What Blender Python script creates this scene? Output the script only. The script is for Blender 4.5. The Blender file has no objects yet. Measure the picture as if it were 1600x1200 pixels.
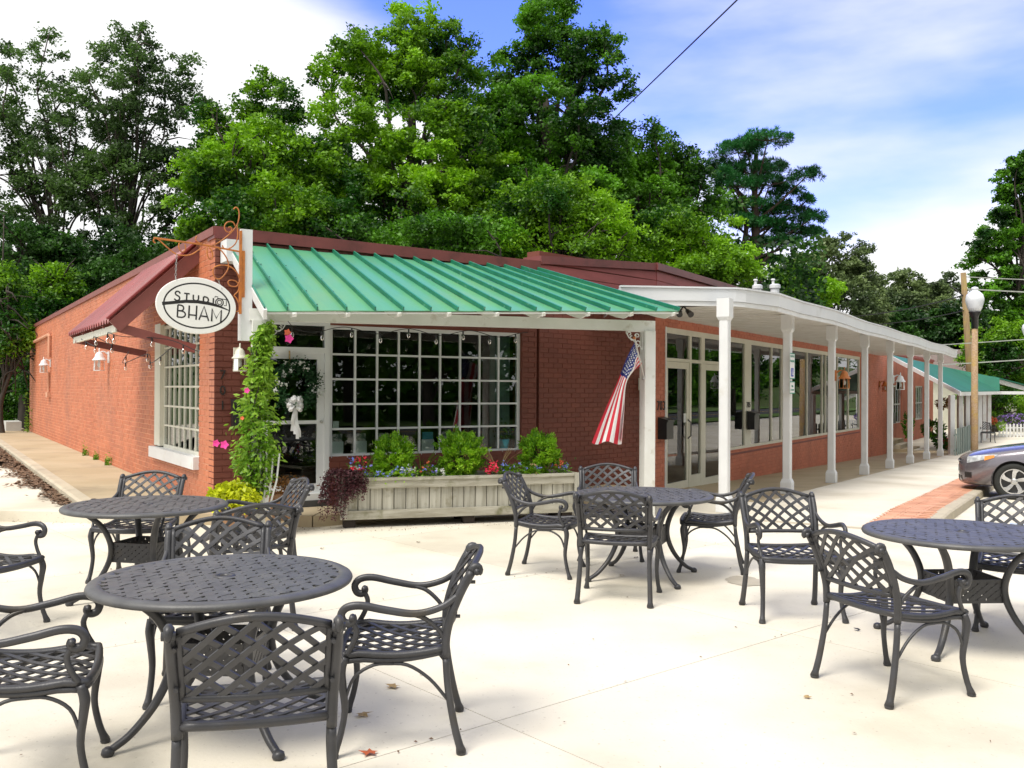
import bpy, math, random
import numpy as np
from mathutils import Vector, Matrix
random.seed(7)
sc = bpy.context.scene
COL = sc.collection
PI = math.pi

# ------------------------------------------------------------------ camera
H = 1.65
FPX = 1450.0
cam_d = bpy.data.cameras.new('camera')
cam = bpy.data.objects.new('camera', cam_d)
COL.objects.link(cam)
cam_d.sensor_width = 36.0
cam_d.lens = FPX / 1600 * 36.0
cam_d.clip_start = 0.05
cam_d.clip_end = 2000
pit = math.atan(8 / FPX)
cam.matrix_world = Matrix.Translation((0, 0, H)) @ Matrix.Rotation(PI / 2 + pit, 4, 'X') @ Matrix.Rotation(math.radians(0.3), 4, 'Z')
sc.camera = cam

# ------------------------------------------------------------------ light
SUN_EL, SUN_AZ = math.radians(60), math.radians(220)      # azimuth clockwise from +Y: behind the viewer, to the left
world = bpy.data.worlds.new('World')
sc.world = world
world.use_nodes = True
wn, wl = world.node_tree.nodes, world.node_tree.links
wn.clear()
w_out = wn.new('ShaderNodeOutputWorld')
w_bg = wn.new('ShaderNodeBackground')
w_bg.inputs['Strength'].default_value = 0.15
sky = wn.new('ShaderNodeTexSky')
sky.sky_type = 'NISHITA'
sky.sun_disc = False
sky.sun_elevation = SUN_EL
sky.sun_rotation = SUN_AZ
sky.air_density = 1.0
sky.dust_density = 0.0
sky.ozone_density = 6.0


def wmath(op, a, b=None, clamp=False):
    n = wn.new('ShaderNodeMath'); n.operation = op; n.use_clamp = clamp
    for i, v in enumerate((a, b)):
        if v is None: continue
        if isinstance(v, (int, float)): n.inputs[i].default_value = v
        else: wl.new(v, n.inputs[i])
    return n.outputs[0]


w_tc = wn.new('ShaderNodeTexCoord')


def wdot(az, el):
    n = wn.new('ShaderNodeVectorMath'); n.operation = 'DOT_PRODUCT'
    a, e = math.radians(az), math.radians(el)
    n.inputs[1].default_value = (math.sin(a) * math.cos(e), math.cos(a) * math.cos(e), math.sin(e))
    wl.new(w_tc.outputs['Generated'], n.inputs[0])
    return n.outputs['Value']


def wblob(az, el, rin, rout):
    mr = wn.new('ShaderNodeMapRange'); mr.interpolation_type = 'SMOOTHSTEP'
    mr.inputs['From Min'].default_value = math.cos(math.radians(rout))
    mr.inputs['From Max'].default_value = math.cos(math.radians(rin))
    wl.new(wdot(az, el), mr.inputs['Value'])
    return mr.outputs['Result']


w_map = wn.new('ShaderNodeMapping')
w_map.inputs['Scale'].default_value = (1.6, 1.6, 5.0)
w_map.inputs['Rotation'].default_value = (0.1, 0.25, 0.3)
wl.new(w_tc.outputs['Generated'], w_map.inputs['Vector'])
w_ns = wn.new('ShaderNodeTexNoise')
w_ns.inputs['Scale'].default_value = 1.5
w_ns.inputs['Detail'].default_value = 6
w_ns.inputs['Roughness'].default_value = 0.5
wl.new(w_map.outputs[0], w_ns.inputs['Vector'])
# broad gap of blue in the cloud deck, reaching up and over the viewer's right
gap = wmath('ADD', wmath('MULTIPLY', wblob(18, 38, 22, 34), 0.60), wmath('MULTIPLY', wblob(-6, 27, 3, 15), 0.20))
cl = wmath('SUBTRACT', wmath('ADD', wmath('MULTIPLY', w_ns.outputs['Fac'], 1.0), 0.32), gap)
w_map2 = wn.new('ShaderNodeMapping'); w_map2.inputs['Scale'].default_value = (1.2, 2.0, 9.0); w_map2.inputs['Rotation'].default_value = (0.25, -0.18, 0.2)
wl.new(w_tc.outputs['Generated'], w_map2.inputs['Vector'])
w_n2 = wn.new('ShaderNodeTexNoise'); w_n2.inputs['Scale'].default_value = 1.1; w_n2.inputs['Detail'].default_value = 4; w_n2.inputs['Roughness'].default_value = 0.45
wl.new(w_map2.outputs[0], w_n2.inputs['Vector'])
cl = wmath('ADD', cl, wmath('MULTIPLY', wmath('SUBTRACT', w_n2.outputs['Fac'], 0.47), 0.60))
mr = wn.new('ShaderNodeMapRange'); mr.interpolation_type = 'SMOOTHSTEP'
mr.inputs['From Min'].default_value = 0.20
mr.inputs['From Max'].default_value = 0.70
wl.new(cl, mr.inputs['Value'])
w_mix = wn.new('ShaderNodeMix'); w_mix.data_type = 'RGBA'
wl.new(mr.outputs['Result'], w_mix.inputs[0])
w_tint = wn.new('ShaderNodeMix'); w_tint.data_type = 'RGBA'; w_tint.blend_type = 'MULTIPLY'
w_tint.inputs[0].default_value = 1.0
wl.new(sky.outputs[0], w_tint.inputs[6])
w_tint.inputs[7].default_value = (0.84, 0.80, 1.62, 1)
wl.new(w_tint.outputs[2], w_mix.inputs[6])
w_mix.inputs[7].default_value = (4.6, 4.6, 4.65, 1)
wl.new(w_mix.outputs[2], w_bg.inputs['Color'])
wl.new(w_bg.outputs[0], w_out.inputs[0])

sun_d = bpy.data.lights.new('sun', 'SUN')
sun_d.energy = 2.2
sun_d.angle = math.radians(22)
sun_d.color = (1.0, 0.95, 0.86)
sun = bpy.data.objects.new('sun', sun_d)
COL.objects.link(sun)
sd = Vector((math.sin(SUN_AZ) * math.cos(SUN_EL), math.cos(SUN_AZ) * math.cos(SUN_EL), math.sin(SUN_EL)))
sun.rotation_euler = (-sd).to_track_quat('-Z', 'Y').to_euler()

sc.view_settings.view_transform = 'Standard'
sc.view_settings.look = 'None'
sc.view_settings.exposure = 0.74
sc.view_settings.gamma = 1
sc.render.engine = 'CYCLES'
sc.cycles.max_bounces = 8
sc.cycles.transparent_max_bounces = 16

# ------------------------------------------------------------------ helpers
def lin(r, g, b):
    f = lambda c: (c / 255 / 12.92) if c <= 10 else ((c / 255 + 0.055) / 1.055) ** 2.4
    return (f(r), f(g), f(b), 1)


def mat(name, col, col2=None, rough=0.7, metal=0.0, scale=4.0, stretch=(1, 1, 1), bump=0.0, bscale=None, spec=0.5,
        coat=0.0, detail=5, lo=0.35, hi=0.65, stain=None, sscale=0.6, slo=0.5, shi=0.75, world=False, vary=0.0, isl=0.0, speck=None):
    m = bpy.data.materials.new(name); m.use_nodes = True
    n, l = m.node_tree.nodes, m.node_tree.links
    b = n['Principled BSDF']
    b.inputs['Roughness'].default_value = rough
    b.inputs['Metallic'].default_value = metal
    b.inputs['Specular IOR Level'].default_value = spec
    b.inputs['Coat Weight'].default_value = coat
    col = tuple(col) + ((1,) if len(col) == 3 else ())
    if col2 is None: col2 = tuple(c * 0.75 for c in col[:3])
    col2 = tuple(col2) + ((1,) if len(col2) == 3 else ())
    if world:
        tc = n.new('ShaderNodeNewGeometry').outputs['Position']
    else:
        tc = n.new('ShaderNodeTexCoord').outputs['Object']
    mp = n.new('ShaderNodeMapping'); mp.inputs['Scale'].default_value = stretch
    l.new(tc, mp.inputs[0])
    ns = n.new('ShaderNodeTexNoise'); ns.inputs['Scale'].default_value = scale; ns.inputs['Detail'].default_value = detail
    l.new(mp.outputs[0], ns.inputs['Vector'])
    mr = n.new('ShaderNodeMapRange'); mr.inputs['From Min'].default_value = lo; mr.inputs['From Max'].default_value = hi
    l.new(ns.outputs['Fac'], mr.inputs['Value'])
    mx = n.new('ShaderNodeMix'); mx.data_type = 'RGBA'
    l.new(mr.outputs[0], mx.inputs[0]); mx.inputs[6].default_value = col; mx.inputs[7].default_value = col2
    outc = mx.outputs[2]
    if stain is not None:
        n2 = n.new('ShaderNodeTexNoise'); n2.inputs['Scale'].default_value = sscale; n2.inputs['Detail'].default_value = 7
        n2.inputs['Roughness'].default_value = 0.62
        l.new(tc, n2.inputs['Vector'])
        m2 = n.new('ShaderNodeMapRange'); m2.inputs['From Min'].default_value = slo; m2.inputs['From Max'].default_value = shi
        l.new(n2.outputs['Fac'], m2.inputs['Value'])
        x2 = n.new('ShaderNodeMix'); x2.data_type = 'RGBA'
        l.new(m2.outputs[0], x2.inputs[0]); l.new(outc, x2.inputs[6]); x2.inputs[7].default_value = tuple(stain[:3]) + (1,)
        outc = x2.outputs[2]
    if speck is not None:
        vo = n.new('ShaderNodeTexNoise'); vo.inputs['Scale'].default_value = speck; vo.inputs['Detail'].default_value = 2; l.new(tc, vo.inputs['Vector'])
        ms_ = n.new('ShaderNodeMapRange'); ms_.inputs['From Min'].default_value = .66; ms_.inputs['From Max'].default_value = .74; ms_.inputs['To Max'].default_value = .55; l.new(vo.outputs['Fac'], ms_.inputs['Value'])
        x3 = n.new('ShaderNodeMix'); x3.data_type = 'RGBA'; l.new(ms_.outputs[0], x3.inputs[0]); l.new(outc, x3.inputs[6]); x3.inputs[7].default_value = (.30, .26, .20, 1); outc = x3.outputs[2]
    if vary or isl:
        hs_ = n.new('ShaderNodeHueSaturation'); l.new(outc, hs_.inputs['Color']); prev = None
        for amt, src in ((vary, n.new('ShaderNodeObjectInfo').outputs['Random']), (isl, n.new('ShaderNodeNewGeometry').outputs['Random Per Island'])):
            if not amt: continue
            mm = n.new('ShaderNodeMath'); mm.operation = 'MULTIPLY_ADD'; l.new(src, mm.inputs[0]); mm.inputs[1].default_value = 2 * amt; mm.inputs[2].default_value = 1 - amt
            if prev is None: prev = mm.outputs[0]
            else:
                m5 = n.new('ShaderNodeMath'); m5.operation = 'MULTIPLY'; l.new(prev, m5.inputs[0]); l.new(mm.outputs[0], m5.inputs[1]); prev = m5.outputs[0]
        l.new(prev, hs_.inputs['Value']); outc = hs_.outputs['Color']
    l.new(outc, b.inputs['Base Color'])
    if bump:
        nb = n.new('ShaderNodeTexNoise'); nb.inputs['Scale'].default_value = bscale or scale * 8; nb.inputs['Detail'].default_value = 6
        l.new(mp.outputs[0], nb.inputs['Vector'])
        bp = n.new('ShaderNodeBump'); bp.inputs['Strength'].default_value = bump; bp.inputs['Distance'].default_value = 0.01
        l.new(nb.outputs['Fac'], bp.inputs['Height']); l.new(bp.outputs[0], b.inputs['Normal'])
    return m


def leafmat(name, dark, light, trans=0.35, rough=0.5, gloss=0.028):
    m = bpy.data.materials.new(name); m.use_nodes = True
    n, l = m.node_tree.nodes, m.node_tree.links
    n.clear()
    out = n.new('ShaderNodeOutputMaterial')
    g = n.new('ShaderNodeNewGeometry')
    tc = n.new('ShaderNodeTexCoord')
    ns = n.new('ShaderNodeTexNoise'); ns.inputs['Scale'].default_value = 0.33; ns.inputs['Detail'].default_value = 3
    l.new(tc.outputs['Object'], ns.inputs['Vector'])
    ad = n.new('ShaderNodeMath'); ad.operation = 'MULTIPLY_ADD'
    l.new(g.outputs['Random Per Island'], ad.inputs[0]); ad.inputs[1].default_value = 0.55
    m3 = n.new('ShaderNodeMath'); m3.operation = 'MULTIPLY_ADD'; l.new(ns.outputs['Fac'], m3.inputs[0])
    m3.inputs[1].default_value = 4.6; m3.inputs[2].default_value = -2.15  # broad noise paints shaded gaps and sunlit lime patches into the leaf colour
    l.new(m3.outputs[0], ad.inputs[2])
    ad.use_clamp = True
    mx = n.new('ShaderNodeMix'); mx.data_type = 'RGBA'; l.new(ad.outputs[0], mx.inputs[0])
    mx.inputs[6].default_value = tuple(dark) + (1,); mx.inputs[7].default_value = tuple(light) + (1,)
    d = n.new('ShaderNodeBsdfDiffuse'); t = n.new('ShaderNodeBsdfTranslucent')
    l.new(mx.outputs[2], d.inputs[0]); l.new(mx.outputs[2], t.inputs[0])
    s = n.new('ShaderNodeMixShader'); s.inputs[0].default_value = trans
    l.new(d.outputs[0], s.inputs[1]); l.new(t.outputs[0], s.inputs[2])
    gl = n.new('ShaderNodeBsdfGlossy'); gl.inputs['Roughness'].default_value = rough
    gl.inputs[0].default_value = (1, 1, 1, 1)
    s2 = n.new('ShaderNodeMixShader'); s2.inputs[0].default_value = gloss
    l.new(s.outputs[0], s2.inputs[1]); l.new(gl.outputs[0], s2.inputs[2])
    l.new(s2.outputs[0], out.inputs[0])
    return m


def glassmat(name, tint=(0.84, 0.88, 0.86), refl=1.0, rough=0.0):
    m = bpy.data.materials.new(name); m.use_nodes = True
    n, l = m.node_tree.nodes, m.node_tree.links
    n.clear()
    out = n.new('ShaderNodeOutputMaterial')
    tr = n.new('ShaderNodeBsdfTransparent'); tr.inputs[0].default_value = tuple(tint) + (1,)
    gl = n.new('ShaderNodeBsdfGlossy'); gl.inputs['Roughness'].default_value = rough
    gl.inputs[0].default_value = (refl, refl, refl, 1)
    fr = n.new('ShaderNodeFresnel'); fr.inputs[0].default_value = 1.6
    mxs = n.new('ShaderNodeMixShader')
    l.new(fr.outputs[0], mxs.inputs[0]); l.new(tr.outputs[0], mxs.inputs[1]); l.new(gl.outputs[0], mxs.inputs[2])
    l.new(mxs.outputs[0], out.inputs[0])
    return m


def V(*a): return np.array(a, float)


class MB:
    def __init__(s): s.v = []; s.f = []; s.m = []; s.mi = 0; s.smooth = False

    def add(s, vs, fs):
        o = len(s.v)
        s.v.extend([tuple(map(float, p)) for p in vs])
        for f in fs: s.f.append(tuple(i + o for i in f)); s.m.append(s.mi)

    def obox(s, o, a, b, c):
        """box from corner o with edge vectors a, b, c"""
        o, a, b, c = map(lambda q: np.array(q, float), (o, a, b, c))
        p = [o, o + a, o + a + b, o + b, o + c, o + a + c, o + a + b + c, o + b + c]
        if np.dot(np.cross(a, b), c) < 0:
            fs = [(0, 1, 2, 3), (4, 7, 6, 5), (0, 4, 5, 1), (1, 5, 6, 2), (2, 6, 7, 3), (3, 7, 4, 0)]
        else:
            fs = [(0, 3, 2, 1), (4, 5, 6, 7), (0, 1, 5, 4), (1, 2, 6, 5), (2, 3, 7, 6), (3, 0, 4, 7)]
        s.add(p, fs)

    def box(s, x0, y0, z0, x1, y1, z1):
        s.obox((x0, y0, z0), (x1 - x0, 0, 0), (0, y1 - y0, 0), (0, 0, z1 - z0))

    def fbox(s, P, s0, s1, p0, p1, z0, z1):
        """box in a wall frame P(s,p,z)"""
        o = np.array(P(s0, p0, z0)); s.obox(o, np.array(P(s1, p0, z0)) - o, np.array(P(s0, p1, z0)) - o, (0, 0, z1 - z0))

    def cbox(s, o, a, b, c, ch):
        """box with bevelled long edges along c"""
        o, a, b, c = map(lambda q: np.array(q, float), (o, a, b, c))
        la, lb = np.linalg.norm(a), np.linalg.norm(b); ua, ub = a / la, b / lb
        pts = [o + ua * ch, o + a - ua * ch, o + a + ub * ch, o + a + b - ub * ch, o + a + b - ua * ch, o + b + ua * ch, o + b - ub * ch, o + ub * ch]
        s.prism(pts, c)

    def prism(s, pts, ext):
        pts = [np.array(p, float) for p in pts]; ext = np.array(ext, float); n = len(pts)
        nrm = sum((np.cross(pts[i] - pts[0], pts[(i + 1) % n] - pts[0]) for i in range(1, n - 1)), np.zeros(3))
        if np.dot(nrm, ext) < 0: pts = pts[::-1]
        vs = pts + [p + ext for p in pts]
        fs = [tuple(range(n))[::-1], tuple(range(n, 2 * n))] + [(i, (i + 1) % n, n + (i + 1) % n, n + i) for i in range(n)]
        s.add(vs, fs)

    def tube(s, path, r, k=6, up=None, flat=1.0, caps=True):
        """tube along path, r number or list; flat scales the binormal"""
        P = [np.array(p, float) for p in path]; n = len(P)
        R = [r] * n if isinstance(r, (int, float)) else list(r)
        if up is None:
            t = P[-1] - P[0]; up = (0, 0, 1) if abs(t[2]) < 0.8 * (np.linalg.norm(t) + 1e-9) else (1, 0, 0)
        up = np.array(up, float); vs = []
        for i in range(n):
            t = P[min(i + 1, n - 1)] - P[max(i - 1, 0)]; t = t / (np.linalg.norm(t) + 1e-9)
            a = np.cross(t, up)
            if np.linalg.norm(a) < 1e-4: a = np.cross(t, (0.3, 1, 0.1))
            a /= np.linalg.norm(a); b = np.cross(a, t)
            for j in range(k):
                th = 2 * PI * (j + 0.5) / k
                vs.append(P[i] + R[i] * (a * math.cos(th) * flat + b * math.sin(th)))
        fs = [(i * k + j, i * k + (j + 1) % k, (i + 1) * k + (j + 1) % k, (i + 1) * k + j) for i in range(n - 1) for j in range(k)]
        fs = [f[::-1] for f in fs]
        if caps: fs += [tuple(range(k)), tuple(range((n - 1) * k, n * k))[::-1]]
        s.add(vs, fs)

    def ribbon(s, path, w, t, side, nrm):
        """flat bar: width w along side(i), thickness t along nrm(i)"""
        vs = []; n = len(path)
        for i, p in enumerate(path):
            p = np.array(p); a = side[i] * w / 2; b = nrm[i] * t / 2
            vs += [p - a - b, p + a - b, p + a + b, p - a + b]
        fs = [(i * 4 + j, i * 4 + (j + 1) % 4, i * 4 + 4 + (j + 1) % 4, i * 4 + 4 + j) for i in range(n - 1) for j in range(4)]
        fs += [(3, 2, 1, 0), (n * 4 - 4, n * 4 - 3, n * 4 - 2, n * 4 - 1)]
        s.add(vs, fs)

    def lathe(s, prof, k=16, c=(0, 0, 0)):
        vs = []
        for r, z in prof:
            for j in range(k):
                a = 2 * PI * j / k; vs.append((c[0] + r * math.cos(a), c[1] + r * math.sin(a), c[2] + z))
        n = len(prof)
        fs = [(i * k + j, i * k + (j + 1) % k, (i + 1) * k + (j + 1) % k, (i + 1) * k + j) for i in range(n - 1) for j in range(k)]
        fs += [tuple(range(k))[::-1], tuple(range((n - 1) * k, n * k))]
        s.add(vs, fs)

    def build(s, name, mats, parent=None, local=False, smooth=None, **tags):
        me = bpy.data.meshes.new(name)
        v = np.array(s.v, float).reshape(-1, 3)
        if parent is not None and not local:
            M = np.array(chain(parent).inverted()); v = v @ M[:3, :3].T + M[:3, 3]
        me.from_pydata(v.tolist(), [], s.f)
        if not isinstance(mats, (list, tuple)): mats = [mats]
        for m in mats: me.materials.append(m)
        if len(mats) > 1: me.polygons.foreach_set('material_index', s.m)
        if smooth if smooth is not None else s.smooth: me.polygons.foreach_set('use_smooth', [True] * len(s.f))
        me.update()
        o = bpy.data.objects.new(name, me); COL.objects.link(o)
        if parent is not None: o.parent = parent
        for k_, val in tags.items(): o[k_] = val
        return o


def chain(o):
    M = o.matrix_basis.copy()
    while o.parent is not None: o = o.parent; M = o.matrix_basis @ M
    return M


def thing(name, label, category, loc=(0, 0, 0), rz=0.0, group=None):
    o = bpy.data.objects.new(name, None); COL.objects.link(o)
    o.empty_display_size = 0.2
    o.location = [float(c) for c in loc]; o.rotation_euler = (0, 0, rz)
    o['label'] = label; o['category'] = category
    if group: o['group'] = group
    return o


def tag(o, label, category, group=None):
    o['label'] = label; o['category'] = category
    if group: o['group'] = group
    return o


def struct(o): o['kind'] = 'structure'; return o


KIDS = {}


def copy_tree(o, parent=None):
    c = o.copy(); COL.objects.link(c); c.parent = parent
    for ch in o.children: copy_tree(ch, c)
    return c


def leafcloud(name, C, size, material, parent, aspect=0.5, seed=0, up=0.0, local=False, N=None, **tags):
    """C: (n,3) leaf centres -> one rhombic face per leaf"""
    rng = np.random.default_rng(seed); C = np.asarray(C, float); n = len(C)
    d = rng.normal(size=(n, 3)); d[:, 2] *= 0.7
    if N is not None: d = d * 0.6 + N
    d /= np.linalg.norm(d, axis=1)[:, None]
    nrm = rng.normal(size=(n, 3)) + np.array([0, -0.15, up]); 
    b = np.cross(nrm, d); b /= (np.linalg.norm(b, axis=1)[:, None] + 1e-9)
    L = size * rng.uniform(0.6, 1.25, n)[:, None]
    fold = np.cross(d, b) * L * 0.12
    v = np.stack([C - d * L * 0.5, C + b * L * aspect * 0.5 + fold, C + d * L * 0.5, C - b * L * aspect * 0.5 + fold], 1).reshape(-1, 3)
    if parent is not None and not local:
        M = np.array(chain(parent).inverted()); v = v @ M[:3, :3].T + M[:3, 3]
    me = bpy.data.meshes.new(name)
    me.vertices.add(4 * n); me.vertices.foreach_set('co', v.ravel())
    me.loops.add(4 * n); me.loops.foreach_set('vertex_index', np.arange(4 * n, dtype=np.int32))
    me.polygons.add(n); me.polygons.foreach_set('loop_start', np.arange(0, 4 * n, 4, dtype=np.int32))
    me.materials.append(material); me.update(calc_edges=True)
    o = bpy.data.objects.new(name, me); COL.objects.link(o)
    if parent is not None: o.parent = parent
    for k, val in tags.items(): o[k] = val
    return o


def smoothpath(pts, n=5):
    """Catmull-Rom through pts"""
    P = [np.array(p, float) for p in pts]; P = [2 * P[0] - P[1]] + P + [2 * P[-1] - P[-2]]; out = []
    for i in range(1, len(P) - 2):
        for k in range(n):
            t = k / n; a, b, c, d = P[i - 1:i + 3]
            out.append(0.5 * ((2 * b) + (-a + c) * t + (2 * a - 5 * b + 4 * c - d) * t * t + (-a + 3 * b - 3 * c + d) * t ** 3))
    out.append(P[-2]); return out


# frames: front facade, side wall, colonnade building
C0 = (-3.61, 11.25); P1 = (2.89, 12.61)
def Fp(s, p, z): return (C0[0] + .8526 * s + .5225 * p, C0[1] + .5225 * s - .8526 * p, z)
def Lp(s, p, z): return (C0[0] - .5373 * s - .8434 * p, C0[1] + .8434 * s - .5373 * p, z)
def Rp(s, n, z): return (P1[0] + .5274 * s - .8496 * n, P1[1] + .8496 * s + .5274 * n, z)
B0, B1 = np.array([0.40, 13.72]), np.array([2.46, 15.91])
bl = float(np.linalg.norm(B1 - B0)); bd = (B1 - B0) / bl
def Bp(s, p, z): return (B0[0] + bd[0] * s + bd[1] * p, B0[1] + bd[1] * s - bd[0] * p, z)
def clamp(x, a, b): return max(a, min(b, x))
def hsn(s, n): return -.025 * clamp(s - 1.5, 0, 22.0) - .055 * clamp(n, 0, 2.1) * clamp(s / 5, 0, 1)
RZF = math.atan2(.5225, .8526); RZL = math.atan2(.8434, -.5373); RZR = math.atan2(.8496, .5274); RZB = math.atan2(bd[1], bd[0])

# ------------------------------------------------------------------ materials
M = {}
M['brick_side'] = mat('painted_brick_orange', (0.55, 0.18, 0.085), (0.49, 0.15, 0.072), 0.6, scale=1.2, bump=0.25, bscale=60, stain=(0.36, 0.15, 0.10), sscale=0.5, slo=0.5, shi=0.8, world=True, isl=0.10, vary=0.02)
M['mortar_side'] = mat('painted_mortar_orange', (0.82, 0.45, 0.28), (0.70, 0.32, 0.18), 0.8, scale=2, world=True)
M['brick_front'] = mat('painted_brick_shaded', (0.17, 0.047, 0.030), (0.14, 0.038, 0.025), 0.6, scale=1.5, bump=0.25, bscale=60, world=True, isl=0.08, vary=0.03)  # darker than the side brick: shade on these walls is in the colour
M['mortar_front'] = mat('painted_mortar_shaded', (0.18, 0.052, 0.034), (0.15, 0.043, 0.028), 0.8, scale=2, world=True)  # same shade put into the mortar colour
M['brick_street'] = mat('painted_brick_street', (0.56, 0.185, 0.11), (0.48, 0.15, 0.085), 0.6, scale=0.8, bump=0.25, bscale=60, stain=(0.30, 0.10, 0.06), sscale=0.5, slo=0.5, shi=0.8, world=True, isl=0.07)
M['mortar_street'] = mat('painted_mortar_street', (0.54, 0.18, 0.11), (0.44, 0.14, 0.085), 0.8, scale=2, world=True)
M['brick_plaza'] = mat('plaza_paver', (0.64, 0.34, 0.22), (0.54, 0.25, 0.15), 0.85, scale=3, bump=0.3, world=True, vary=0.14, isl=0.02)
M['maroon'] = mat('maroon_metal_trim', (0.20, 0.05, 0.045), (0.15, 0.038, 0.035), 0.45, scale=3, bump=0.05, stain=(0.10, 0.03, 0.025), slo=0.55, shi=0.75, sscale=3)
M['maroon_wood'] = mat('maroon_painted_wood', (0.24, 0.075, 0.065), (0.19, 0.06, 0.05), 0.6, scale=4, bump=0.1)
M['red_tin'] = mat('red_corrugated_tin', (0.30, 0.055, 0.055), (0.22, 0.04, 0.04), 0.35, scale=2, stain=(0.18, 0.03, 0.03), slo=0.5, shi=0.7)
M['siding_red'] = mat('painted_red_board', (0.36, 0.09, 0.085), (0.30, 0.075, 0.07), 0.6, scale=2, stretch=(1, 1, 4), bump=0.15)
M['green_roof'] = mat('green_roof_panel', (0.085, 0.32, 0.20), (0.12, 0.35, 0.17), 0.28, scale=0.9, stain=(0.19, 0.34, 0.15), sscale=0.8, slo=0.5, shi=0.85, spec=0.6, vary=0.05)
M['green_seam'] = mat('green_roof_seam', (0.012, 0.16, 0.095), (0.02, 0.21, 0.13), 0.35, scale=6, stain=(0.20, 0.42, 0.30), sscale=14, slo=0.62, shi=0.72)
M['green_roof2'] = mat('deep_green_roof', (0.012, 0.16, 0.10), (0.01, 0.13, 0.08), 0.5, scale=1)
M['white'] = mat('white_paint', (0.75, 0.765, 0.775), (0.69, 0.70, 0.71), 0.45, scale=2.5, bump=0.06, bscale=40, stain=(0.55, 0.52, 0.44), sscale=2.2, slo=0.56, shi=0.80)
M['white_old'] = mat('weathered_white_paint', (0.76, 0.765, 0.74), (0.68, 0.68, 0.64), 0.55, scale=3, bump=0.12, stain=(0.42, 0.38, 0.29), sscale=5, slo=0.58, shi=0.80)
M['white_metal'] = mat('white_window_metal', (0.74, 0.76, 0.77), (0.66, 0.68, 0.69), 0.35, scale=3)
M['cream'] = mat('cream_paint', (0.72, 0.71, 0.61), (0.66, 0.65, 0.55), 0.4, scale=3)
M['fascia'] = mat('white_fascia_metal', (0.70, 0.72, 0.74), (0.64, 0.66, 0.69), 0.35, scale=1.2, stain=(0.45, 0.45, 0.44), sscale=1.3, slo=0.6, shi=0.85)
M['concrete'] = mat('concrete', (0.72, 0.675, 0.575), (0.60, 0.55, 0.445), 0.85, scale=0.7, bump=0.15, bscale=45, stain=(0.50, 0.45, 0.36), sscale=0.7, slo=0.55, shi=0.82, world=True, vary=0.035, speck=38)
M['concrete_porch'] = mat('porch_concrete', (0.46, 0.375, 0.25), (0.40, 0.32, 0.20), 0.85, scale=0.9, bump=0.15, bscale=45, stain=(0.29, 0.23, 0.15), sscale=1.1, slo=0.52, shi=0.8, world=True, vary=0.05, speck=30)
M['kerb'] = mat('kerb_concrete', (0.50, 0.44, 0.33), (0.42, 0.37, 0.28), 0.88, scale=1.5, bump=0.25, bscale=40, stain=(0.30, 0.26, 0.20), sscale=2.5, slo=0.5, shi=0.8, world=True, vary=0.08, speck=40)
M['joint'] = mat('joint_dirt', (0.20, 0.17, 0.13), (0.14, 0.12, 0.09), 0.95, scale=5, world=True)
M['asphalt'] = mat('asphalt', (0.06, 0.06, 0.062), (0.045, 0.045, 0.047), 0.9, scale=2, bump=0.2, world=True)
M['grass'] = mat('grass_ground', (0.075, 0.12, 0.02), (0.05, 0.09, 0.018), 0.95, scale=2, bump=0.5, stain=(0.12, 0.10, 0.05), world=True)
M['black_iron'] = mat('dark_cast_aluminium', (0.062, 0.062, 0.068), (0.046, 0.046, 0.050), 0.42, metal=0.25, scale=9, bump=0.10, bscale=140, spec=0.5, stain=(0.075, 0.062, 0.045), sscale=5, slo=0.55, shi=0.8, vary=0.10)
M['table_top'] = mat('cast_aluminium_sky_sheen', (0.098, 0.098, 0.100), (0.074, 0.074, 0.076), 0.48, metal=0.1, scale=9, bump=0.10, bscale=140, stain=(0.13, 0.125, 0.115), sscale=3, slo=0.5, shi=0.75)  # lighter than the leg metal: sky reflection put into the top's colour
M['rust_orange'] = mat('orange_rusted_iron', (0.56, 0.19, 0.03), (0.42, 0.13, 0.03), 0.55, scale=12, bump=0.2, stain=(0.27, 0.09, 0.035), sscale=9, slo=0.5, shi=0.7)
M['chain'] = mat('galvanised_chain', (0.55, 0.55, 0.53), None, 0.35, metal=0.8)
M['sign_white'] = mat('sign_white', (0.85, 0.85, 0.82), (0.81, 0.81, 0.78), 0.4, scale=2)
M['ink'] = mat('sign_black', (0.016, 0.015, 0.015), None, 0.5)
M['plank'] = mat('weathered_plank', (0.48, 0.465, 0.40), (0.31, 0.295, 0.24), 0.85, scale=5, stretch=(5, 5, 0.35), bump=0.45, bscale=22, stain=(0.17, 0.15, 0.085), sscale=5, slo=0.56, shi=0.74, vary=0.12)
M['plank_h'] = mat('weathered_rail', (0.45, 0.43, 0.36), (0.29, 0.27, 0.21), 0.85, scale=5, stretch=(0.5, 0.5, 5), bump=0.45, bscale=22, stain=(0.14, 0.14, 0.06), sscale=4, slo=0.55, shi=0.74)
M['dark_wood'] = mat('dark_block_wood', (0.045, 0.035, 0.03), None, 0.9, scale=8, bump=0.3)
M['soil'] = mat('soil', (0.045, 0.03, 0.02), None, 0.95, scale=20, bump=0.6)
M['bark'] = mat('bark', (0.055, 0.043, 0.034), (0.032, 0.026, 0.021), 0.9, scale=3, stretch=(3, 3, 0.6), bump=0.5)
M['bark_pale'] = mat('pine_bark', (0.10, 0.065, 0.05), (0.06, 0.04, 0.03), 0.9, scale=3, stretch=(3, 3, 0.6), bump=0.5)
M['pole_wood'] = mat('pole_wood', (0.30, 0.21, 0.11), (0.21, 0.14, 0.07), 0.85, scale=3, stretch=(6, 6, 0.5), bump=0.3, stain=(0.33, 0.25, 0.06), sscale=2, slo=0.5, shi=0.7)
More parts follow.
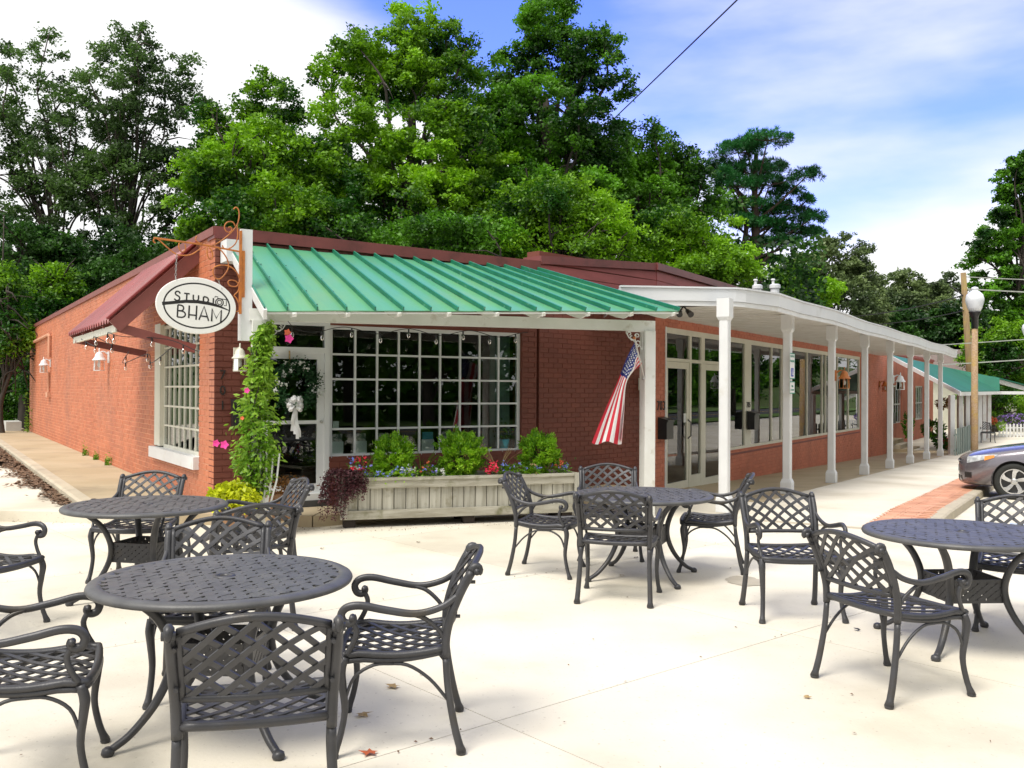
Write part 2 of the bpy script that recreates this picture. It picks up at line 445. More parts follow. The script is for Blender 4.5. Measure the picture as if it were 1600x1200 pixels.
M['pole_grey'] = mat('grey_pole_wood', (0.33, 0.31, 0.27), (0.24, 0.22, 0.19), 0.85, scale=3, stretch=(6, 6, 0.5), bump=0.3)
M['pole_pebble'] = mat('tan_aggregate_post', (0.42, 0.30, 0.20), (0.30, 0.19, 0.10), 0.8, scale=25, bump=0.4, stain=(0.42, 0.28, 0.05), sscale=2.5, slo=0.5, shi=0.7)
M['black'] = mat('black_enamel', (0.018, 0.018, 0.02), None, 0.35)
M['dark_grey'] = mat('dark_grey_paint', (0.07, 0.07, 0.072), None, 0.5)
M['globe'] = mat('lamp_globe', (0.75, 0.78, 0.82), (0.68, 0.71, 0.76), 0.15, scale=2, spec=0.8)
M['glass'] = glassmat('window_glass')
M['glass_lamp'] = glassmat('lamp_glass', (0.85, 0.85, 0.80))
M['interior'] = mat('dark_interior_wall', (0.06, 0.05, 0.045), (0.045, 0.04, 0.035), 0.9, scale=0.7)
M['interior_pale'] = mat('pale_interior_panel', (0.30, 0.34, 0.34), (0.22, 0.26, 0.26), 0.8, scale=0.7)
M['interior_floor'] = mat('interior_floor', (0.10, 0.08, 0.06), None, 0.5, scale=1)
M['curtain'] = mat('pale_curtain', (0.62, 0.64, 0.62), (0.45, 0.48, 0.47), 0.9, scale=1, stretch=(12, 12, 0.4))
M['curtain_teal'] = mat('grey_teal_curtain', (0.16, 0.25, 0.22), (0.11, 0.18, 0.16), 0.9, scale=1, stretch=(12, 12, 0.4))
M['red'] = mat('flag_red', (0.62, 0.025, 0.05), (0.56, 0.02, 0.045), 0.7)
M['flag_white'] = mat('flag_white', (0.80, 0.80, 0.80), (0.76, 0.76, 0.78), 0.7)
M['flag_blue'] = mat('flag_blue', (0.018, 0.03, 0.20), (0.014, 0.024, 0.17), 0.7)
M['blue_paint'] = mat('blue_line_paint', (0.22, 0.40, 0.72), (0.40, 0.55, 0.80), 0.8, scale=4, bump=0.1)
M['cyan_paint'] = mat('cyan_line_paint', (0.22, 0.62, 0.72), None, 0.8, scale=4)
M['sign_green'] = mat('sign_green', (0.02, 0.32, 0.22), None, 0.4)
M['sign_blue'] = mat('sign_blue', (0.02, 0.07, 0.50), None, 0.4)
M['car_paint'] = mat('grey_car_paint', (0.20, 0.185, 0.21), (0.19, 0.175, 0.20), 0.22, metal=0.55, scale=60, coat=1.0)
M['car_silver'] = mat('silver_car_paint', (0.62, 0.64, 0.66), (0.58, 0.60, 0.62), 0.25, metal=0.4, scale=60, coat=1.0)
M['tyre'] = mat('tyre_rubber', (0.022, 0.024, 0.022), None, 0.8, scale=20, bump=0.2)
M['rim'] = mat('alloy_rim', (0.66, 0.66, 0.66), None, 0.25, metal=0.75)
M['dark_plastic'] = mat('dark_plastic', (0.02, 0.02, 0.022), None, 0.55)
M['car_glass'] = mat('car_glass', (0.02, 0.028, 0.03), None, 0.04, spec=0.9)
M['lens'] = mat('headlight_lens', (0.55, 0.58, 0.60), (0.30, 0.32, 0.34), 0.1, scale=14, spec=1.0, coat=1.0)
M['amber'] = mat('amber_lens', (0.85, 0.27, 0.02), None, 0.15, coat=1.0)
M['litter'] = mat('dead_leaf', (0.20, 0.12, 0.07), (0.11, 0.065, 0.04), 0.9, scale=12)
M['litter_tan'] = mat('tan_dead_leaf', (0.42, 0.30, 0.14), (0.30, 0.20, 0.09), 0.9, scale=12)
M['litter_red'] = mat('red_dead_leaf', (0.45, 0.10, 0.03), (0.30, 0.07, 0.03), 0.9, scale=12)
M['roof_far'] = mat('brown_shingle', (0.22, 0.17, 0.145), (0.17, 0.13, 0.11), 0.9, scale=4)
M['sagegrey'] = mat('sage_grey_paint', (0.28, 0.35, 0.33), (0.22, 0.28, 0.27), 0.6, scale=3, bump=0.1)
M['navy_iron'] = mat('navy_iron', (0.02, 0.022, 0.06), None, 0.4)
M['terracotta'] = mat('terracotta', (0.36, 0.20, 0.11), (0.28, 0.15, 0.08), 0.8, scale=5)
M['card_white'] = mat('card_white', (0.75, 0.80, 0.80), None, 0.6)
M['card_photo'] = mat('card_photo', (0.12, 0.14, 0.15), (0.55, 0.50, 0.48), 0.5, scale=18, lo=0.45, hi=0.55)
M['card_teal'] = mat('card_teal', (0.05, 0.28, 0.36), (0.10, 0.40, 0.50), 0.5, scale=10)
M['wire'] = mat('wire_black', (0.02, 0.02, 0.02), None, 0.6)
M['wire_pale'] = mat('wire_pale', (0.42, 0.44, 0.40), None, 0.6)
M['bulb'] = glassmat('bulb_glass', (0.95, 0.93, 0.88))
M['bow'] = mat('white_ribbon', (0.80, 0.80, 0.80), (0.70, 0.70, 0.72), 0.5)
M['blockgrey'] = mat('pale_block', (0.55, 0.55, 0.52), (0.45, 0.45, 0.42), 0.8, scale=3)
M['pink'] = mat('pink_petal', (0.85, 0.06, 0.36), (0.75, 0.04, 0.28), 0.6)
M['redflower'] = mat('red_petal', (0.75, 0.02, 0.05), (0.6, 0.02, 0.08), 0.6)
M['blueflower'] = mat('blue_petal', (0.16, 0.26, 0.75), (0.25, 0.22, 0.7), 0.6)
M['whiteflower'] = mat('white_petal', (0.75, 0.78, 0.74), None, 0.6)
M['purpleflower'] = mat('purple_petal', (0.27, 0.18, 0.50), (0.18, 0.11, 0.36), 0.7)
M['coral'] = mat('coral_petal', (0.80, 0.16, 0.07), None, 0.6)
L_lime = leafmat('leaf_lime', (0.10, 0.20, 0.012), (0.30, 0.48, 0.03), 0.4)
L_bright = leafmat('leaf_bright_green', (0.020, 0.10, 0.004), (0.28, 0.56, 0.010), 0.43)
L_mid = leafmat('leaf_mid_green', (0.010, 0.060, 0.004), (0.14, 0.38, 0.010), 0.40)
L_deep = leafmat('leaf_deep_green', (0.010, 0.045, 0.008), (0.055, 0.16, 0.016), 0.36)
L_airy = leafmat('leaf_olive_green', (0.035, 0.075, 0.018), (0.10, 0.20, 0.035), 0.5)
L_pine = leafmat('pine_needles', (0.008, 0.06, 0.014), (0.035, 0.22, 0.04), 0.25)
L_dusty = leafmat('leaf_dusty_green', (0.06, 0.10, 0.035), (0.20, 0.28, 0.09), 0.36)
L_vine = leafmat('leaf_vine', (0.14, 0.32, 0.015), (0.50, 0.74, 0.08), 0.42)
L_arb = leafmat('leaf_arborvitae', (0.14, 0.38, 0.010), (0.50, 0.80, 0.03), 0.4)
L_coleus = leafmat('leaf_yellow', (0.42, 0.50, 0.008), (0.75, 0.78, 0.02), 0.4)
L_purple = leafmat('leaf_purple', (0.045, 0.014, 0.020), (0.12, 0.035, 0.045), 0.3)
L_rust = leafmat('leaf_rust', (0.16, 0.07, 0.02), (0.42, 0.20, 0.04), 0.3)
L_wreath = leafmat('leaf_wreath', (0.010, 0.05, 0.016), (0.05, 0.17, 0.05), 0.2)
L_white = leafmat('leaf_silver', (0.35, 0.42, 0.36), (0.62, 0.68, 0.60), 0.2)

# ------------------------------------------------------------------ GROUND
def clip_poly(poly, a, b, c):
    """keep a*x+b*y<=c"""
    out = []
    for i in range(len(poly)):
        p, q = poly[i], poly[(i + 1) % len(poly)]
        dp, dq = a * p[0] + b * p[1] - c, a * q[0] + b * q[1] - c
        if dp <= 0: out.append(p)
        if dp * dq < 0:
            t = dp / (dp - dq); out.append((p[0] + t * (q[0] - p[0]), p[1] + t * (q[1] - p[1])))
    return out


def sn(x, y):
    dx, dy = x - P1[0], y - P1[1]; return dx * .5274 + dy * .8496, -dx * .8496 + dy * .5274


def slab(poly, parent, m, name='slab', z=0.0, th=0.10, inset=0.0028, zf=None):
    c = np.mean(np.array(poly), 0); q = []
    for p in poly:
        d = c - np.array(p); L = np.linalg.norm(d)
        q.append(np.array(p) + d / L * inset * 1.3)
    b = MB(); n = len(q)
    zt = [(zf(*p) if zf else z) for p in q]
    vs = [(p[0], p[1], zz) for p, zz in zip(q, zt)] + [(p[0], p[1], zz - th) for p, zz in zip(q, zt)]
    # orientation
    A = sum(q[i][0] * q[(i + 1) % n][1] - q[(i + 1) % n][0] * q[i][1] for i in range(n))
    top = tuple(range(n)) if A > 0 else tuple(range(n))[::-1]
    fs = [top] + [(i, n + i, n + (i + 1) % n, (i + 1) % n) if A > 0 else (i, (i + 1) % n, n + (i + 1) % n, n + i) for i in range(n)]
    b.add(vs, fs)
    return b.build(name, m, parent)


b = MB(); b.add([(-400, -250, -.75), (500, -250, -.75), (500, 600, -.75), (-400, 600, -.75)], [(0, 1, 2, 3)])
struct(b.build('ground', M['grass']))
# low wooded rise far behind the town
b = MB(); vs = []; NX = 60
for j, (yy, zz) in enumerate(((95, -.8), (125, 3.5), (170, 8), (230, 9))):
    for i in range(NX):
        x = -200 + i * 9; vs.append((x, yy + 6 * math.sin(i * .7), zz * (0.8 + .3 * math.sin(i * .37 + j)) if zz > 0 else zz))
b.add(vs, [(j * NX + i, j * NX + i + 1, (j + 1) * NX + i + 1, (j + 1) * NX + i) for j in range(3) for i in range(NX - 1)])
struct(b.build('hills', M['grass'], smooth=True))

plaza = bpy.data.objects.new('plaza', None); COL.objects.link(plaza); struct(plaza)
b = MB(); b.add([(-16, -5, -.035), (16, -5, -.035), (16, 8.0, -.035), (-16, 16, -.035)], [(0, 1, 2, 3)])
b.build('bedding', M['joint'], plaza)
A_, NJ = np.array([.7593, .6508]), np.array([-.6508, .7593])
pl = []
for i in range(-9, 9):
    for j in range(-6, 8):
        a0, a1 = 5.55 + 2.6 * i, 5.55 + 2.6 * (i + 1); n0, n1 = 3.55 + 2.58 * j, 3.55 + 2.58 * (j + 1)
        P = [tuple(A_ * a + NJ * nn) for a, nn in ((a0, n0), (a1, n0), (a1, n1), (a0, n1))]
        P = clip_poly(P, -1, 0, 13.5); P = P and clip_poly(P, 1, 0, 15); P = P and clip_poly(P, 0, -1, 3.5); P = P and clip_poly(P, 0, 1, 12.6)
        # behind the kerb turn (s <= -0.6)
        cs = P1[0] * .5274 + P1[1] * .8496
        P1p = P and clip_poly(P, .5274, .8496, cs - 0.6)
        if P1p and len(P1p) > 2:
            slab(P1p, plaza, M['concrete'])
for s0 in (-.6, 1.2):          # slabs beside the porch, level part
    for n0, n1 in ((-1.88, -.35), (-.35, 1.1)):
        s1 = s0 + 1.8
        slab([Rp(s, n, 0)[:2] for s, n in ((s0, n0), (s1, n0), (s1, n1), (s0, n1))] if n0 > -1 or True else None, plaza, M['concrete'], zf=lambda x, y: hsn(*sn(x, y)))
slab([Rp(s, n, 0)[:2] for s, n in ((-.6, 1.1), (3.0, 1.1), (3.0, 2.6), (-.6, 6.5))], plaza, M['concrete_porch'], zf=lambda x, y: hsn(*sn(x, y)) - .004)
# pavement that runs down the street
walk = bpy.data.objects.new('pavement', None); COL.objects.link(walk); struct(walk)
zf = lambda x, y: hsn(*sn(x, y))
b = MB(); vs = []
for s in (2.9, 8, 15, 23.5, 70):
    for n in (-2.5, 0, 2.1): vs.append(Rp(s, n, hsn(s, n) - .05))
b.add(vs, [(3 * i + j, 3 * i + 3 + j, 3 * i + 4 + j, 3 * i + 1 + j) for i in range(4) for j in (0, 1)]); b.build('bedding', M['joint'], walk)
s = 3.0
while s < 66:
    ds = 1.8 if s < 30 else 4
    slab([Rp(a, n, 0)[:2] for a, n in ((s, -1.88), (s + ds, -1.88), (s + ds, -.1), (s, -.1))], walk, M['concrete'], zf=zf)
    s += ds
porch = bpy.data.objects.new('porch_floor', None); COL.objects.link(porch); struct(porch)
s = 1.4
while s < 26:
    s1 = s + 3.1
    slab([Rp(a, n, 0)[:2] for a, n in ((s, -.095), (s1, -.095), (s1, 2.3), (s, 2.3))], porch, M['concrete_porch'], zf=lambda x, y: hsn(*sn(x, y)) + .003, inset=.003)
    s = s1
slab([Rp(a, n, 0)[:2] for a, n in ((s, -.095), (66, -.095), (66, 5), (s, 5))], porch, M['concrete'], zf=lambda x, y: -.60)

# parking lot, kerb, brick strip
b = MB(); vs = []
for s in (-.6, 1.5, 8, 15, 23.5, 80):
    for n in (-2.5, -14.5): vs.append(Rp(s, n, hsn(s, 0) - .125))
b.add(vs, [(2 * i + 1, 2 * i + 3, 2 * i + 2, 2 * i) for i in range(5)])
struct(b.build('parking_lot', M['concrete']))
b = MB(); vs = []
for s in (-30, 1.5, 23.5, 200):
    for n in (-17.8, -26): vs.append(Rp(s, n, hsn(max(s, 0), 0) - .13))
b.add(vs, [(2 * i + 1, 2 * i + 3, 2 * i + 2, 2 * i) for i in range(3)])
road = struct(b.build('road', M['asphalt']))
b = MB()
for dn in (-21.8, -22.1):
    vs = [Rp(s, n, hsn(max(s, 0), 0) - .126) for s in (-30, 1.5, 23.5, 140) for n in (dn, dn - .12)]
    b.add(vs, [(2 * i + 1, 2 * i + 3, 2 * i + 2, 2 * i) for i in range(3)])
b.build('centre_line', mat('yellow_line', (0.55, 0.33, 0.02)), road)
b = MB()
for n0 in (-26.2, -14.6):
    vs = [Rp(s, n, hsn(max(s, 0), 0) - .05) for s in (-30, 1.5, 23.5, 140) for n in (n0, n0 - (30 if n0 < -20 else 3.1))]
    b.add(vs, [(2 * i + 1, 2 * i + 3, 2 * i + 2, 2 * i) for i in range(3)])
struct(b.build('verge', mat('verge_grass', (0.11, 0.20, 0.03), (0.07, 0.13, 0.02), 0.95, scale=2, world=True)))
kb = bpy.data.objects.new('kerb', None); COL.objects.link(kb); struct(kb)
def kerb_piece(a, bq, w):
    b = MB(); a, bq = np.array(a), np.array(bq); d = bq - a; L = np.linalg.norm(d[:2]); side = np.array([d[1], -d[0], 0]) / L * w
    g = d / L * .004
    v = []
    for p in (a + g, bq - g):
        v += [p - (0, 0, .16), p, p + side * .86, p + side - (0, 0, .02), p + side * 1.06 - (0, 0, .16)]
    b.add(v, [(0, 1, 6, 5), (1, 2, 7, 6), (2, 3, 8, 7), (3, 4, 9, 8), (4, 3, 2, 1, 0), (5, 6, 7, 8, 9)]); b.build('kerb_stone', M['kerb'], kb)
s = -.6
while s < 40:
    kerb_piece(Rp(s, -2.42, hsn(s, 0) + .004), Rp(s + 2.4, -2.42, hsn(s + 2.4, 0) + .004), .17); s += 2.4
n = -2.6
while n > -12:
    kerb_piece(Rp(-.78, n + 2.0, .004), Rp(-.78, n, .004), -.17) if False else kerb_piece(Rp(-.62, n, .004), Rp(-.62, n + 1.98, .004), .17); n -= 2.0
bs = bpy.data.objects.new('brick_strip', None); COL.objects.link(bs); struct(bs)
pav = MB(); pav.cbox((-.0975, -.049, -.06), (.195, 0, 0), (0, .098, 0), (0, 0, .06), .006)
pm = None; rest = MB(); k = 0
nrow = 5
for i in range(340):
    for j in range(nrow):
        s_ = -.35 + i * .103; n_ = -1.93 - j * .1 * 1.0 - .049
        # bricks laid across the strip, half bond
        pass
cols = [(-1.905 - .1, .0), (-1.905 - .305, .0)]
for i in range(300):
    s_ = -.35 + i * .102
    off = .1 if i % 2 else 0
    for j in range(3):
        n_ = -1.895 - .1 - j * .203 + off * .5
        if n_ < -2.40: continue
        z_ = hsn(s_, 0) + .004 + random.uniform(-.002, .002)
        x, y, _ = Rp(s_, n_, 0)
        if k < 290:
            if pm is None: o = pav.build('brick', M['brick_plaza'], bs, local=True); pm = o.data
            else: o = bpy.data.objects.new('brick', pm); COL.objects.link(o); o.parent = bs
            o.location = (x, y, z_); o.rotation_euler = (random.uniform(-.01, .01), random.uniform(-.01, .01), RZR + PI / 2 + random.uniform(-.02, .02)); k += 1
        else:
            o3 = np.array(Rp(s_ - .049, n_ - .0975, z_ - .05)); rest.obox(o3, np.array(Rp(s_ + .049, n_ - .0975, z_ - .05)) - o3, np.array(Rp(s_ - .049, n_ + .0975, z_ - .05)) - o3, (0, 0, .05))
rest.build('far_bricks', M['brick_plaza'], bs, kind='stuff')
b = MB(); vs = [Rp(s, n, hsn(s, 0) - .02) for s in (-.5, 1.5, 12, 30) for n in (-1.88, -2.42)]
b.add(vs, [(2 * i + 1, 2 * i + 3, 2 * i + 2, 2 * i) for i in range(3)]); b.build('bedding', M['joint'], bs)
# blue bay markings
b = MB()
def lot_line(s0, n0, s1, n1, w=.1):
    a, c = np.array(Rp(s0, n0, hsn(s0, 0) - .120)), np.array(Rp(s1, n1, hsn(s1, 0) - .120)); d = c - a; d /= np.linalg.norm(d[:2]); sd_ = np.array([-d[1], d[0], 0]) * w / 2
    b.add([a - sd_, c - sd_, c + sd_, a + sd_], [(0, 1, 2, 3)])
lot_line(.95, -3.1, -.0, -8, .10); lot_line(2.0, -3.3, 1.2, -9, .06)
struct(b.build('bay_marking', M['blue_paint']))
b = MB(); lot_line(.30, -4.6, -.35, -8.2, .16); struct(b.build('bay_marking', M['cyan_paint']))

# raised driveway on the left and its kerb and side path
dr = bpy.data.objects.new('driveway', None); COL.objects.link(dr); struct(dr)
def lp(s, p): return Lp(s, p, 0)[:2]
edge = [(-30, 12.3), (-6.27, 11.39), (-2.36, 11.0)]
pe = 1.28       # kerb line offset from the side wall
a_ = lp(-.2, pe)
slab([(-30, 12.35), (-9.0, 11.55), (-9.0 - .5, 19), (-30, 19)], dr, M['concrete'], z=.128, th=.4, inset=.003)
def on_edge(x): return 11.39 + (x + 6.27) * (-.0997) if x > -6.27 else 11.39 - (x + 6.27) * .06
pk = [(-9.0, on_edge(-9.0)), (-4.2, on_edge(-4.2)), lp(1.2, pe + .1), lp(7.5, pe + .1), (-9.5, 19)]
slab(pk, dr, M['concrete'], z=.130, th=.4, inset=.003)
slab([(-9.5, 19), lp(7.5, pe + .1), lp(15, pe + .1), (-17, 24.5)], dr, M['concrete'], z=.130, th=.4, inset=.003)
slab([(-30, 19.0), (-9.55, 19.0), (-17.05, 24.5), (-30, 24.5)], dr, M['concrete'], z=.128, th=.4, inset=.003)
slab([(-30, 24.55), (-17.05, 24.55), lp(15.05, pe + .1), lp(24.5, pe + .1), (-30, 32)], dr, M['concrete'], z=.130, th=.4, inset=.003)
b = MB(); b.prism([(p[0], p[1], -.6) for p in ((-30, 12.5), (-9.0, 11.75), (-4.9, 11.5), lp(1.0, .6), lp(24.0, .6), (-30, 31.9))], (0, 0, .718)); b.build('driveway_base', M['concrete'], dr)
kb2 = bpy.data.objects.new('side_path', None); COL.objects.link(kb2); struct(kb2)
s = 1.0
while s < 24:
    s1 = s + 2.2; b = MB()
    v = []
    for q in (s + .004, s1 - .004):
        v += [Lp(q, pe - .14, -.1), Lp(q, pe - .14, .212), Lp(q, pe + .0, .212), Lp(q, pe + .03, .19), Lp(q, pe + .05, -.1)]
    b.add(v, [(0, 1, 6, 5), (1, 2, 7, 6), (2, 3, 8, 7), (3, 4, 9, 8), (4, 3, 2, 1, 0), (5, 6, 7, 8, 9)])
    for f in range(len(b.f)): b.f[f] = b.f[f][::-1]
    b.build('kerb_stone', M['kerb'], kb2)
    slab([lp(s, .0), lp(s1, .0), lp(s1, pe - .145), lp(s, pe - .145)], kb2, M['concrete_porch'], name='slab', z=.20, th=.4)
    s = s1
# raised slab in front of the studio door
sl = bpy.data.objects.new('studio_step', None); COL.objects.link(sl); struct(sl)
slab([(-4.85, on_edge(-4.85)), (-2.36, 11.0), Fp(1.5, .05, 0)[:2], Fp(-.0, .05, 0)[:2], lp(.95, .02), lp(.95, pe + .1)], sl, M['concrete_porch'], z=.134, th=.4, inset=.002)
slab([(-2.35, 11.0), (.9, 13.15), (1.9, 14.6), (1.5, 14.9), Fp(4.65, .0, 0)[:2], Fp(1.51, .05, 0)[:2]], sl, M['concrete_porch'], z=.132, th=.4, inset=.002)
b = MB(); b.add([(-60, 32.1, -.3), (-14, 32.1, -.3), (-14, 60, .4), (-60, 60, .4)], [(0, 1, 2, 3)]); struct(b.build('lawn', M['grass']))

# ------------------------------------------------------------------ WALLS
def wall(P, length, z0, z1, holes, th, mb, s_from=0.0):
    """solid wall boxes around rectangular holes (s0,s1,z0,z1); outer face at p=-0.006"""
    ss = sorted({s_from, length} | {h[0] for h in holes} | {h[1] for h in holes}); zz = sorted({z0, z1} | {h[2] for h in holes} | {h[3] for h in holes})
    ss = [q for q in ss if s_from <= q <= length]; zz = [q for q in zz if z0 <= q <= z1]
    for i in range(len(ss) - 1):
        for j in range(len(zz) - 1):
            cs_, cz = (ss[i] + ss[i + 1]) / 2, (zz[j] + zz[j + 1]) / 2
            if any(h[0] < cs_ < h[1] and h[2] < cz < h[3] for h in holes): continue
            mb.fbox(P, ss[i], ss[i + 1], -.006, -th, zz[j], zz[j + 1])


def bricks(P, length, z0, z1, holes, parent, m, rz, nind=0, pick=None, name='brickwork', s_from=0.0, flip=1):
    """running bond of proud bricks: the picked ones one object each, the rest joined"""
    ch, bl_ = .075, .215; rest = MB(); k = 0; shapes = {}; row = 0; z = z0; rng = random.Random(3)
    while z < z1 - .02:
        zt = min(z + ch - .011, z1)
        cz = z + ch / 2; iv = [(s_from, length)]
        for h in holes:
            if h[2] < cz < h[3]:
                niv = []
                for a, c in iv:
                    if h[0] > a: niv.append((a, min(c, h[0])))
                    if h[1] < c: niv.append((max(a, h[1]), c))
                iv = [q for q in niv if q[1] > q[0]]
        off = (row % 2) * bl_ / 2
        for a, c in iv:
            q = math.floor((a - off) / bl_) * bl_ + off
            while q < c:
                x0, x1 = max(q, a), min(q + bl_ - .010, c)
                if x1 - x0 > .025:
                    pr_ = rng.uniform(0, .0035)
                    full = abs(x1 - x0 - (bl_ - .010)) < 1e-4
                    if nind and k < nind and pick(x0, z) :
                        key = round(x1 - x0, 3)
                        if key not in shapes:
                            bb = MB(); w = key; bb.add([(0, 0, 0), (w, 0, 0), (w, 0, zt - z), (0, 0, zt - z), (.002, -.006 * flip, .002), (w - .002, -.006 * flip, .002), (w - .002, -.006 * flip, zt - z - .002), (.002, -.006 * flip, zt - z - .002)],
                                             [f if flip > 0 else f[::-1] for f in [(4, 5, 6, 7), (0, 1, 5, 4), (1, 2, 6, 5), (2, 3, 7, 6), (3, 0, 4, 7)]])
                            o = bb.build('brick', m, parent, local=True); shapes[key] = o.data
                        else:
                            o = bpy.data.objects.new('brick', shapes[key]); COL.objects.link(o); o.parent = parent
                        wp = np.array(P(x0, -.006 + pr_, z)) - np.array(parent.location)
                        o.location = wp; o.rotation_euler = (0, 0, rz); k += 1
                    else:
                        o0, o1 = np.array(P(x0, -.006, z)), np.array(P(x1, -.006, z)); pv = (np.array(P(0, 1, 0)) - np.array(P(0, 0, 0))) * (.005 + pr_)
                        up = np.array([0, 0, zt - z]); e = (o1 - o0) / np.linalg.norm(o1 - o0) * .002; u2 = np.array([0, 0, .002])
                        vs = [o0, o1, o1 + up, o0 + up, o0 + pv + e + u2, o1 + pv - e + u2, o1 + pv + up - e - u2, o0 + pv + up + e - u2]
                        fs = [(4, 5, 6, 7), (0, 1, 5, 4), (1, 2, 6, 5), (2, 3, 7, 6), (3, 0, 4, 7)]
                        rest.add(vs, fs if flip > 0 else [f[::-1] for f in fs])
                q += bl_
        z += ch; row += 1
    if rest.v: rest.build(name, m, parent, kind='stuff')


# ---- studio building
studio = thing('studio_building', 'low painted brick corner shop with many-paned front window beside the green metal awning', 'building', (C0[0], C0[1], .13))
LH, FH = 3.50, 3.44
side_win = (.72, 3.38, .66, 2.60)
holesL = [side_win]
holesF = [(.50, 1.46, .15, 2.52), (1.47, 4.40, .74, 2.47)]
b = MB(); wall(Lp, 22.6, -.2, LH, holesL, .25, b, s_from=.012); b.build('side_wall', M['mortar_side'], studio)
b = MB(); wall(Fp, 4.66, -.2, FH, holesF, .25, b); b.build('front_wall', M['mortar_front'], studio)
# side wall runs away to the left, so its local x points along RZL and its outside is on the local +y side
bricks(Lp, 22.6, .10, LH, holesL, studio, M['brick_side'], RZL, 190, lambda s, z: s < .70 or (s < 3.2 and z < .6), name='side_brickwork', flip=-1)
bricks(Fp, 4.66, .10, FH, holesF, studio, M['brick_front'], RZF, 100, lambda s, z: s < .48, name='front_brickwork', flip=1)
# roof slab, hidden back walls, interior
b = MB()
far = Lp(22.6, 0, 0); fr_ = Fp(4.66, 0, 0)
poly = [Lp(.1, -.1, 0), Fp(4.6, -.1, 0), (2.2, 19.5, 0), (-3.0, 32.0, 0), Lp(22.5, -.1, 0)]
b.prism([(p[0], p[1], 3.12) for p in poly], (0, 0, .12)); b.build('roof', M['dark_grey'], studio)
b = MB(); b.prism([(p[0], p[1], .16) for p in poly], (0, 0, .04)); b.build('shop_floor', M['interior_floor'], studio)
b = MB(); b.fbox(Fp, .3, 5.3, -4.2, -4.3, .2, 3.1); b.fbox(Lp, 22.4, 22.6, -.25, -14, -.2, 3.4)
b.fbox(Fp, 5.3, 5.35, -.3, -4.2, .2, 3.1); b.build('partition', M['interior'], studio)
# metal parapet caps
b = MB()
b.fbox(Lp, -.03, 22.65, .035, -.28, LH, LH + .10); b.build('parapet_cap', M['maroon_wood'], studio)
b = MB()
z0a, z0b = FH + .01, FH + .01
a0, a1 = np.array(Fp(-.02, .045, 3.46)), np.array(Fp(4.70, .045, 3.40))
nb_ = np.array(Fp(0, -.3, 0)) - np.array(Fp(0, .045, 0)); nb_[2] = 0
b.add([a0, a1, a1 + (0, 0, .14), a0 + (0, 0, .145), a0 + nb_, a1 + nb_, a1 + nb_ + (0, 0, .14), a0 + nb_ + (0, 0, .145)], [(0, 1, 2, 3), (3, 2, 6, 7), (0, 3, 7, 4), (1, 5, 6, 2), (4, 7, 6, 5), (0, 4, 5, 1)])
b.build('parapet_flashing', M['maroon'], studio)


def gridwin(P, s0, s1, z0, z1, ncol, nrow, parent, mframe, p=-.05, fw=.05, mw=.026, depth=.05, name='window', label=None):
    """window > frame bars, muntins and panes"""
    b = MB()
    b.fbox(P, s0, s1, p, p - depth, z0, z0 + fw); b.fbox(P, s0, s1, p, p - depth, z1 - fw, z1)
    b.fbox(P, s0, s0 + fw, p, p - depth, z0 + fw, z1 - fw); b.fbox(P, s1 - fw, s1, p, p - depth, z0 + fw, z1 - fw)
    w = b.build(name, mframe, parent)
    if label: w['label'] = label
    S = [s0 + fw + (s1 - s0 - 2 * fw) * i / ncol for i in range(ncol + 1)]; Z = [z0 + fw + (z1 - z0 - 2 * fw) * i / nrow for i in range(nrow + 1)]
    for q in S[1:-1]:
        b = MB(); b.fbox(P, q - mw / 2, q + mw / 2, p + .006, p - .03, z0 + fw, z1 - fw); b.build('muntin', mframe, w)
    for q in Z[1:-1]:
        b = MB(); b.fbox(P, s0 + fw, s1 - fw, p + .003, p - .033, q - mw / 2, q + mw / 2); b.build('muntin', mframe, w)
    for i in range(ncol):
        for j in range(nrow):
            b = MB(); b.fbox(P, S[i] + mw / 2, S[i + 1] - mw / 2, p - .012, p - .016, Z[j] + mw / 2, Z[j + 1] - mw / 2)
            b.build('pane', M['glass'], w)
    return w


gridwin(Fp, 1.47, 4.40, .74, 2.47, 9, 5, studio, M['white_metal'], label='wide white-barred shop window of forty-five panes')
w = gridwin(Lp, .74, 3.0, .76, 2.56, 7, 6, studio, M['cream'], label='white-barred side window under the red awning')
b = MB(); b.fbox(Lp, 3.0, 3.38, .006, -.06, .78, 2.60); b.build('jamb', M['cream'], w)
b = MB(); b.fbox(Lp, .71, 3.46, .07, -.10, .60, .76); b.build('sill', M['white'], w)
b = MB(); b.fbox(Lp, .78, 2.95, -.16, -.17, .8, 2.55); b.build('curtain', M['curtain'], studio)
# door with transom
d = MB(); d.fbox(Fp, .60, 1.40, -.03, -.075, .30, .42)
d.fbox(Fp, .60, .67, -.03, -.075, .42, 2.10); d.fbox(Fp, 1.31, 1.40, -.03, -.075, .42, 2.10); d.fbox(Fp, .67, 1.31, -.03, -.075, 2.02, 2.10); d.fbox(Fp, .67, 1.31, -.035, -.07, 1.19, 1.235)
door = d.build('door', M['white'], studio)
b = MB(); b.fbox(Fp, .67, 1.31, -.05, -.055, .42, 1.19); b.build('pane', M['glass'], door)
b = MB(); b.fbox(Fp, .67, 1.31, -.05, -.055, 1.235, 2.02); b.build('pane', M['glass'], door)
b = MB(); q = Fp(1.36, -.005, 1.22); b.tube([Fp(1.36, -.03, 1.22), q], .012); b.lathe([(.0, -.022), (.02, -.012), (.024, 0), (.02, .012), (0, .022)], 10, q); b.build('knob', M['chain'], door)
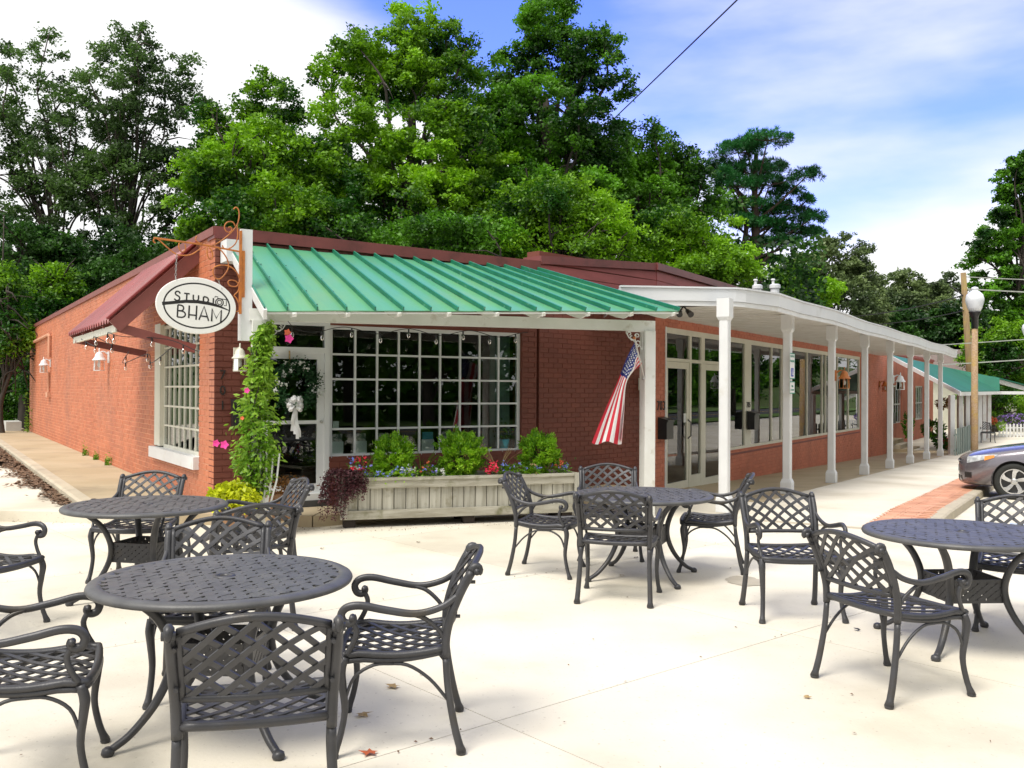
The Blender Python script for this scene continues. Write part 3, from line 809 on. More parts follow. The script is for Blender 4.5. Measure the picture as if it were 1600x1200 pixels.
b = MB(); b.fbox(Fp, .52, .60, .0, -.10, .18, 2.50); b.fbox(Fp, 1.40, 1.468, .0, -.10, .18, 2.50); b.fbox(Fp, .60, 1.40, 0, -.10, 2.10, 2.17); b.fbox(Fp, .60, 1.40, 0, -.10, 2.45, 2.50)
dfm = b.build('door_frame', M['white'], studio)
b = MB(); b.fbox(Fp, .60, 1.40, -.04, -.046, 2.17, 2.45); b.build('transom_pane', M['glass'], dfm)
b = MB(); b.fbox(Fp, .54, 1.46, .03, -.12, .13, .215); b.build('threshold', M['dark_grey'], studio)
b = MB(); b.fbox(Fp, .56, 1.46, .02, -.03, .215, .30); b.build('door_sill', M['white'], studio)

# house numbers and text
def textmesh(body, size, P, s, p, z, m, name, parent, rz, ext=.004, align='CENTER'):
    c = bpy.data.curves.new(name, 'FONT'); c.body = body; c.size = size; c.extrude = ext; c.align_x = align; c.align_y = 'CENTER'; c.space_character = 1.1
    t = bpy.data.objects.new(name, c); COL.objects.link(t); bpy.context.view_layer.update()
    me = bpy.data.meshes.new_from_object(t.evaluated_get(bpy.context.evaluated_depsgraph_get())); bpy.data.objects.remove(t)
    me.materials.clear(); me.materials.append(m)
    o = bpy.data.objects.new(name, me); COL.objects.link(o)
    o.location = P(s, p, z); o.rotation_euler = (PI / 2, 0, rz)
    if parent:
        o.parent = parent; o.matrix_parent_inverse = chain(parent).inverted()
    return o


for ch, z in (('7', 1.80), ('0', 1.61), ('1', 1.43)):
    textmesh(ch, .16, Fp, .10, .008, z, M['ink'], 'house_number', studio, RZF)

# ---- colonnade shop
shop = thing('colonnade_shop', 'long low red-orange brick shop with white-framed glass front behind the row of white posts', 'building', (B1[0], B1[1], 0))
holesR = [(3.03, 19.42, -.5, 2.76)]
b = MB()
wall(lambda s, p, z: Rp(s, 2.1 - p, z), 24.1, -.9, 3.70, [(3.03, 6.40, -.5, 2.76), (6.40, 19.42, .40, 2.76)], .25, b, s_from=2.56)
b.build('street_wall', M['mortar_street'], shop)
RPw = lambda s, p, z: Rp(s, 2.1 - p, z)
bricks(RPw, 24.1, -.75, 3.70, [(3.03, 6.40, -.75, 2.76), (6.40, 19.42, .39, 2.76)], shop, M['brick_street'], RZR, 0, None, name='street_brickwork', s_from=2.56, flip=1)
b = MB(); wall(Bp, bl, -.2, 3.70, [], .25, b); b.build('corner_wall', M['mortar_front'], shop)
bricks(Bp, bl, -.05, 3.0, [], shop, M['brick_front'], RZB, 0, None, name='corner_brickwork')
# boarded parapet band above the canopy, rising to the street corner
b = MB()
zl, zr = 3.50, 3.80
for i in range(4):
    a = 3.05 + i * .16
    t0, t1 = min(a + .15, zl), min(a + .15, zr)
    if zl - a > .02 or True:
        e0, e1 = np.array(Bp(.0, .012, a)), np.array(Bp(bl + .01, .012, a)); up0 = max(0.02, min(.15, zl - a)); up1 = .15
        pv = np.array(Bp(0, -.01, 0)) - np.array(Bp(0, .012, 0)); pv[2] = 0
        b.add([e0, e1, e1 + (0, 0, up1), e0 + (0, 0, up0), e0 + pv, e1 + pv, e1 + pv + (0, 0, up1), e0 + pv + (0, 0, up0)], [(0, 1, 2, 3), (3, 2, 6, 7), (4, 5, 1, 0)])
    b2 = 24.1; b.fbox(RPw, 2.57, b2, .014, -.005, a, a + .15)
b.build('parapet_boards', M['siding_red'], shop)
b = MB()
e0, e1 = np.array(Bp(-.03, .06, zl)), np.array(Bp(bl + .05, .06, zr - .10)); pv = np.array(Bp(0, -.3, 0)) - np.array(Bp(0, .06, 0)); pv[2] = 0
b.add([e0, e1, e1 + (0, 0, .12), e0 + (0, 0, .12), e0 + pv, e1 + pv, e1 + pv + (0, 0, .12), e0 + pv + (0, 0, .12)], [(0, 1, 2, 3), (3, 2, 6, 7), (4, 5, 1, 0), (0, 3, 7, 4), (1, 5, 6, 2)])
b.fbox(RPw, 2.50, 24.2, .065, -.30, 3.70, 3.82); b.build('parapet_cap', M['maroon'], shop)
b = MB(); poly = [Rp(2.7, 2.3, 0), Rp(24.0, 2.3, 0), Rp(24, 12, 0), Rp(7.5, 12, 0), Bp(.2, -.2, 0)]
b.prism([(p[0], p[1], 3.1) for p in poly], (0, 0, .1)); b.build('roof', M['dark_grey'], shop)
b = MB(); b.prism([(p[0], p[1], -.5) for p in poly], (0, 0, .25)); b.build('shop_floor', M['interior_floor'], shop)
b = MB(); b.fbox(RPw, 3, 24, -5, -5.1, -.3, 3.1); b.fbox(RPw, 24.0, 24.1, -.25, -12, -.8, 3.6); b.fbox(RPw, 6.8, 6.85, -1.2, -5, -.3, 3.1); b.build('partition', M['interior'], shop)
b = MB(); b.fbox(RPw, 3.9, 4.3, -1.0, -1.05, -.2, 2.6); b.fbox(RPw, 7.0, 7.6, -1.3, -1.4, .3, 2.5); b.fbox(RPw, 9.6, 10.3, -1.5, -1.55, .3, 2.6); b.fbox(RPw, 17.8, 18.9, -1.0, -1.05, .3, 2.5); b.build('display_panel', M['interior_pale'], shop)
# storefront
sf = MB()
sf.fbox(RPw, 3.03, 19.42, -.02, -.10, 2.66, 2.76)
for a, c in ((3.03, 3.10), (4.22, 4.32), (4.84, 5.02), (6.34, 6.46), (7.50, 7.95), (19.32, 19.42)):
    sf.fbox(RPw, a, c, -.02, -.10, -.45 if a < 6.3 else .40, 2.66)
for a in (9.5, 10.35, 12.75, 14.40, 14.80, 16.25, 17.75): sf.fbox(RPw, a, a + .06, -.02, -.09, .46, 2.66)
sf.fbox(RPw, 6.46, 7.50, -.02, -.10, .40, .46); sf.fbox(RPw, 7.95, 19.32, -.02, -.10, .40, .46)
for a, c in ((3.10, 4.22), (4.32, 4.84), (5.02, 6.34)): sf.fbox(RPw, a, c, -.02, -.09, 2.16, 2.22)
sf.fbox(RPw, 4.32, 4.84, -.025, -.09, -.35, .05)
front = sf.build('storefront', M['cream'], shop, label='cream-framed shop front of doors and tall glass')
for a, c in ((6.46, 7.50), (7.95, 9.5), (9.56, 10.35), (10.41, 12.75), (12.81, 14.4), (14.46, 14.8), (14.86, 16.25), (16.31, 17.75), (17.81, 19.32)):
    b = MB(); b.fbox(RPw, a, c, -.05, -.056, .46, 2.66); b.build('pane', M['glass'], front)
for a, c in ((3.10, 4.22), (4.32, 4.84), (5.02, 6.34)):
    b = MB(); b.fbox(RPw, a, c, -.05, -.056, 2.22, 2.66); b.build('pane', M['glass'], front)
b = MB(); b.fbox(RPw, 4.32, 4.84, -.05, -.056, .05, 2.16); b.build('pane', M['glass'], front)
for a, c, zb in ((3.10, 4.22, -.22), (5.02, 6.34, -.26)):
    b = MB(); b.fbox(RPw, a + .01, c - .01, -.03, -.075, zb, zb + .20); b.fbox(RPw, a + .01, c - .01, -.03, -.075, 2.04, 2.155)
    b.fbox(RPw, a + .01, a + .09, -.03, -.075, zb + .20, 2.04); b.fbox(RPw, c - .10, c - .01, -.03, -.075, zb + .20, 2.04)
    dd = b.build('door', M['cream'], shop)
    b = MB(); b.fbox(RPw, a + .09, c - .10, -.05, -.056, zb + .20, 2.04); b.build('pane', M['glass'], dd)
    b = MB(); b.tube([RPw(c - .055, -.03, .75), RPw(c - .055, .03, .80), RPw(c - .055, .03, 1.05), RPw(c - .055, -.03, 1.10)], .013); b.build('handle', M['dark_grey'], dd)
b = MB(); b.fbox(RPw, 4.0, 4.12, -.046, -.049, 1.05, 1.22); b.build('door_notice', M['card_white'], shop)
b = MB(); b.fbox(RPw, 2.98, 3.035, .012, -.02, -.2, 2.76); b.build('door_trim', M['white'], shop)
textmesh('703', .23, RPw, 2.80, .010, 1.37, M['ink'], 'house_number', shop, RZR)
textmesh('705', .17, RPw, 7.73, -.008, 1.33, M['ink'], 'house_number', shop, RZR)
b = MB(); b.fbox(RPw, 6.46, 19.3, .008, -.01, .30, .34); b.build('brick_ledge_line', M['maroon_wood'], shop)

# ---- canopy with its posts
K = Rp(.70, -.38, 0)
kx = 1.45
can = thing('porch_canopy', 'long flat white canopy with metal fascia running over the shop front', 'canopy', (P1[0], P1[1], 0))
k0 = np.array([3.24, 12.86]); kl = np.array([kx, 12.56]); ke = np.array(Rp(22.6, -.38, 0)[:2])
inner = [np.array(Rp(22.6, 2.05, 0)[:2]), np.array(Rp(2.62, 2.08, 0)[:2]), np.array(Bp(bl * .35, .02, 0)[:2])]
# soffit boards run across, from wall to fascia
ns_ = 104
sb = MB()
for i in range(ns_):
    s0, s1 = 1.05 + i * .208, 1.05 + (i + 1) * .208
    z = 2.905 + (.004 if i % 2 else 0)
    o0 = np.array(Rp(s0 + .002, -.36, z)); sb.obox(o0, np.array(Rp(s1 - .006, -.36, z)) - o0, np.array(Rp(s0 + .002, 2.09, z)) - o0, (0, 0, .02))
sb2 = MB()
sb.build('soffit_boards', M['white_old'], can, kind='stuff')
A3 = [kl + (0, .02), k0 + (-.02, .02), np.array(Rp(1.048, -.36, 0)[:2]), np.array(Rp(1.048, 2.09, 0)[:2]), inner[2], np.array([kx, 14.75])]
sb2.prism([(p[0], p[1], 2.903) for p in A3], (0, 0, .03)); sb2.build('soffit', M['white_old'], can)
deck = MB(); deck.prism([(p[0], p[1], 3.0) for p in [kl + (.02, .03), k0 + (-.03, .03), ke, inner[0], inner[1], inner[2], np.array([kx + .02, 14.75])]], (0, 0, .03)); deck.build('deck', M['dark_grey'], can)
# fascia: metal strip turning the corner, slightly rolled lower lip, sagging a little along its length
fp = [kl, k0 + (-.16, -.01), k0 + (-.02, .04), np.array(Rp(1.15, -.38, 0)[:2])]
for s in np.arange(2.5, 22.7, 1.0): fp.append(np.array(Rp(s, -.38 + .02 * math.sin(s * .9), 0)[:2]))
fp.append(ke)
def fas(z0, z1, out, m, nm):
    b = MB(); n = len(fp); vs = []
    for i, p in enumerate(fp):
        t = fp[min(i + 1, n - 1)] - fp[max(i - 1, 0)]; t = t / np.linalg.norm(t); o = np.array([t[1], -t[0]])
        sg = .012 * math.sin(i * 1.3)
        for (q, z) in ((out, z0 + sg), (out, z1 + sg), (-.03, z1 + sg), (-.03, z0 + sg)): vs.append((p[0] + o[0] * q, p[1] + o[1] * q, z))
    b.add(vs, [(i * 4 + j, i * 4 + 4 + j, i * 4 + 4 + (j + 1) % 4, i * 4 + (j + 1) % 4) for i in range(n - 1) for j in range(4)] + [(0, 1, 2, 3), (4 * n - 1, 4 * n - 2, 4 * n - 3, 4 * n - 4)])
    b.build(nm, m, can)
fas(2.865, 3.035, .03, M['fascia'], 'fascia'); fas(2.80, 2.862, .012, M['white'], 'fascia_board'); fas(3.037, 3.06, .05, M['fascia'], 'drip_edge')
b = MB(); b.obox((*kl, 2.80), (.02, 0, 0), (0, 2.2, 0), (0, 0, .23)); b.build('fascia_end', M['fascia'], can)
def make_post(zt, zb, first):
    t = thing('canopy_post', first, 'post', (0, 0, 0), 0, 'white posts carrying the flat canopy')
    w = .064; Hh = zt - zb
    b = MB(); b.cbox((-w, -w, .24), (2 * w, 0, 0), (0, 2 * w, 0), (0, 0, Hh - .24 - .30), .012); b.build('shaft', M['white'], t, local=True)
    b = MB()
    def rings(L):
        vs = []; 
        for r, z in L: vs += [(-r, -r, z), (r, -r, z), (r, r, z), (-r, r, z)]
        b.add(vs, [(i * 4 + j, i * 4 + (j + 1) % 4, i * 4 + 4 + (j + 1) % 4, i * 4 + 4 + j) for i in range(len(L) - 1) for j in range(4)] + [(3, 2, 1, 0), tuple(len(vs) - 4 + q for q in (0, 1, 2, 3))])
    rings([(.090, 0), (.090, .19), (.084, .20), (.067, .245)]); b.build('base', M['white'], t, local=True)
    b = MB(); rings([(.067, Hh - .30), (.088, Hh - .255), (.088, Hh - .005)]); b.build('capital', M['white'], t, local=True)
    b = MB(); b.cbox((-.078, -.078, -.05), (.156, 0, 0), (0, .156, 0), (0, 0, .052), .004); b.build('footing', M['kerb'], t, local=True)
    return t
desc = ['nearest white canopy post, in front of the glass doors, foot hidden by a chair', 'white canopy post with the green and blue parking signs', 'white canopy post with the orange copper-hooded lantern', 'fourth white canopy post from the near end, before the last window panes',
        'fifth white canopy post, in front of the bare orange brick wall', 'sixth white canopy post with a glass lantern, at the end of the brick wall', 'seventh white canopy post, before the porch steps', 'farthest white canopy post under the end of the flat canopy']
for i in range(8):
    s_ = 3.10 * i; zb = hsn(s_, 0) + .0
    t = make_post(2.90 - 0, zb, desc[i]); x, y, _ = Rp(s_, 0, 0)
    t.location = (x, y, zb); t.rotation_euler = (0, 0, RZR + random.uniform(-.015, .015)); t['label'] = desc[i]

# ------------------------------------------------------------------ GREEN AWNING
aw = thing('green_awning', 'green standing-seam metal awning on white beam sheltering the studio front', 'awning', (-3.0, 10.5, 0))
rs = np.array([375, 410, 446, 481, 515, 549, 581, 612, 642, 672, 701, 729, 757, 786, 812, 839.])
# ridge points along the facade and eave points along the outer edge
R0, R1 = np.array(Fp(.34, .03, 3.40)), np.array(Fp(4.64, .03, 3.40))
E0, E1 = np.array([-2.475, 10.2, 2.50]), np.array([2.11, 11.78, 2.655])
EL = E0 + (E0 - E1) / 15 * .75; RL = R0 + (R0 - R1) / 15 * .7
nrm = np.cross(E1 - E0, R0 - E0); nrm /= np.linalg.norm(nrm)
if nrm[2] < 0: nrm = -nrm
rid = [RL] + [R0 + (R1 - R0) * i / 15 for i in range(16)]
eav = [EL] + [E0 + (E1 - E0) * i / 15 for i in range(16)]
for i in range(16):
    b = MB(); a, c, d_, e = rid[i], rid[i + 1], eav[i + 1], eav[i]
    ng = 4; vs = []
    for k in range(ng + 1):
        t = k / ng; l, r = a + (e - a) * t, c + (d_ - c) * t
        for q in range(5):
            u = q / 4; bow = .004 * math.sin(u * PI) * math.sin(t * 5 + i) + .003 * math.sin(i * 2.1 + k)
            vs.append(l + (r - l) * u + nrm * bow)
    nv = len(vs); vs += [v - nrm * .012 for v in vs]
    fs = [(k * 5 + q, (k + 1) * 5 + q, (k + 1) * 5 + q + 1, k * 5 + q + 1) for k in range(ng) for q in range(4)]
    fs += [tuple(nv + x for x in f[::-1]) for f in fs]
    fs += [(ng * 5 + q, nv + ng * 5 + q, nv + ng * 5 + q + 1, ng * 5 + q + 1) for q in range(4)]
    b.add(vs, fs); b.build('roof_panel', M['green_roof'], aw, smooth=False)
for i in range(0, 17):
    b = MB(); a, e = rid[i] + nrm * .004, eav[i] + (eav[i] - rid[i]) * .004 + nrm * .004; dd = (e - a); ln = np.linalg.norm(dd); dd /= ln; sd_ = np.cross(dd, nrm)
    b.obox(a - sd_ * .009, sd_ * .018, dd * ln, nrm * .05); b.build('seam', M['green_seam'], aw)
b = MB()
for i in range(1, 17):
    a, e = rid[i], eav[i]
    for t in (.12, .32, .52, .72, .92):
        p = a + (e - a) * t + nrm * .006 + (E1 - E0) / 15 * .12; b.obox(p, (.014, 0, 0), (0, .014, 0), nrm * .008)
b.build('screw_heads', M['dark_grey'], aw, kind='stuff')
def beam(mb, a, c, w, h, off=0):
    a, c = np.array(a, float), np.array(c, float); d = c - a; s_ = np.array([-d[1], d[0], 0]); s_ /= np.linalg.norm(s_); mb.obox(a - s_ * w / 2, d, s_ * w, (0, 0, h))
b = MB(); beam(b, (-2.955, 10.43, 2.405), (1.86, 12.225, 2.42), .10, .135); b.build('beam', M['white_old'], aw)
b = MB(); beam(b, EL + (0, .03, -.035), E1 + (0, .03, -.035), .02, .018); b.build('eave_board', M['white_old'], aw)
b = MB(); beam(b, R0 + (.02, -.0, -.14), R1 + (0, -.0, -.14), .04, .10); b.build('ledger', M['white_old'], aw)
for i, t in enumerate(np.linspace(0.015, .985, 9)):
    q0 = R0 + (R1 - R0) * t - nrm * .10; q1 = E0 + (E1 - E0) * t - nrm * .095
    dv = q1 - q0; L = np.linalg.norm(dv); dv /= L; s_ = np.cross(dv, nrm) * .022
    # rafter with an ogee-cut tail
    side = [q0, q0 + dv * (L + .04)]
    pr2 = [q0 + nrm * .075, q1 + dv * .03 + nrm * .075, q1 + dv * .03 + nrm * .03, q1 - dv * .03 + nrm * .01, q1 - dv * .08 - nrm * .035, q1 - dv * .20 - nrm * .05, q0 - nrm * .04]
    b = MB(); b.prism([p - s_ for p in pr2], s_ * 2); b.build('rafter', M['white_old'], aw)
# barge board on the near left edge and gable end board
b = MB(); q0, q1 = RL + (-.0, 0, .0), EL + (EL - RL) * .02
dv = q1 - q0; s_ = np.cross(dv / np.linalg.norm(dv), nrm) * .02; b.prism([q0 + nrm * .03 - s_, q1 + nrm * .03 - s_, q1 - nrm * .09 - s_, q0 - nrm * .09 - s_], s_ * 2); b.build('barge_board', M['white'], aw)
b = MB(); b.fbox(Fp, .06, .30, .30, .02, 3.16, 3.42); b.build('corner_board', M['white'], aw)
# posts
for (x, y, rz, hh) in ((-2.86, 10.465, .35, 2.405), (1.78, 12.19, .35, 2.42)):
    b = MB(); c, s_ = math.cos(rz), math.sin(rz); w = .078
    b.cbox((x - w * c + w * s_, y - w * s_ - w * c, 0.0), (2 * w * c, 2 * w * s_, 0), (-2 * w * s_, 2 * w * c, 0), (0, 0, hh), .006); b.build('post', M['white_old'], aw)
# the tall thin board that carries the sign bracket
b = MB(); b.fbox(Fp, .03, .16, 1.04, .98, 2.18, 3.43); b.fbox(Fp, .03, .25, .985, .93, 2.18, 2.52); b.build('sign_board_post', M['white'], aw)
# scroll brackets
def scroll_bracket(o, ex, ez, sc_):
    ex, ez = np.array(ex, float), np.array(ez, float); o = np.array(o, float); b = MB(); n_ = np.cross(ex, ez)
    def pt(u, v): return o + ex * u * sc_ + ez * v * sc_
    def sp(cx, cy, r0, r1, a0, a1, n=14): return [pt(cx + (r0 + (r1 - r0) * i / n) * math.cos(a0 + (a1 - a0) * i / n), cy + (r0 + (r1 - r0) * i / n) * math.sin(a0 + (a1 - a0) * i / n)) for i in range(n + 1)]
    for path in (sp(.62, -.30, .26, .05, 2.6, 7.8), sp(.30, -.62, .24, .05, -1.0, -6.5), sp(.30, -.24, .16, .04, 0, 5), [pt(.02, -.98), pt(.12, -.80), pt(.42, -.62), pt(.55, -.45), pt(.80, -.35), pt(.98, -.05)], [pt(0, 0), pt(1, 0)], [pt(0, 0), pt(0, -1)], sp(.78, -.14, .12, .05, 0, 5)):
        b.tube(path, .034 * sc_, 4, up=n_, flat=1.0)
    b.build('scroll_bracket', M['white_old'], aw)
bdv = np.array([.9372, .3490, 0])
scroll_bracket(np.array([-2.77, 10.46, 2.395]), bdv, (0, 0, 1), .22); scroll_bracket(np.array([1.70, 12.14, 2.41]), -bdv, (0, 0, 1), .24)

# ------------------------------------------------------------------ RED AWNING on the side wall
ra = thing('red_awning', 'small maroon corrugated tin awning over the side window', 'awning', Lp(2.5, 0, 2.3))
def ew(s, t):       # t 0 ridge .. 1 eave
    return np.array(Lp(s + (.35 * t if s > 3 else 0), .02 + 1.04 * t, 3.50 - 1.02 * t))
ncor = 19; s0, s1 = .80, 4.1; vs = []; nseg = ncor * 6
for t in (0, 1.0):
    for i in range(nseg + 1):
        u = i / nseg; s = s0 + (s1 - s0) * u; p = np.array(Lp(s + .45 * t * u, .02 + 1.04 * t, 3.50 - 1.03 * t)); p[2] += .026 * clamp(1.6 * math.cos(i / 6 * 2 * PI), -1, 1); vs.append(p)
m_ = nseg + 1
b = MB(); b.add(vs + [v - np.array((0, 0, .012)) for v in vs], [(i, m_ + i, m_ + i + 1, i + 1) for i in range(nseg)] + [(2 * m_ + i + 1, 3 * m_ + i + 1, 3 * m_ + i, 2 * m_ + i) for i in range(nseg)] + [(m_ + i, 3 * m_ + i, 3 * m_ + i + 1, m_ + i + 1) for i in range(nseg)])
for f in range(len(b.f)): b.f[f] = b.f[f][::-1]
b.build('corrugated_sheet', M['red_tin'], ra, smooth=False)
def lbar(a, c, w, h, nm='rafter', m='maroon_wood'):
    a, c = np.array(a), np.array(c); d = c - a; s_ = np.array([-.5373, .8434, 0]) * w; u = np.cross(s_, d); u /= np.linalg.norm(u)
    if u[2] < 0: u = -u
    b = MB(); b.obox(a - u * h, d, s_, u * h); b.build(nm, M[m], ra)
lbar(Lp(.76, .03, 3.46), Lp(.76, 1.06, 2.45), .05, .17, 'rake_board'); lbar(Lp(4.2, .03, 3.44), Lp(4.5, 1.04, 2.45), .05, .12, 'rake_board')
for s in (1.6, 2.5, 3.4): lbar(Lp(s, .03, 3.42), Lp(s, 1.02, 2.44), .05, .10)
lbar(Lp(.78, .02, 2.20), Lp(.78, .95, 2.44), .05, .11, 'brace'); lbar(Lp(3.9, .02, 2.22), Lp(4.2, .98, 2.42), .05, .10, 'brace')
b = MB(); b.obox(Lp(.8, .95, 2.33), np.array(Lp(4.55, .95, 2.33)) - np.array(Lp(.8, .95, 2.33)), np.array(Lp(0, .04, 0)) - np.array(Lp(0, 0, 0)), (0, 0, .09)); b.build('eave_board', M['cream'], ra)
b = MB(); b.tube([Lp(.74, .04, 3.52), Lp(.74, 1.10, 2.48)], .018, 6); b.build('rake_trim', M['red_tin'], ra)

# string of bulbs under the awning
def string_lights(pts, nb, label, loc):
    t = thing('string_lights', label, 'string lights', loc); path = smoothpath(pts, 6); b = MB(); b.tube(path, .006, 4); b.build('cord', M['black'], t)
    for i in range(nb):
        k = (i + .5) / nb * (len(path) - 1); p = path[int(k)]
        b = MB(); b.lathe([(.007, 0), (.010, -.008), (.010, -.04), (.006, -.045)], 7, p); b.build('socket', M['black'], t)
        b = MB(); b.lathe([(.008, -.045), (.018, -.062), (.022, -.08), (.017, -.102), (.004, -.115)], 8, p); b.build('bulb', M['bulb'], t, smooth=True)
string_lights([Lp(3.6, 1.0, 2.36), Lp(3.0, .9, 2.24), Lp(2.4, 1.0, 2.34), Lp(1.9, .85, 2.22), Lp(1.3, 1.0, 2.34), Lp(.9, .9, 2.28), Lp(.7, .4, 2.25), Lp(.4, .1, 2.1)], 8, 'string of clear bulbs looped under the maroon tin awning', Lp(2, .9, 2.3))
string_lights([Lp(3.8, .3, 2.20), Lp(3.1, .5, 2.0), Lp(2.4, .3, 2.12), Lp(1.6, .4, 1.98), Lp(.9, .3, 2.16)], 5, 'black cord of bulbs hanging low before the side window', Lp(2, .3, 2.1))
bq = [np.array([-2.7 + 2.9 * u, 10.65 + 1.08 * u, 2.37 - .07 * math.sin(u * PI * 4) ** 2]) for u in np.linspace(0, 1, 25)]
string_lights(bq, 9, 'string of clear bulbs under the white beam of the green awning', bq[12])

# ------------------------------------------------------------------ SIGN
SO = 1.05
def Sp(s, z, p=0.0): return np.array(Fp(s, SO + p, z))
# bracket drawn in the plane of the sign, units taken from its own size (1 unit = 1 px of a 180 px wide drawing)
def SQ(u, v, p=0.0):     # u right, v down, drawing coordinates -> world
    return Sp(-.90 + (u - 45) / 670 * .90, 3.225 - (v - 385) / 670 * .90 * 1.035, p)
br = thing('sign_bracket', 'orange scrolled iron bracket reaching out from the awning corner', 'sign bracket', Sp(.02, 2.6))
b = MB(); b.obox(SQ(722, 925, -.02), SQ(742, 925, -.02) - SQ(722, 925, -.02), Sp(0, 0, .012) - Sp(0, 0, -.02), (0, 0, .93)); b.obox(SQ(738, 790, -.015), SQ(768, 790) - SQ(738, 790), Sp(0, 0, .01) - Sp(0, 0, -.01), (0, 0, .52)); b.build('back_plate', M['rust_orange'], br)
b = MB(); b.tube([SQ(45, 372), SQ(420, 392), SQ(725, 424)], .011, 5, flat=.8); b.build('arm', M['rust_orange'], br)
for path in ([(672, 88), (690, 72), (712, 88), (718, 140), (706, 200), (680, 245), (630, 300), (560, 360), (500, 395)],
             [(690, 225), (665, 192), (625, 195), (600, 225), (605, 262), (635, 278), (658, 258), (650, 235), (628, 238)],
             [(700, 215), (708, 290), (690, 360), (640, 405), (600, 412), (580, 385)],
             [(545, 405), (590, 445), (625, 500), (632, 560), (600, 620), (560, 655), (525, 645), (508, 605), (520, 565), (570, 545), (640, 548), (700, 590), (722, 640)],
             [(722, 690), (690, 662), (645, 660), (630, 680), (650, 705), (700, 705), (722, 670)],
             [(722, 690), (715, 740), (682, 778), (700, 800), (722, 850), (720, 900), (695, 905), (686, 885), (700, 875)],
             [(60, 410), (45, 400), (50, 380), (75, 378), (140, 430), (200, 475), (250, 490), (330, 480), (390, 440), (410, 425)],
             [(240, 395), (238, 430), (262, 465), (290, 440), (285, 400)], [(460, 410), (462, 470), (485, 505), (505, 480), (495, 430), (475, 412)],
             [(378, 330), (368, 355), (390, 380), (420, 385)]):
    b = MB(); b.tube([SQ(*q) for q in [tuple(q) for q in np.array(smoothpath([(a, c, 0) for a, c in path], 4))[:, :2]]], .0075, 5, up=(Sp(0, 0, 1) - Sp(0, 0, 0))); b.build('scroll', M['rust_orange'], br, smooth=True)
sg = thing('hanging_sign', 'white oval STUDIO BHAM sign hanging from the orange iron bracket', 'sign', Sp(-.455, 2.2))
cx, cz, ax_, az_ = -.455, 2.54, .425, .308
tilt = .045
def OV(u, v, p=0.0):     # oval-local metres, slight hang tilt
    return Sp(cx + u * math.cos(tilt) + v * math.sin(tilt) , cz + v * math.cos(tilt) - u * math.sin(tilt), p)
b = MB(); n = 56; vs = []
for p, r in ((.0, .985), (.006, 1.0), (.022, 1.0), (.028, .985)):
    for i in range(n): a = 2 * PI * i / n; vs.append(OV(ax_ * r * math.cos(a), az_ * r * math.sin(a), p))
b.add(vs, [(i + k * n, (i + 1) % n + k * n, (i + 1) % n + (k + 1) * n, i + (k + 1) * n) for k in range(3) for i in range(n)] + [tuple(range(n))[::-1], tuple(range(3 * n, 4 * n))]); b.build('board', M['sign_white'], sg)
ink = MB(); lvl = [0]
def stroke(pts, w, p0=.0285, closed=False):
    pts = [np.array(q, float) for q in pts]; n = len(pts); L = []; R = []
    lvl[0] += 1; pz = p0 + (lvl[0] % 12) * .0002
    for i in range(n):
        if closed: t = pts[(i + 1) % n] - pts[i - 1]
        else: t = pts[min(i + 1, n - 1)] - pts[max(i - 1, 0)]
        t = t / (np.linalg.norm(t) + 1e-9); o = np.array([-t[1], t[0]]); ww = w[i] if hasattr(w, '__len__') else w
        L.append(pts[i] + o * ww / 2); R.append(pts[i] - o * ww / 2)
    vs = [OV(*q, pz) for q in L] + [OV(*q, pz) for q in R]
    rng_ = range(n if closed else n - 1)
    ink.add(vs, [(n + i, n + (i + 1) % n, (i + 1) % n, i) for i in rng_])
# drawing pixels (zoomed view) -> oval metres
def dq(u, v): return ((u - 376) / 305 * .425, -(v - 888) / 224 * .308)
def ds(pts, w, **k): stroke([dq(*q) for q in pts], w, **k)
def arc(cx_, cy_, rx, ry, a0, a1, n=14): return [(cx_ + rx * math.cos(math.radians(a0 + (a1 - a0) * i / n)), cy_ + ry * math.sin(math.radians(a0 + (a1 - a0) * i / n))) for i in range(n + 1)]
ds(arc(380, 888, 250, 176, 0, 360, 60)[:-1], .016, closed=True)
ds([(118, 896), (150, 890), (210, 878), (290, 862), (380, 856), (470, 862), (540, 875), (590, 890), (630, 904)], [.036, .034, .034, .034, .036, .034, .026, .016, .008])
w_ = .0155
ds([(246, 806)] + arc(228, 805, 17, 16, -20, -230, 9) + arc(226, 843, 19, 19, -70, 130, 9) + [(205, 850)], w_)
ds([(276, 800), (318, 800)], w_); ds([(297, 800), (297, 850)], w_)
ds([(346, 804), (346, 832)] + arc(366, 832, 20, 18, 180, 0, 8) + [(386, 804)], w_)
ds([(424, 812), (424, 858)], w_); ds([(424, 812)] + arc(436, 835, 26, 23, -80, 80, 9) + [(424, 858)], w_)
ds([(500, 815), (500, 866)], w_)
ds(arc(548, 845, 30, 30, 0, 360, 24)[:-1], .011, closed=True); ds(arc(548, 845, 17, 17, 0, 360, 18)[:-1], .008, closed=True)
ds([(512, 812), (512, 800), (536, 803)], .010); ds([(530, 813), (600, 818), (603, 866), (585, 866)], .010)
ds([(235, 895), (235, 990)], w_ + .001); ds([(235, 895)] + arc(255, 918, 24, 22, -80, 80, 8) + [(235, 940)], w_); ds([(240, 941)] + arc(262, 966, 32, 25, -80, 80, 8) + [(235, 990)], w_)
ds([(320, 892), (320, 992)], w_ + .001); ds([(376, 888), (376, 1000)], w_ + .001); ds([(320, 965), (376, 965)], w_)
ds([(398, 998), (432, 888), (472, 1000)], w_ + .001); ds([(410, 966), (460, 968)], w_)
ds([(495, 1002), (495, 900), (530, 975), (566, 905), (566, 1010)], w_ + .002)
ink.build('lettering', M['ink'], sg)
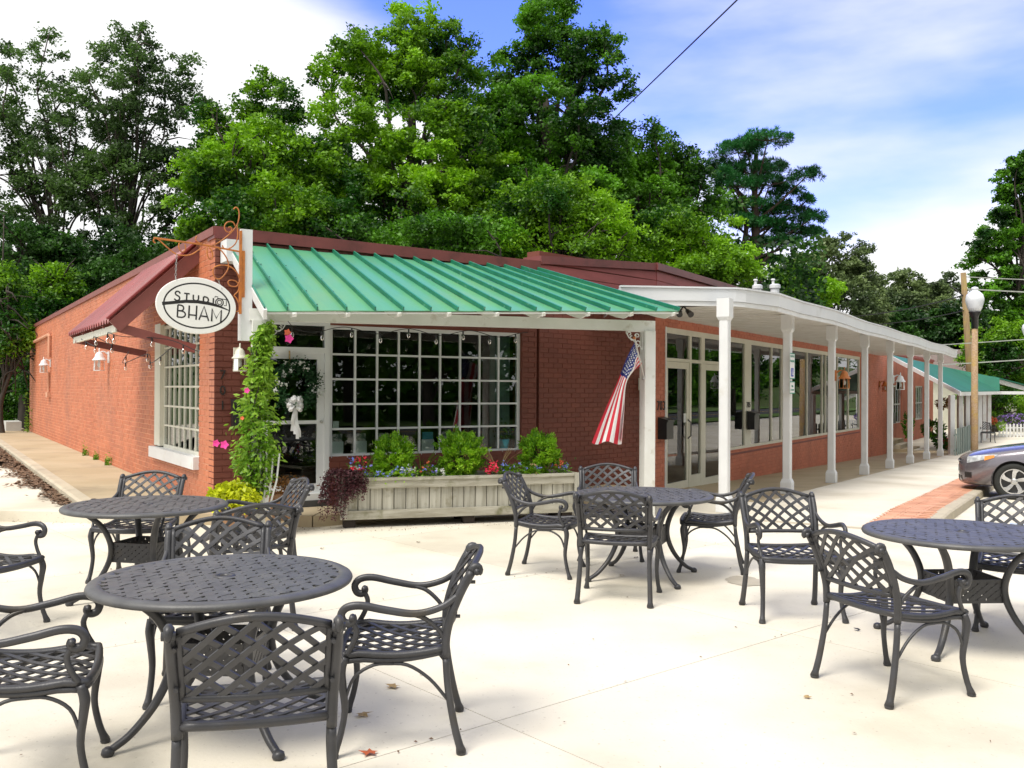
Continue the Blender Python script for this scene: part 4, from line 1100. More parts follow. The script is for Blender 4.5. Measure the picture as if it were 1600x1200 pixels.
def chain_links(a, c, nm, parent, r=.012):
    a, c = np.array(a), np.array(c); n = max(2, int(np.linalg.norm(c - a) / .028)); b = MB()
    for i in range(n):
        m = a + (c - a) * (i + .5) / n; d = (c - a) / np.linalg.norm(c - a); o = np.array([.85, .52, 0]) if i % 2 else np.array([.52, -.85, 0])
        b.tube([m + d * .018 * math.cos(q) + o * .009 * math.sin(q) for q in np.linspace(0, 2 * PI, 9)], .0033, 4, up=(np.cross(d, o)), caps=False)
    b.build(nm, M['chain'], parent)
chain_links(OV(*dq(210, 690)) + (0, 0, .0), SQ(222, 482), 'chain', sg); chain_links(OV(*dq(560, 735)), SQ(548, 652), 'chain', sg)
b = MB(); b.tube([OV(*dq(210, 700), .03), OV(*dq(210, 684), .03), OV(*dq(210, 684), -.004)], .005, 5); b.tube([OV(*dq(562, 742), .03), OV(*dq(560, 728), .03), OV(*dq(560, 728), -.004)], .005, 5); b.build('hook', M['chain'], sg)

# ------------------------------------------------------------------ WALL LANTERNS (bell hood, glass box)
def lantern(loc, rz, hood, label, sc_=1.0, glassy='glass_lamp'):
    """local -y is the wall, +y out; origin on the wall at the height of the hood"""
    t = thing('wall_lantern', label, 'wall lamp', loc, rz, 'bell-hooded lanterns on the walls and posts'); S = sc_
    b = MB(); b.lathe([(0, -.0), (.0, .0)], 4) if False else None
    b.cbox((-.045 * S, .0, -.09 * S), (.09 * S, 0, 0), (0, .02 * S, 0), (0, 0, .17 * S), .004); b.build('wall_plate', hood, t, local=True)
    b = MB(); b.tube(smoothpath([(0, .02 * S, .04 * S), (0, .07 * S, .075 * S), (0, .12 * S, .07 * S), (0, .14 * S, .05 * S)], 4), .011 * S, 6); b.build('arm', hood, t, local=True)
    b = MB(); b.lathe([(.006 * S, .13 * S), (.010 * S, .10 * S), (.008 * S, .075 * S), (.035 * S, .06 * S), (.055 * S, .035 * S), (.062 * S, .0), (.085 * S, -.035 * S), (.10 * S, -.05 * S), (.10 * S, -.058 * S), (.06 * S, -.05 * S)], 12, (0, .14 * S, 0)); b.build('hood', hood, t, local=True, smooth=True)
    b = MB(); b.lathe([(.072 * S, -.058 * S), (.078 * S, -.20 * S)], 6, (0, .14 * S, 0)); b.f = b.f[:-2]; b.m = b.m[:-2]; b.build('glass_shade', M[glassy], t, local=True)
    b = MB()
    for k in range(6):
        a = PI / 3 * k; b.tube([(.073 * S * math.cos(a), .14 * S + .073 * S * math.sin(a), -.055 * S), (.080 * S * math.cos(a), .14 * S + .080 * S * math.sin(a), -.205 * S)], .005 * S, 4)
    b.lathe([(.080 * S, -.202 * S), (.084 * S, -.202 * S), (.084 * S, -.212 * S), (.0, -.212 * S)], 6, (0, .14 * S, 0)); b.build('cage', hood, t, local=True)
    b = MB(); b.lathe([(.008 * S, -.055 * S), (.012 * S, -.08 * S), (.026 * S, -.11 * S), (.022 * S, -.145 * S), (.0, -.16 * S)], 8, (0, .14 * S, 0)); b.build('bulb', M['globe'], t, local=True, smooth=True)
    return t
outL = math.atan2(-.5373, -.8434) - PI / 2; outF = math.atan2(-.8526, .5225) - PI / 2; outR = math.atan2(-.5274, .8496) - PI / 2
lantern(Lp(7.45, .0, 2.22), outL, M['white'], 'white wall lantern on the orange brick side wall, nearer the maroon awning', 1.25)
lantern(Lp(16.8, .0, 2.30), outL, M['white'], 'small white wall lantern below the painted conduit, near the far end of the side wall', 1.25)
lantern(Fp(.27, .0, 2.06), outF, M['cream'], 'cream wall lantern between the corner and the flowering vine', 1.0)
lantern(Bp(bl - .45, .0, 1.75), math.atan2(-bd[0], bd[1]) - PI / 2, M['cream'], 'cream wall lantern half hidden behind the awning post beside the flag', 1.2)
lantern(Rp(6.2, -.066, 1.95), outR, M['rust_orange'], 'copper-orange lantern on the third white canopy post', 1.2)
lantern(Rp(12.4, -.066, 1.95), outR, M['white_metal'], 'pale clear-glass lantern on the far canopy post by the end of the brick wall', 1.25)
lantern(Rp(22.6, 2.09, 1.9), outR, M['rust_orange'], 'rusty lantern on the bare orange brick wall between two white posts', 1.3)
# painted conduit on the side wall
pc = MB(); pc.tube([Lp(22.58, .05, 3.02), Lp(16.9, .05, 3.08), Lp(16.72, .05, 3.03), Lp(16.70, .05, 2.45)], .045, 7); pc.tube([Lp(16.95, .035, 2.05), Lp(16.95, .035, 1.45)], .03, 6); pc.fbox(Lp, 16.75, 17.2, .0, .09, 1.36, 1.50)
tag(pc.build('conduit_pipe', M['brick_plaza']), 'painted red-brown conduit pipe running down the side wall to a lantern', 'pipe')

def mailbox(P, s, z, w, h, d, label, rz_):
    t = thing('mailbox', label, 'mailbox', P(s, 0, z)); b = MB(); b.fbox(P, s, s + w, .008, d, z, z + h * .86)
    b.build('body', M['black'], t); b = MB(); o = np.array(P(s - .004, .008, z + h * .86)); sx = np.array(P(s + w + .004, .008, z)) - np.array(P(s - .004, .008, z)); out = np.array(P(0, d, 0)) - np.array(P(0, 0, 0))
    b.prism([o, o + (0, 0, h * .14), o + out * 1.06 + (0, 0, .005), o + out * 1.06 - (0, 0, .035), o + out - (0, 0, .035), o + out], sx); b.build('lid', M['black'], t)
mailbox(Fp, .20, 1.18, .30, .33, .13, 'black mailbox on the studio wall, partly behind the flowering vine', 0)
mailbox(RPw, 2.66, .80, .30, .38, .17, 'black mailbox beside the door numbered 703', 0)
mailbox(RPw, 7.58, .80, .32, .40, .17, 'black mailbox on the cream window pillar numbered 705', 0)

# parking signs on the second post, facing the street
ps = thing('parking_sign', 'narrow green and white reserved parking sign with blue wheelchair panel on second post', 'sign', Rp(3.10, -.10, 1.6))
Xp = lambda s, p, z: Rp(s, -.068 - p, z)
for z0_, z1_, nm in ((1.84, 2.26, 'upper_plate'), (1.60, 1.80, 'lower_plate')):
    b = MB(); b.fbox(Xp, 2.95, 3.25, .004, .010, z0_, z1_); b.build(nm, M['flag_white'], ps)
    b = MB()
    for a, c, e, f in ((2.95, 3.25, z0_, z0_ + .014), (2.95, 3.25, z1_ - .014, z1_), (2.95, 2.96, z0_ + .014, z1_ - .014), (3.24, 3.25, z0_ + .014, z1_ - .014)): b.fbox(Xp, a, c, .0105, .012, e, f)
    b.build('sign_border', M['sign_green'], ps)
b = MB(); b.fbox(Xp, 3.03, 3.17, .0105, .012, 1.88, 2.02); b.build('blue_panel', M['sign_blue'], ps)
textmesh('RESERVED', .048, Xp, 3.10, .0125, 2.21, M['sign_green'], 'sign_text', ps, outR + PI / 2 + PI / 2 if False else RZR, .0008)
textmesh('PARKING', .055, Xp, 3.10, .0125, 2.13, M['sign_green'], 'sign_text', ps, RZR, .0008)
textmesh('VAN', .05, Xp, 3.10, .0125, 1.72, M['sign_green'], 'sign_text', ps, RZR, .0008)
textmesh('ACCESSIBLE', .036, Xp, 3.10, .0125, 1.66, M['sign_green'], 'sign_text', ps, RZR, .0008)
b = MB()      # wheelchair symbol strokes
def xs(pts, w=.010):
    b.tube([Xp(3.10 + u, .014, 1.95 + v) for u, v in pts], w / 2, 4)
xs([(-.012, .045), (-.008, .0), (.022, .0), (.036, -.035), (.046, -.032)]); xs([(-.010, .022), (.018, .022)]); xs([(.022 * math.cos(a) - .006, .026 * math.sin(a) - .018) for a in np.linspace(2.0, 6.2, 12)]); xs([(-.014, .052), (-.010, .056)], .016)
b.build('wheelchair_symbol', M['flag_white'], ps)

# security light under the canopy corner
t = thing('security_light', 'small black security spotlight fixed under the near end of the canopy', 'spotlight', (2.49, 13.5, 2.9))
b = MB(); b.lathe([(.05, 0), (.05, -.02), (.02, -.03)], 10, (2.49, 13.5, 2.90)); b.build('mount', M['black'], t)
for dx in (-.05, .06):
    b = MB(); b.tube([(2.49, 13.5, 2.87), (2.49 + dx, 13.48, 2.80)], .012, 5); b.tube([(2.49 + dx, 13.53, 2.81), (2.49 + dx * 1.5, 13.40, 2.74)], [.03, .048], 9); b.build('lamp_head', M['black'], t)

# ------------------------------------------------------------------ FLAG
fl = thing('flag', 'stars and stripes flag drooping from a short pole on the white awning post', 'flag', (1.65, 12.0, 1.75))
def pxw(px, py, Y):       # a place on the vertical plane Y=const, for tracing the cloth outline
    return np.array([(px - 800) / FPX * Y, Y, H - (py - 608 - .00524 * (px - 800)) / FPX * Y])
# pole leans up and out
pA, pB = pxw(1006, 590, 12.10), pxw(991, 528, 11.78)
b = MB(); b.tube([pA, pB], .011, 7); b.build('pole', M['chain'], fl); b = MB(); b.lathe([(0, -.02), (.018, -.008), (.018, .008), (0, .02)], 8, pB); b.build('finial', M['rust_orange'], fl)
b = MB(); b.tube([pA + (.0, .06, -.01), pA], .022, 6); b.build('bracket', M['chain'], fl)
left = smoothpath([(992, 533, 0), (978, 562, 0), (963, 600, 0), (941, 650, 0), (924, 692, 0)], 8); right = smoothpath([(1003, 569, 0), (987, 583, 0), (978, 602, 0), (975, 645, 0), (971, 692, 0)], 8)
nu = len(left); nv_ = 39
vs = []
for i in range(nu):
    u = i / (nu - 1); Lq, Rq = left[i], right[i]
    for j in range(nv_ + 1):
        v = j / nv_; g = v
        w = clamp((u - .05) / .16, 0, 1); w = w * w * (3 - 2 * w); g = (1 - w) * v + w * min(1, v / .62)
        fold = math.sin(v * 9.5 + u * 1.5) * (.035 + .07 * u) + math.sin(v * 21 + 1) * .012 * u
        gx = g + .02 * math.sin(v * 9.5 + u * 2) * u
        px = Lq[0] + (Rq[0] - Lq[0]) * gx; py = Lq[1] + (Rq[1] - Lq[1]) * gx + 2.5 * math.sin(v * 14) * u
        vs.append(pxw(px, py, 11.80 + .28 * v * (1 - u) + .12 * u + fold + w * .16 * max(0, v - .62)))
fb = MB(); fb.v = [tuple(v) for v in vs]; mi = []
for i in range(nu - 1):
    u = (i + .5) / (nu - 1)
    for j in range(nv_):
        k = i * (nv_ + 1) + j; fb.f.append((k, k + 1, k + nv_ + 2, k + nv_ + 1)); stripe = int(j / nv_ * 13)
        fb.m.append(2 if (u < .40 and stripe < 7) else (0 if stripe % 2 == 0 else 1))
fb.build('cloth', [M['red'], M['flag_white'], M['flag_blue']], fl, smooth=True)
st = MB(); vs = np.array(vs).reshape(nu, nv_ + 1, 3)
for a in range(9):
    for c in range(6 if a % 2 == 0 else 5):
        u = .025 + a * .042; v = (.045 + c * .09 + (.045 if a % 2 else 0)); i, j = u * (nu - 1), v * nv_; i0, j0 = int(i), int(j)
        p = vs[i0, j0] * (1 - (i - i0)) + vs[i0 + 1, j0] * (i - i0); p = p + (vs[i0, j0 + 1] - vs[i0, j0]) * (j - j0)
        e1 = vs[i0 + 1, j0] - vs[i0, j0]; e2 = vs[i0, j0 + 1] - vs[i0, j0]; nn = np.cross(e1, e2); nn /= np.linalg.norm(nn) + 1e-9
        if nn[1] > 0: nn = -nn
        e1 = e1 / np.linalg.norm(e1); e2 = np.cross(nn, e1)
        for sg_ in (1, -1):
            pts = [p + nn * .006 * sg_ + (e1 * math.cos(q * PI / 5) + e2 * math.sin(q * PI / 5)) * (.014 if q % 2 == 0 else .006) for q in range(10)]
            st.add(pts, [tuple(range(10))])
st.build('stars', M['flag_white'], fl, kind='stuff')

# ------------------------------------------------------------------ WREATH on the door
wr = thing('door_wreath', 'round green wreath with white blossoms and a white ribbon bow on the studio door', 'wreath', Fp(.97, .06, 1.5))
rng = np.random.default_rng(5); pts = []; wp = []
for i in range(2600):
    a = rng.uniform(0, 2 * PI); r = .245 + rng.normal() * .045; q = Fp(.985 + r * math.cos(a), .06 + abs(rng.normal()) * .035, 1.69 + r * math.sin(a) * 1.02); (pts if i % 14 else wp).append(q)
leafcloud('foliage', pts, .042, L_wreath, wr, .45, 1)
cl = []
for q in wp[::9]:
    for k in range(14): cl.append(np.array(q) + rng.normal(size=3) * .018 + (.02, -.03, 0))
leafcloud('blossoms', cl, .034, M['whiteflower'], wr, .8, 2)
b = MB(); rbow = np.random.default_rng(4)
for k in range(11):
    a = PI * .5 + (k - 5) * .46 + rbow.normal() * .08; L_ = .115 * rbow.uniform(.8, 1.1); w_ = .032; o_ = rbow.uniform(.0, .05)
    du, dv = math.cos(a), math.sin(a); ring = [(0, 0), (.35, .7), (.75, 1), (1, .45), (1, -.45), (.75, -1), (.35, -.7)]
    vs = [Fp(.965 + (du * L_ * p - dv * w_ * q), .09 + o_ + .03 * p * abs(q), 1.435 + dv * L_ * p + du * w_ * q) for p, q in ring] + [Fp(.965 + du * L_ * .6, .15 + o_, 1.435 + dv * L_ * .6)]
    b.add(vs, [(i_, (i_ + 1) % 7, 7) for i_ in range(7)])
for dx, L_ in ((-.035, .32), (.03, .42), (.0, .36), (.06, .40)):
    P_ = smoothpath([Fp(.965 + dx * t_ + .01 * math.sin(t_ * 9), .115 + .012 * math.sin(t_ * 7 + dx * 50), 1.43 - L_ * t_) for t_ in np.linspace(0, 1, 6)], 3)
    b.ribbon(P_, .042, .003, [np.array((.85, .52, 0))] * len(P_), [np.array((.52, -.85, 0))] * len(P_))
b.build('bow', M['bow'], wr)
b = MB(); b.tube([Fp(.92, .03, 2.12), Fp(.92, .05, 1.93)], .012, 4); b.build('ribbon_hanger', M['litter_tan'], wr)

# cards and pots seen inside the front window
b = MB(); b.fbox(Fp, 1.50, 4.38, -.082, -.62, .70, .77); b.build('window_shelf', M['interior_floor'], studio)
cards = [(1.50, 'card_white'), (1.83, 'card_white'), (2.16, 'card_white'), (2.83, 'card_teal'), (3.10, 'card_photo')]
lab = ['white print propped in the first bottom pane of the shop window', 'white print with a portrait in the second bottom pane of the shop window', 'pale print in the third bottom pane, mostly behind the first shrub', 'white and teal print in the bottom pane between two shrubs', 'photo print in the bottom pane just left of the middle shrub']
for i, (s, m) in enumerate(cards):
    t = thing('display_card', lab[i], 'print', Fp(s + .1, -.09, .77), group='prints propped along the shop window')
    b = MB(); b.fbox(Fp, s, s + .19, -.085, -.095, .775, .95); b.build('holder', M['card_white'], t)
    b = MB(); b.fbox(Fp, s + .015, s + .18, -.097, -.101, .80, 1.05); b.build('print', M['card_photo' if m != 'card_teal' else m], t)
b = MB(); b.fbox(Fp, 1.54, 1.62, -.070, -.075, 1.12, 1.22); tag(b.build('notice', M['card_white']), 'small white notice stuck inside the left column of window panes', 'notice')
b = MB(); b.fbox(Fp, 4.00, 4.34, -.24, -.26, .8, 2.42); b.build('curtain', M['curtain_teal'], studio)
t = thing('teal_pot', 'teal flowerpot behind the lower right pane of the shop window', 'flowerpot', Fp(4.15, -.19, .76)); b = MB(); b.lathe([(.07, 0), (.10, .15), (.105, .15)], 14, Fp(4.17, -.14, .77)); b.build('pot', M['card_teal'], t)
cp = np.array(Fp(4.17, -.14, 1.02)); leafcloud('foliage', cp + rng.normal(size=(160, 3)) * (.06, .04, .07), .06, L_mid, t, .5, 3)

# ------------------------------------------------------------------ PLANTER BOX
pa, pb = np.array([-2.00, 10.93, 0]), np.array([.84, 11.80, 0]); pd = (pb - pa); PL = np.linalg.norm(pd); pd /= PL; pn = np.array([pd[1], -pd[0], 0])    # pn outward (to viewer)
def Qp(s, p, z): q = pa + pd * s + pn * p; return (q[0], q[1], z)
pk_ = thing('planter_box', 'long weathered grey wooden planter trough of upright planks before the shop window', 'planter', tuple(pa + pd * PL / 2))
D_ = .55
n = 20; w = (PL - .10) / n
for side_p, th in ((.0, -.022), (-D_, .022)):
    for i in range(n):
        b = MB(); j = random.uniform(-.004, .004); b.cbox(Qp(.05 + i * w + .004, side_p + j, .145), pd * (w - .008), pn * th, (0, 0, .315), .004)
        b.build('plank', M['plank'], pk_)
for e in (.02, PL - .042):
    for i in range(4):
        b = MB(); b.cbox(Qp(e, -.03 - i * .125, .145), pd * .022, pn * -.118, (0, 0, .315), .003); b.build('plank', M['plank'], pk_)
def railm(s0, s1, p0, p1, z0, z1, m='plank_h'):
    b = MB(); b.fbox(Qp, s0, s1, p0, p1, z0, z1); b.build('rail', M[m], pk_)
railm(-.01, PL + .01, .004, .036, .462, .555); railm(-.01, PL + .01, .004, .038, .10, .205); railm(-.01, PL + .01, -D_ - .03, -D_ - .002, .462, .555); railm(-.01, PL + .01, -D_ - .03, -D_ - .002, .10, .205)
railm(-.03, PL + .03, -.03, .052, .557, .59); railm(-.03, PL + .03, -D_ - .045, -D_ + .03, .557, .59)
railm(-.03, .04, -D_ + .03, -.03, .557, .588); railm(PL - .04, PL + .03, -D_ + .03, -.03, .557, .588)
for s in (-.02, PL - .06):
    b = MB(); b.fbox(Qp, s, s + .085, .04, .065, .11, .60); b.build('corner_post', M['plank'], pk_)
b = MB(); c_ = np.array(Qp(.02, .02, .60)); r = .055; vs = [c_ + pd * -r + pn * -r, c_ + pd * r - pn * r, c_ + pd * r + pn * r, c_ - pd * r + pn * r, c_ + (0, 0, .055)]; b.add(vs, [(0, 1, 4), (1, 2, 4), (2, 3, 4), (3, 0, 4), (3, 2, 1, 0)]); b.build('post_cap', M['terracotta'], pk_)
for s in (.03, PL * .5, PL - .2):
    for p in (-.02, -D_ + .12):
        b = MB(); b.fbox(Qp, s, s + .14, p, p - .12, .0, .10); b.build('foot', M['dark_wood'], pk_)
b = MB(); b.fbox(Qp, .05, PL - .05, -.03, -D_ + .03, .12, .50); b.build('soil', M['soil'], pk_)

rng = np.random.default_rng(11)
def shrub(s, p, w, h, label, seed):
    c = np.array(Qp(s, p, .50)); t = thing('arborvitae_shrub', label, 'shrub', c, group='round bright green shrubs in the wooden planter')
    r = np.random.default_rng(seed); pts = []; ns = []
    b = MB()
    cc = c + (0, 0, h * .54)
    for k in range(110):
        d = r.normal(size=3); d /= np.linalg.norm(d); lump = 1 + .13 * math.sin(d[0] * 5 + seed) * math.cos(d[2] * 6 + d[1] * 4)
        tip = cc + d * (w / 2, w / 2, h * .5) * lump * r.uniform(.85, 1.1); base = cc + d * (.03, .03, .05) - (0, 0, h * .1)
        for i in range(85):
            q = r.uniform(.45, 1) ** .6; pth = base + (tip - base) * q; pts.append(pth + r.normal(size=3) * .022 * (1.3 - q * .5)); ns.append(d * .9 + (0, 0, .5))
        if k % 5 == 0: b.tube([base, tip * .8 + base * .2], .004, 4)
    leafcloud('foliage', pts, .046, L_arb, t, .34, seed, N=np.array(ns))
    b.tube([c, c + (0, 0, h * .5)], .018, 6); b.build('stem', M['bark'], t)
shrub(.66, -.28, .50, .58, 'round bright green shrub at the left of the planter, over red and blue flowers', 21)
shrub(1.52, -.28, .62, .62, 'largest round bright green shrub, in the middle of the planter', 22)
shrub(2.54, -.28, .52, .62, 'round bright green shrub at the right end of the planter', 23)

def blooms(cen, n, r, size, m, seed, asp=.8):
    rr = np.random.default_rng(seed); out = []
    for k in range(n):
        q = np.array(cen) + rr.normal(size=3) * r
        for i in range(7): out.append(q + rr.normal(size=3) * size * .45)
    return out
def flower(s, p, z, rad, fm, label, seed, nleaf=260, nb=9, leafm=None, fs=.024, nm='flowering_plant', cat='flowers', hh=.07):
    c = np.array(Qp(s, p, z)); t = thing(nm, label, cat, c); rr = np.random.default_rng(seed)
    lv = c + rr.normal(size=(nleaf, 3)) * (rad * .5, rad * .4, hh * .6) + (0, 0, .02)
    leafcloud('foliage', lv, .034, leafm or L_bright, t, .55, seed)
    for k, (m, col) in enumerate(fm):
        out = []
        for i in range(nb):
            q = c + rr.normal(size=3) * (rad * .5, rad * .35, hh * .45) + np.array((0, -.02, hh * .8)) + pn * .03
            for j in range(7): out.append(q + rr.normal(size=3) * fs * .45)
        leafcloud(m, out, fs, col, t, .8, seed + k + 50)
flower(.12, -.06, .62, .10, [('silver_leaves', L_white)], 'silvery dusty plant at the left corner of the planter', 31, nleaf=60, nm='dusty_miller', cat='plant')
flower(.28, -.10, .66, .17, [('petals', M['redflower']), ('small_petals', M['blueflower'])], 'crimson and blue bedding flowers left of the first shrub', 32, nb=8, fs=.030, hh=.12)
flower(.48, -.04, .57, .14, [('petals', M['blueflower'])], 'blue lobelia spilling over the planter edge before the first shrub', 33, nb=10, leafm=L_arb)
flower(.78, -.04, .60, .15, [('petals', M['blueflower']), ('pale_petals', M['whiteflower'])], 'blue and white flowers spilling over right of the first shrub', 34, nb=9, leafm=L_arb)
flower(1.05, -.10, .62, .13, [('petals', M['coral']), ('small_petals', M['blueflower'])], 'orange-red flowers between the first and the middle shrub', 35, nb=6)
flower(1.22, -.06, .59, .09, [('petals', M['whiteflower'])], 'white flowers just left of the middle shrub', 36, nb=9, nleaf=80)
flower(1.86, -.07, .60, .08, [('petals', M['redflower'])], 'deep pink-red flower cluster right of the middle shrub', 37, nb=16, nleaf=90, fs=.034)
flower(2.10, -.12, .62, .16, [('petals', M['blueflower'])], 'blue flowering plant between the middle and right shrubs', 38, nb=9, nleaf=380)
flower(2.36, -.05, .60, .14, [('petals', M['blueflower']), ('yellow_petals', M['litter_tan'])], 'leafy plant with few blue flowers before the right shrub', 39, nb=4)
flower(2.78, -.12, .63, .13, [('petals', M['blueflower']), ('orange_petals', M['coral'])], 'blue and orange flowers at the right end of the planter', 40, nb=7)
# trailing purple plant over the left end
t = thing('trailing_plant', 'dark purple trailing plant spilling over the left end of the planter', 'plant', Qp(.0, 0, .6)); rr = np.random.default_rng(9); pts = []; b = MB()
for k in range(75):
    a = Qp(rr.uniform(-.02, .26), rr.uniform(-.4, .0), .62); sx = rr.uniform(-.24, .28); ln = rr.uniform(.14, .50) * (1 if sx < .06 else .55)
    P_ = smoothpath([a, np.array(Qp(sx * .7, rr.uniform(.0, .12), .66)), np.array(Qp(sx, .07 + rr.uniform(0, .07), .62 - ln * .5)), np.array(Qp(sx - .02, .07 + rr.uniform(0, .06), .62 - ln))], 5); b.tube(P_, .0018, 3)
    for q in P_[2:]:
        for i in range(5): pts.append(q + rr.normal(size=3) * .017)
leafcloud('foliage', pts, .024, L_purple, t, .8, 5); b.build('stems', M['bark'], t)
# ornamental grass blades
for (s, lb, sd0) in ((1.02, 'spiky thin grass between the left and middle shrubs', 3), (2.02, 'dry tan grass blades between the middle and right shrubs', 4)):
    t = thing('ornamental_grass', lb, 'grass plant', Qp(s, -.3, .5)); rr = np.random.default_rng(sd0); b = MB()
    for k in range(13):
        a = rr.uniform(0, 2 * PI); L_ = rr.uniform(.3, .5); c = np.array(Qp(s, -.3, .5)); d = np.array([math.cos(a), math.sin(a) * .6, 0]) * rr.uniform(.3, .8)
        P_ = [c, c + d * L_ * .4 + (0, 0, L_ * .6), c + d * L_ + (0, 0, L_ * .95)]; P_ = smoothpath(P_, 3); b.ribbon(P_, .007, .001, [np.array((.94, .34, 0))] * len(P_), [np.array((.34, -.94, 0))] * len(P_))
    b.build('blades', M['litter_tan'] if sd0 == 4 else L_bright, t)

# ------------------------------------------------------------------ VINE, POTS at the awning post
vx, vy = -2.84, 10.42
vi = thing('flowering_vine', 'leafy mandevilla vine climbing the left awning post with a few pink blooms', 'vine', (vx, vy, .1)); rr = np.random.default_rng(77); pts = []; ns = []
b = MB()
for k in range(6): P_ = smoothpath([(vx + .06 * math.cos(k + z * 4) + rr.normal() * .02, vy - .1 + .07 * math.sin(k + z * 4), z) for z in np.linspace(.25, 2.1, 9)], 3); b.tube(P_, .007, 4)
b.build('stems', M['bark'], vi)
prof = [(.45, .10, -.02), (.7, .17, -.02), (.95, .20, .0), (1.15, .20, .02), (1.4, .16, .0), (1.65, .11, .02), (1.85, .085, .04), (2.05, .07, .06), (2.25, .05, .08), (2.36, .05, .10)]
for k in range(420):
    z = rr.uniform(.45, 2.33); r0 = np.interp(z, [p[0] for p in prof], [p[1] for p in prof]); ox = np.interp(z, [p[0] for p in prof], [p[2] for p in prof]); a = rr.uniform(0, 2 * PI)
    rr_ = r0 * .86 * rr.uniform(.4, 1.4) * (1.25 if k % 11 == 0 else 1); c = np.array([vx + ox + math.cos(a) * rr_, vy - .10 + math.sin(a) * rr_ * .8, z])
    for i in range(11): pts.append(c + rr.normal(size=3) * (.04, .04, .035)); ns.append((math.cos(a) * .8, math.sin(a) * .8, -.45))
leafcloud('foliage', pts, .075, L_vine, vi, .42, 8, N=np.array(ns))
def trumpet(c, m, parent, r=.03):
    b = MB(); c = np.array(c)
    for k in range(5):
        a = 2 * PI * k / 5; o = np.array([math.cos(a), -.25, math.sin(a)]) * r; q = np.array([-math.sin(a), 0, math.cos(a)]) * r * .5
        b.add([c, c + o * .7 + q, c + o * 1.25, c + o * .7 - q], [(0, 1, 2, 3)])
    b.build('bloom', m, parent)
for (x, z, m, r) in ((-3.12, 1.03, 'pink', .042), (-3.21, 1.045, 'pink', .036), (-2.88, 1.62, 'pink', .028), (-2.93, 1.32, 'coral', .020)): trumpet((x, vy - .33, z), M[m], vi, r)
hp = thing('hanging_flower', 'magenta bloom hanging by the scroll bracket under the awning corner', 'flower', (-2.52, 10.4, 2.2)); trumpet((-2.49, 10.36, 2.20), M['pink'], hp, .045); trumpet((-2.51, 10.37, 2.27), M['coral'], hp, .035)
b = MB(); b.tube(smoothpath([(-2.5, 10.37, 2.2), (-2.46, 10.37, 2.32), (-2.52, 10.42, 2.40)], 4), .004, 4); b.build('stem', M['bark'], hp)
for k in range(5):
    b = MB(); 
    break
lat = thing('trellis', 'narrow white slatted trellis fanning behind the vine at the awning post', 'trellis', (vx, vy - .1, .2))
for dx in (-.10, -.05, .0, .05, .10, .15):
    b = MB(); b.tube([(vx + dx * .5 + .05, vy - .10, .22), (vx + dx * 1.2 + .05, vy - .10, .62), (vx + dx * 1.4 + .05, vy - .10, .92)], .012, 4); b.build('slat', M['white'], lat)
def pot(c, r, h, m, label, nm='flower_pot'):
    t = thing(nm, label, 'pot', c); b = MB(); b.lathe([(r * .68, 0), (r * .98, h * .86), (r * 1.06, h * .86), (r * 1.06, h), (r * .9, h), (r * .88, h * .9), (0, h * .9)], 20, c); b.build('pot', m, t, smooth=False); return t
pot((-3.02, 10.15, 0), .19, .36, M['terracotta'], 'terracotta pot under the yellow coleus by the awning post')
t = thing('coleus_plant', 'bright yellow-green leafy plant filling a pot at the foot of the vine', 'plant', (-3.02, 10.15, .36)); rr = np.random.default_rng(15); pts = []; ns = []
for k in range(420):
    a = rr.uniform(0, 2 * PI); el = rr.uniform(-.35, 1.5); d = np.array([math.cos(a) * math.cos(el), math.sin(a) * math.cos(el), math.sin(el)]); c = np.array([-3.02, 10.12, .42]) + d * (.26, .22, .17) * rr.uniform(.75, 1.08)
    for i in range(3): pts.append(c + rr.normal(size=3) * .02); ns.append(d * .5 + (0, 0, -.7))
leafcloud('foliage', pts, .075, L_coleus, t, .62, 12, N=np.array(ns))
pot((-2.62, 10.75, .13), .20, .30, M['terracotta'], 'low terracotta bowl holding rust-coloured foliage near the door')
t = thing('rust_foliage_plant', 'rust-orange feathery plant in the bowl before the studio door', 'plant', (-2.62, 10.75, .43)); pts = np.array([-2.62, 10.75, .52]) + rr.normal(size=(520, 3)) * (.12, .09, .06)
leafcloud('foliage', pts, .045, L_rust, t, .35, 13, up=.0)

# ------------------------------------------------------------------ small growth along the side wall
for i, (s, p, h, lb) in enumerate(((7.1, .12, .16, 'small weed by the side wall, nearest the window'), (8.6, .10, .14, 'small weed in the path joint, middle of three'), (9.9, .12, .20, 'taller yellow-green weed, farthest of three along the path'), (21.6, .25, .55, 'leafy weed clump at the far foot of the side wall'))):
    t = thing('weed', lb, 'weed', Lp(s, p, .2)); rr = np.random.default_rng(60 + i); c = np.array(Lp(s, p, .2)); leafcloud('foliage', c + np.abs(rr.normal(size=(140, 3))) * (.05, .05, h * .5) * (1 if i < 3 else 2), .05 if i < 3 else .09, L_vine, t, .4, i)
    b = MB(); b.tube([c, c + (0.01, 0, h * .8)], .004, 4); b.build('stem', M['bark'], t)
b = MB(); b.fbox(Lp, 22.9, 24.2, .2, .65, .13, .50); tag(b.build('concrete_block', M['blockgrey']), 'low pale block at the far end of the driveway beside the wall', 'block')

